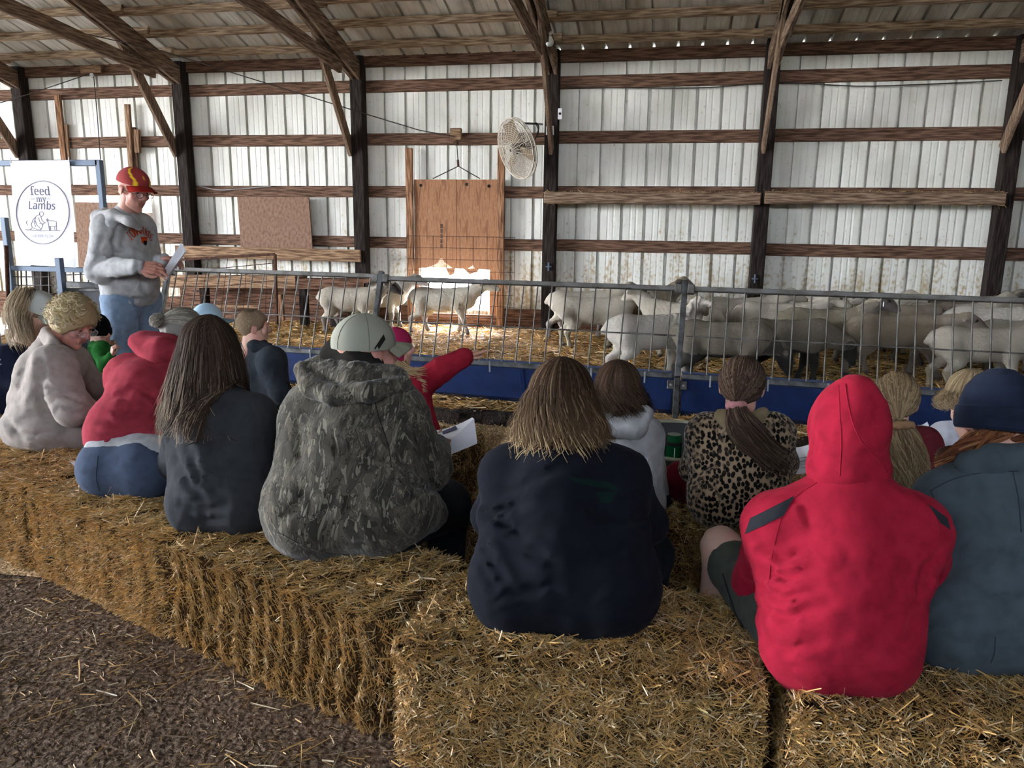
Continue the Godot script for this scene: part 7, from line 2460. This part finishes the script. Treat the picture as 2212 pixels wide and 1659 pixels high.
func pony_cap(skin: Color) -> void:
	var hn := [-25, 955, -3.82, 62]
	var hf := [20, 950, -4.02, 56]
	var ch := [2, 835, -3.86, 56]
	var sn := [22, 792, -3.74, 44]
	var sf := [58, 782, -4.02, 36]
	var en := [115, 862, -3.74, 30]
	var wn := [195, 812, -3.80, 20]
	var ef := [120, 850, -4.1, 26]
	var wf := [200, 835, -4.05, 18]
	var nk := [46, 740, -3.88, 24]
	var hd := [86, 676, -3.9, 34]
	var t := person("person with a fair ponytail in a pale cap and lettered navy sweatshirt", J(hn).lerp(J(hf), 0.5))
	var T := head_at(hd, Vector3(0.9, -0.42, -0.15), Vector3(0.2, 1, 0), 0.97)
	flesh(t, [C(nk, hd, 0.8), C(nk, ch, 0.7), C(sn, en, 0.7), C(en, wn, 0.8)], [T], [hand_at("hold", J(wn), Vector3(1, 0.2, 0), Vector3(0, 0.5, 0.8), false, 0.88), hand_at("hold", J(wf), Vector3(1, 0.2, 0), Vector3(0, 0.8, -0.5), true, 0.88)], skin)
	var m := wear(t, "sweatshirt", [C(hn, sn), C(hf, sf), C(sn, sf), C(ch, hn), C(ch, hf), C(nk, ch, 0.85), C(sn, en), C(en, wn), C(sf, ef), C(ef, wf)], M.navy2, 0.013, 0.035, folds(0.007, 9.0, Vector3.ONE, 121.0))
	var k := 0
	for q in [[22, 742, "R", 0.0], [9, 767, "L", 0.0], [6, 800, "T", 0.0]]:
		var h := hit(m, t.position, q[0] - 12, q[1])
		if h:
			var n: Vector3 = h[1]
			var right := Vector3.UP.cross(n).normalized()
			letters(t, "lettering", q[2], h[0] + n * 0.004, Basis(right, n.cross(right), n), 0.075, M.white_cloth, false, 0.003)
	var legs := seated_legs(hn, hf, [150, 905, -3.85, 34], [160, 905, -4.05, 34])
	wear(t, "trousers", legs[0], M.dark_jeans, 0.018, 0.03)
	shoes(t, legs[1], Vector3(1, 0, -0.2), M.taupe)
	dome(t, "cap_crown", T, Vector3(0.092, 0.102, 0.112), Vector3(0, 0.034, -0.012), 1.7, M.khaki_v, func(_w, _p): return Color(0.42, 0.44, 0.40))
	brim(t, T, 0.028, 0.12, M.pale_cap)
	var knot := T * Vector3(0, 0.035, -0.125)
	hair_shell(t, T, M.hair_fair, [], 0.006)
	hair_tied(t, T, [Color(0.26, 0.19, 0.115), Color(0.17, 0.12, 0.07), Color(0.36, 0.28, 0.18)], knot, [knot, J([55, 640, -3.85]), J([38, 680, -3.8]), J([42, 720, -3.76]), J([52, 745, -3.74])], 420, 0.055, 0.02)

func toddler(skin: Color) -> void:
	var hd := [214, 716, -3.92, 22]
	var nk := [212, 745, -3.92, 14]
	var ch := [216, 775, -3.92, 22]
	var hp := [218, 815, -3.9, 26]
	var kn := [262, 822, -3.85, 15]
	var t := person("toddler in a green hoodie and black beanie", J(hp))
	var T := head_at(hd, Vector3(0.9, -0.05, 0.15), Vector3.UP, 0.72)
	var sn := [216, 762, -3.84, 15]
	var en := [226, 792, -3.80, 13]
	var wn := [240, 768, -3.80, 9]
	var sf := [222, 760, -4.0, 14]
	var ef := [236, 785, -4.02, 12]
	var wf := [240, 752, -3.98, 9]
	flesh(t, [C(nk, hd, 0.8), C(nk, ch, 0.6)], [T], [hand_at("grip", J([242, 766, -3.80]), Vector3(0.3, 0.9, 0.1), Vector3(-0.5, 0.2, 0.8), false, 0.5), hand_at("grip", J(wf), Vector3(0.3, 0.9, 0.1), Vector3(-0.5, 0.2, -0.8), true, 0.5)], skin)
	wear(t, "hoodie", [C(nk, ch), C(ch, hp), C(sn, en), C(en, wn), C(sf, ef), C(ef, wf), C(sn, sf), C([205, 750, -3.9, 14], [222, 748, -3.86, 13])], M.green, 0.010, 0.025, folds(0.006, 15.0, Vector3.ONE, 5.0))
	var a := J(kn)
	wear(t, "trousers", [C(hp, kn), cap(a, a + Vector3(0.02, -0.14, 0.02), 0.04, 0.03), cap(a + Vector3(0, 0, -0.12), a + Vector3(0.02, -0.14, -0.12), 0.04, 0.03), cap(J(hp), a + Vector3(0, 0, -0.12), 0.06, 0.04)], M.graphite, 0.012, 0.02)
	beanie(t, T, M.black_cloth, 0.05)
	var h := hit(t.get_node("beanie_cuff").mesh, t.position, 221, 702)
	if h: part(t, "beanie_badge", beam_mesh(h[0] - Vector3(0, 0.012, 0), h[0] + Vector3(0, 0.012, 0), 0.016, 0.006, h[1]), M.white_cloth)

func speaker_man(skin: Color) -> void:
	var sn := [234, 497, -4.58, 34]
	var sf := [303, 492, -4.86, 30]
	var ch := [268, 535, -4.70, 50]
	var be := [285, 608, -4.68, 56]
	var hn := [262, 648, -4.62, 40]
	var hf := [308, 648, -4.80, 38]
	var en := [214, 585, -4.50, 27]
	var wn := [300, 575, -4.40, 15]
	var ef := [330, 575, -4.95, 22]
	var wf := [354, 560, -4.70, 13]
	var nk := [270, 462, -4.72, 26]
	var hd := [289, 412, -4.72, 30]
	var t := person("standing person in a grey hoodie and red cap reading from a sheet", J(hn).lerp(J(hf), 0.5))
	var T := head_at(hd, Vector3(0.9, -0.26, 0.30), Vector3(0.1, 1, 0.0), 1.10)
	flesh(t, chain([sn, en, wn], 0.55) + chain([sf, ef, wf], 0.55) + [C(ch, be, 0.8), C(nk, hd, 0.75), C(nk, ch, 0.6)], [T], [hand_at("hold", J([302, 575, -4.40]), Vector3(0.9, -0.12, -0.35), Vector3(0.1, 0.55, 0.8), false, 1.08), hand_at("hold", J(wf), Vector3(0.8, 0.05, 0.2), Vector3(-0.2, 0.9, -0.3), true, 1.05)], skin, true, 0.8)
	var m := wear(t, "hoodie", [C(sn, hn, 0.95), C(sf, hf, 0.95), C(sn, sf), C(ch, be), C(nk, ch, 0.9), C(be, hn, 0.8), C(be, hf, 0.8)] + limb([sn, en, wn]) + limb([sf, ef, wf]), M.heather, 0.0125, 0.04, folds(0.010, 7.5, Vector3(1, 1, 1), 131.0, [[[[208, 548], [240, 550], [275, 545]], 0.014, 7], [[[196, 575], [215, 560], [240, 560]], 0.012, 7], [[[200, 600], [245, 604], [292, 600]], 0.010, 7], [[[245, 640], [290, 648], [335, 642]], 0.012, 7], [[[255, 480], [245, 520], [248, 545]], 0.012, 7], [[[222, 505], [215, 530], [212, 550]], 0.010, 7], [[[300, 545], [296, 580], [300, 600]], 0.008, 7], [[[305, 600], [310, 630], [325, 640]], 0.010, 7]]))
	wear(t, "hood", [C([214, 470, -4.62, 15], [245, 464, -4.55, 12]), C([245, 464, -4.55, 12], [280, 478, -4.52, 10]), C([280, 478, -4.52, 10], [300, 490, -4.62, 8]), C([214, 470, -4.62, 15], [228, 466, -4.8, 15]), C([228, 466, -4.8, 15], [282, 470, -4.86, 12]), C([213, 482, -4.6, 14], [240, 484, -4.52, 12])], M.heather, 0.0115, 0.03, folds(0.007, 12.0, Vector3.ONE, 6.0))
	# lettering sewn on the chest
	var text := "IOWASTATE"
	for i in text.length():
		var s := i / 8.0
		var u := lerpf(279, 325, s)
		var v := 511 - 15 * sin(s * PI) + 2.0 * s
		var h := hit(m, t.position, u, v)
		if h:
			var n: Vector3 = (h[1] as Vector3).lerp(Vector3(0.80, 0.12, 0.55), 0.4).normalized()
			var right := Vector3.UP.cross(n).normalized()
			var b := Basis(n, lerpf(0.45, -0.45, s)) * Basis(right * 0.5, n.cross(right), n)
			letters(t, "lettering", text[i], h[0] + n * 0.006, b, 0.058 if i < 4 else 0.050, M.orange, true, 0.004)
	patch(t, "chest_emblem", m, t.position, [Vector2(303, 512), Vector2(318, 512), Vector2(316, 528), Vector2(306, 526)], 4, 4, M.orange, 0.003, "small orange and black emblem")
	patch(t, "chest_emblem", m, t.position, [Vector2(309, 520), Vector2(317, 521), Vector2(315, 531), Vector2(310, 529)], 3, 3, M.black_cloth, 0.004)
	seam(t, "pocket_edge", m, t.position, [[305, 590], [298, 615], [290, 632]], 0.003, M.heather)
	seam(t, "draw_string", m, t.position, [[296, 488], [299, 500], [301, 508]], 0.003, M.white_cloth)
	var kn := [262, 770, -4.60, 31]
	var kf := [316, 770, -4.82, 30]
	var an := Vector3(J(kn).x - 0.02, 0.09, J(kn).z)
	var af := Vector3(J(kf).x, 0.09, J(kf).z)
	wear(t, "jeans", [C(hn, kn), C(hf, kf), C(hn, hf), cap(J(kn), an, 0.085, 0.07), cap(J(kf), af, 0.085, 0.07)], M.jeans, 0.014, 0.03, folds(0.009, 8.0, Vector3(1, 1.4, 1), 14.0))
	shoes(t, [an, af], Vector3(1, 0, 0.2), M.taupe, 1.05)
	# cap: cardinal with a gold stripe that runs down to the peak
	var paint := func(w: float, p: float) -> Color:
		var a := wrapf(w, -PI, PI)
		var line := absf(absf(a) - (1.35 - 0.75 * clampf((p - 0.55) * 1.3, 0.0, 1.0)))
		if p > 0.25 and line < 0.10: return Color(0.72, 0.46, 0.02)
		if absf(a) < 0.08 and p > 0.85 and p < 1.10: return Color(0.60, 0.36, 0.03)
		return Color(0.27, 0.035, 0.032)
	dome(t, "cap_crown", T, Vector3(0.090, 0.092, 0.108), Vector3(0, 0.048, -0.012), 1.62, M.khaki_v, paint)
	brim(t, T, 0.050, 0.09, M.cardinal)
	glasses(t, T, M.black)

func things_held() -> void:
	var g := "printed leaflets of the visitors"
	var p := func(u, v, z): return at_z(u, v, z)
	# the standing man's sheet
	sheet("paper_sheet", "curled white sheet in the standing person's hands", [p.call(391, 524, -4.72), p.call(399, 545, -4.62), p.call(356, 606, -4.42), p.call(345, 598, -4.5)], g, 0.03)
	# the folded booklet of the camouflage jacket
	var bk := sheet("booklet", "white folded booklet held by the camouflage jacket", [p.call(926, 932, -2.95), p.call(1020, 902, -3.02), p.call(1024, 905, -2.86), p.call(975, 950, -2.82)], g, 0.012)
	var st := begin()
	var q := [p.call(975, 950, -2.82), p.call(1024, 904, -2.86), p.call(1031, 958, -2.80), p.call(968, 984, -2.76)]
	for i in 4: q[i] -= bk.position
	quad(st, q[0], q[1], q[2], q[3])
	var nn: Vector3 = (q[2] - q[0]).cross(q[1] - q[0]).normalized() * 0.001
	quad(st, q[0] - nn, q[3] - nn, q[2] - nn, q[1] - nn)
	part(bk, "back_page", st.commit(), M.paper)
	slab(bk, "printed_photo", [p.call(955, 934, -2.925) - bk.position, p.call(985, 921, -2.93) - bk.position, p.call(988, 926, -2.90) - bk.position, p.call(958, 940, -2.895) - bk.position], Vector3(0, 0.004, 0.004), M.ink)
	var l1 := sheet("leaflet", "printed leaflet in the hands of the beige jacket's wearer", [p.call(236, 795, -3.62), p.call(290, 768, -3.75), p.call(300, 782, -3.6), p.call(246, 812, -3.5)], g, 0.01)
	print_on(l1, [p.call(246, 797, -3.6), p.call(280, 781, -3.68)], 4)
	var l2 := sheet("leaflet", "printed leaflet beside the leopard print hoodie", [p.call(1706, 966, -3.34), p.call(1748, 960, -3.36), p.call(1754, 1016, -3.2), p.call(1718, 1024, -3.2)], g, 0.008)
	print_on(l2, [p.call(1722, 992, -3.24), p.call(1742, 989, -3.25)], 4)
	sheet("leaflet", "leaflet held up by the girl with the fair ponytail", [p.call(1982, 918, -3.5), p.call(2003, 911, -3.52), p.call(2018, 945, -3.42), p.call(1996, 954, -3.4)], g, 0.008)
	var l3 := sheet("leaflet", "leaflet lying on the bale next to the small boy", [p.call(588, 890, -3.90), p.call(600, 884, -3.96), p.call(613, 908, -3.82), p.call(599, 915, -3.78)], g, 0.004)
	print_on(l3, [p.call(595, 897, -3.87), p.call(604, 893, -3.89)], 3)
	sheet("leaflet", "small white card in front of the small boy", [p.call(613, 816, -4.3), p.call(622, 815, -4.3), p.call(623, 832, -4.25), p.call(614, 834, -4.25)], g, 0.002)
	sheet("leaflet", "blank leaflet on the bale beside the blue leggings", [p.call(150, 997, -2.90), p.call(196, 994, -2.86), p.call(196, 1020, -2.76), p.call(176, 1022, -2.76)], g, 0.004)
	# tub and cup
	var c0 := at_y(1478, 908, 0.33)
	var c1 := at_y(1462, 992, 0.33)
	var r := c0.distance_to(c1) / 2
	var tub := thing("feed_tub", "round black rubber tub with a pale rim between the seated girls", "tub", (c0 + c1) / 2 * Vector3(1, 0, 1))
	st = begin()
	add_lathe(st, Vector3.ZERO, Basis.IDENTITY, [Vector2(0.001, 0.012), Vector2(r * 0.84, 0.012), Vector2(r * 0.86, 0.002), Vector2(r * 0.97, 0.32)], 40)
	add_lathe(st, Vector3.ZERO, Basis.IDENTITY, [Vector2(r * 0.95, 0.32), Vector2(r * 0.83, 0.03), Vector2(0.001, 0.03)], 40)
	part(tub, "shell", st.commit(), M.tubgrey)
	st = begin()
	add_lathe(st, Vector3.ZERO, Basis.IDENTITY, [Vector2(r * 0.945, 0.318), Vector2(r * 0.95, 0.331), Vector2(r * 1.0, 0.333), Vector2(r * 1.01, 0.325), Vector2(r * 0.97, 0.312)], 40)
	part(tub, "rim", st.commit(), M.rimcream)
	var cp := at_z(1458, 966, -3.62)
	var cup := thing("travel_cup", "green travel cup with a dark band standing in the tub", "cup", Vector3(cp.x, 0.03, c1.z - 0.12))
	var hgt := at_z(1458, 938, c1.z - 0.12).y - 0.03
	st = begin()
	add_lathe(st, Vector3.ZERO, Basis.IDENTITY, [Vector2(0.001, 0), Vector2(0.033, 0.0), Vector2(0.042, hgt * 0.8), Vector2(0.043, hgt * 0.88)], 28)
	part(cup, "cup_body", st.commit(), M.cupgreen)
	st = begin()
	add_lathe(st, Vector3.ZERO, Basis.IDENTITY, [Vector2(0.043, hgt * 0.86), Vector2(0.046, hgt * 0.87), Vector2(0.046, hgt * 0.90), Vector2(0.043, hgt * 0.91)], 28)
	part(cup, "band", st.commit(), M.black)
	st = begin()
	add_lathe(st, Vector3.ZERO, Basis.IDENTITY, [Vector2(0.042, hgt * 0.91), Vector2(0.036, hgt), Vector2(0.001, hgt)], 28)
	part(cup, "lid", st.commit(), M.cupgreen)
	beam(cup, "mark", Vector3(0.005, hgt * 0.6, 0.041), Vector3(0.005, hgt * 0.84, 0.044), 0.004, 0.002, M.white, Vector3(0, 0, 1), 0.0005)
	beam(cup, "mark", Vector3(-0.012, hgt * 0.68, 0.041), Vector3(0.02, hgt * 0.68, 0.040), 0.002, 0.004, M.white, Vector3.UP, 0.0005)
func print_on(o: Node3D, ends: Array, lines: int) -> void:
	for i in lines:
		var d := (ray(0, 0) * 0.0)
		var off := Vector3(0.004, -0.010, 0.012) * i
		tube(o, "print_line", [ends[0] + off - o.position + Vector3(0, 0.004, 0), ends[1] + off - o.position + Vector3(0, 0.004, 0)], 0.0016, M.ink_pale, 4)
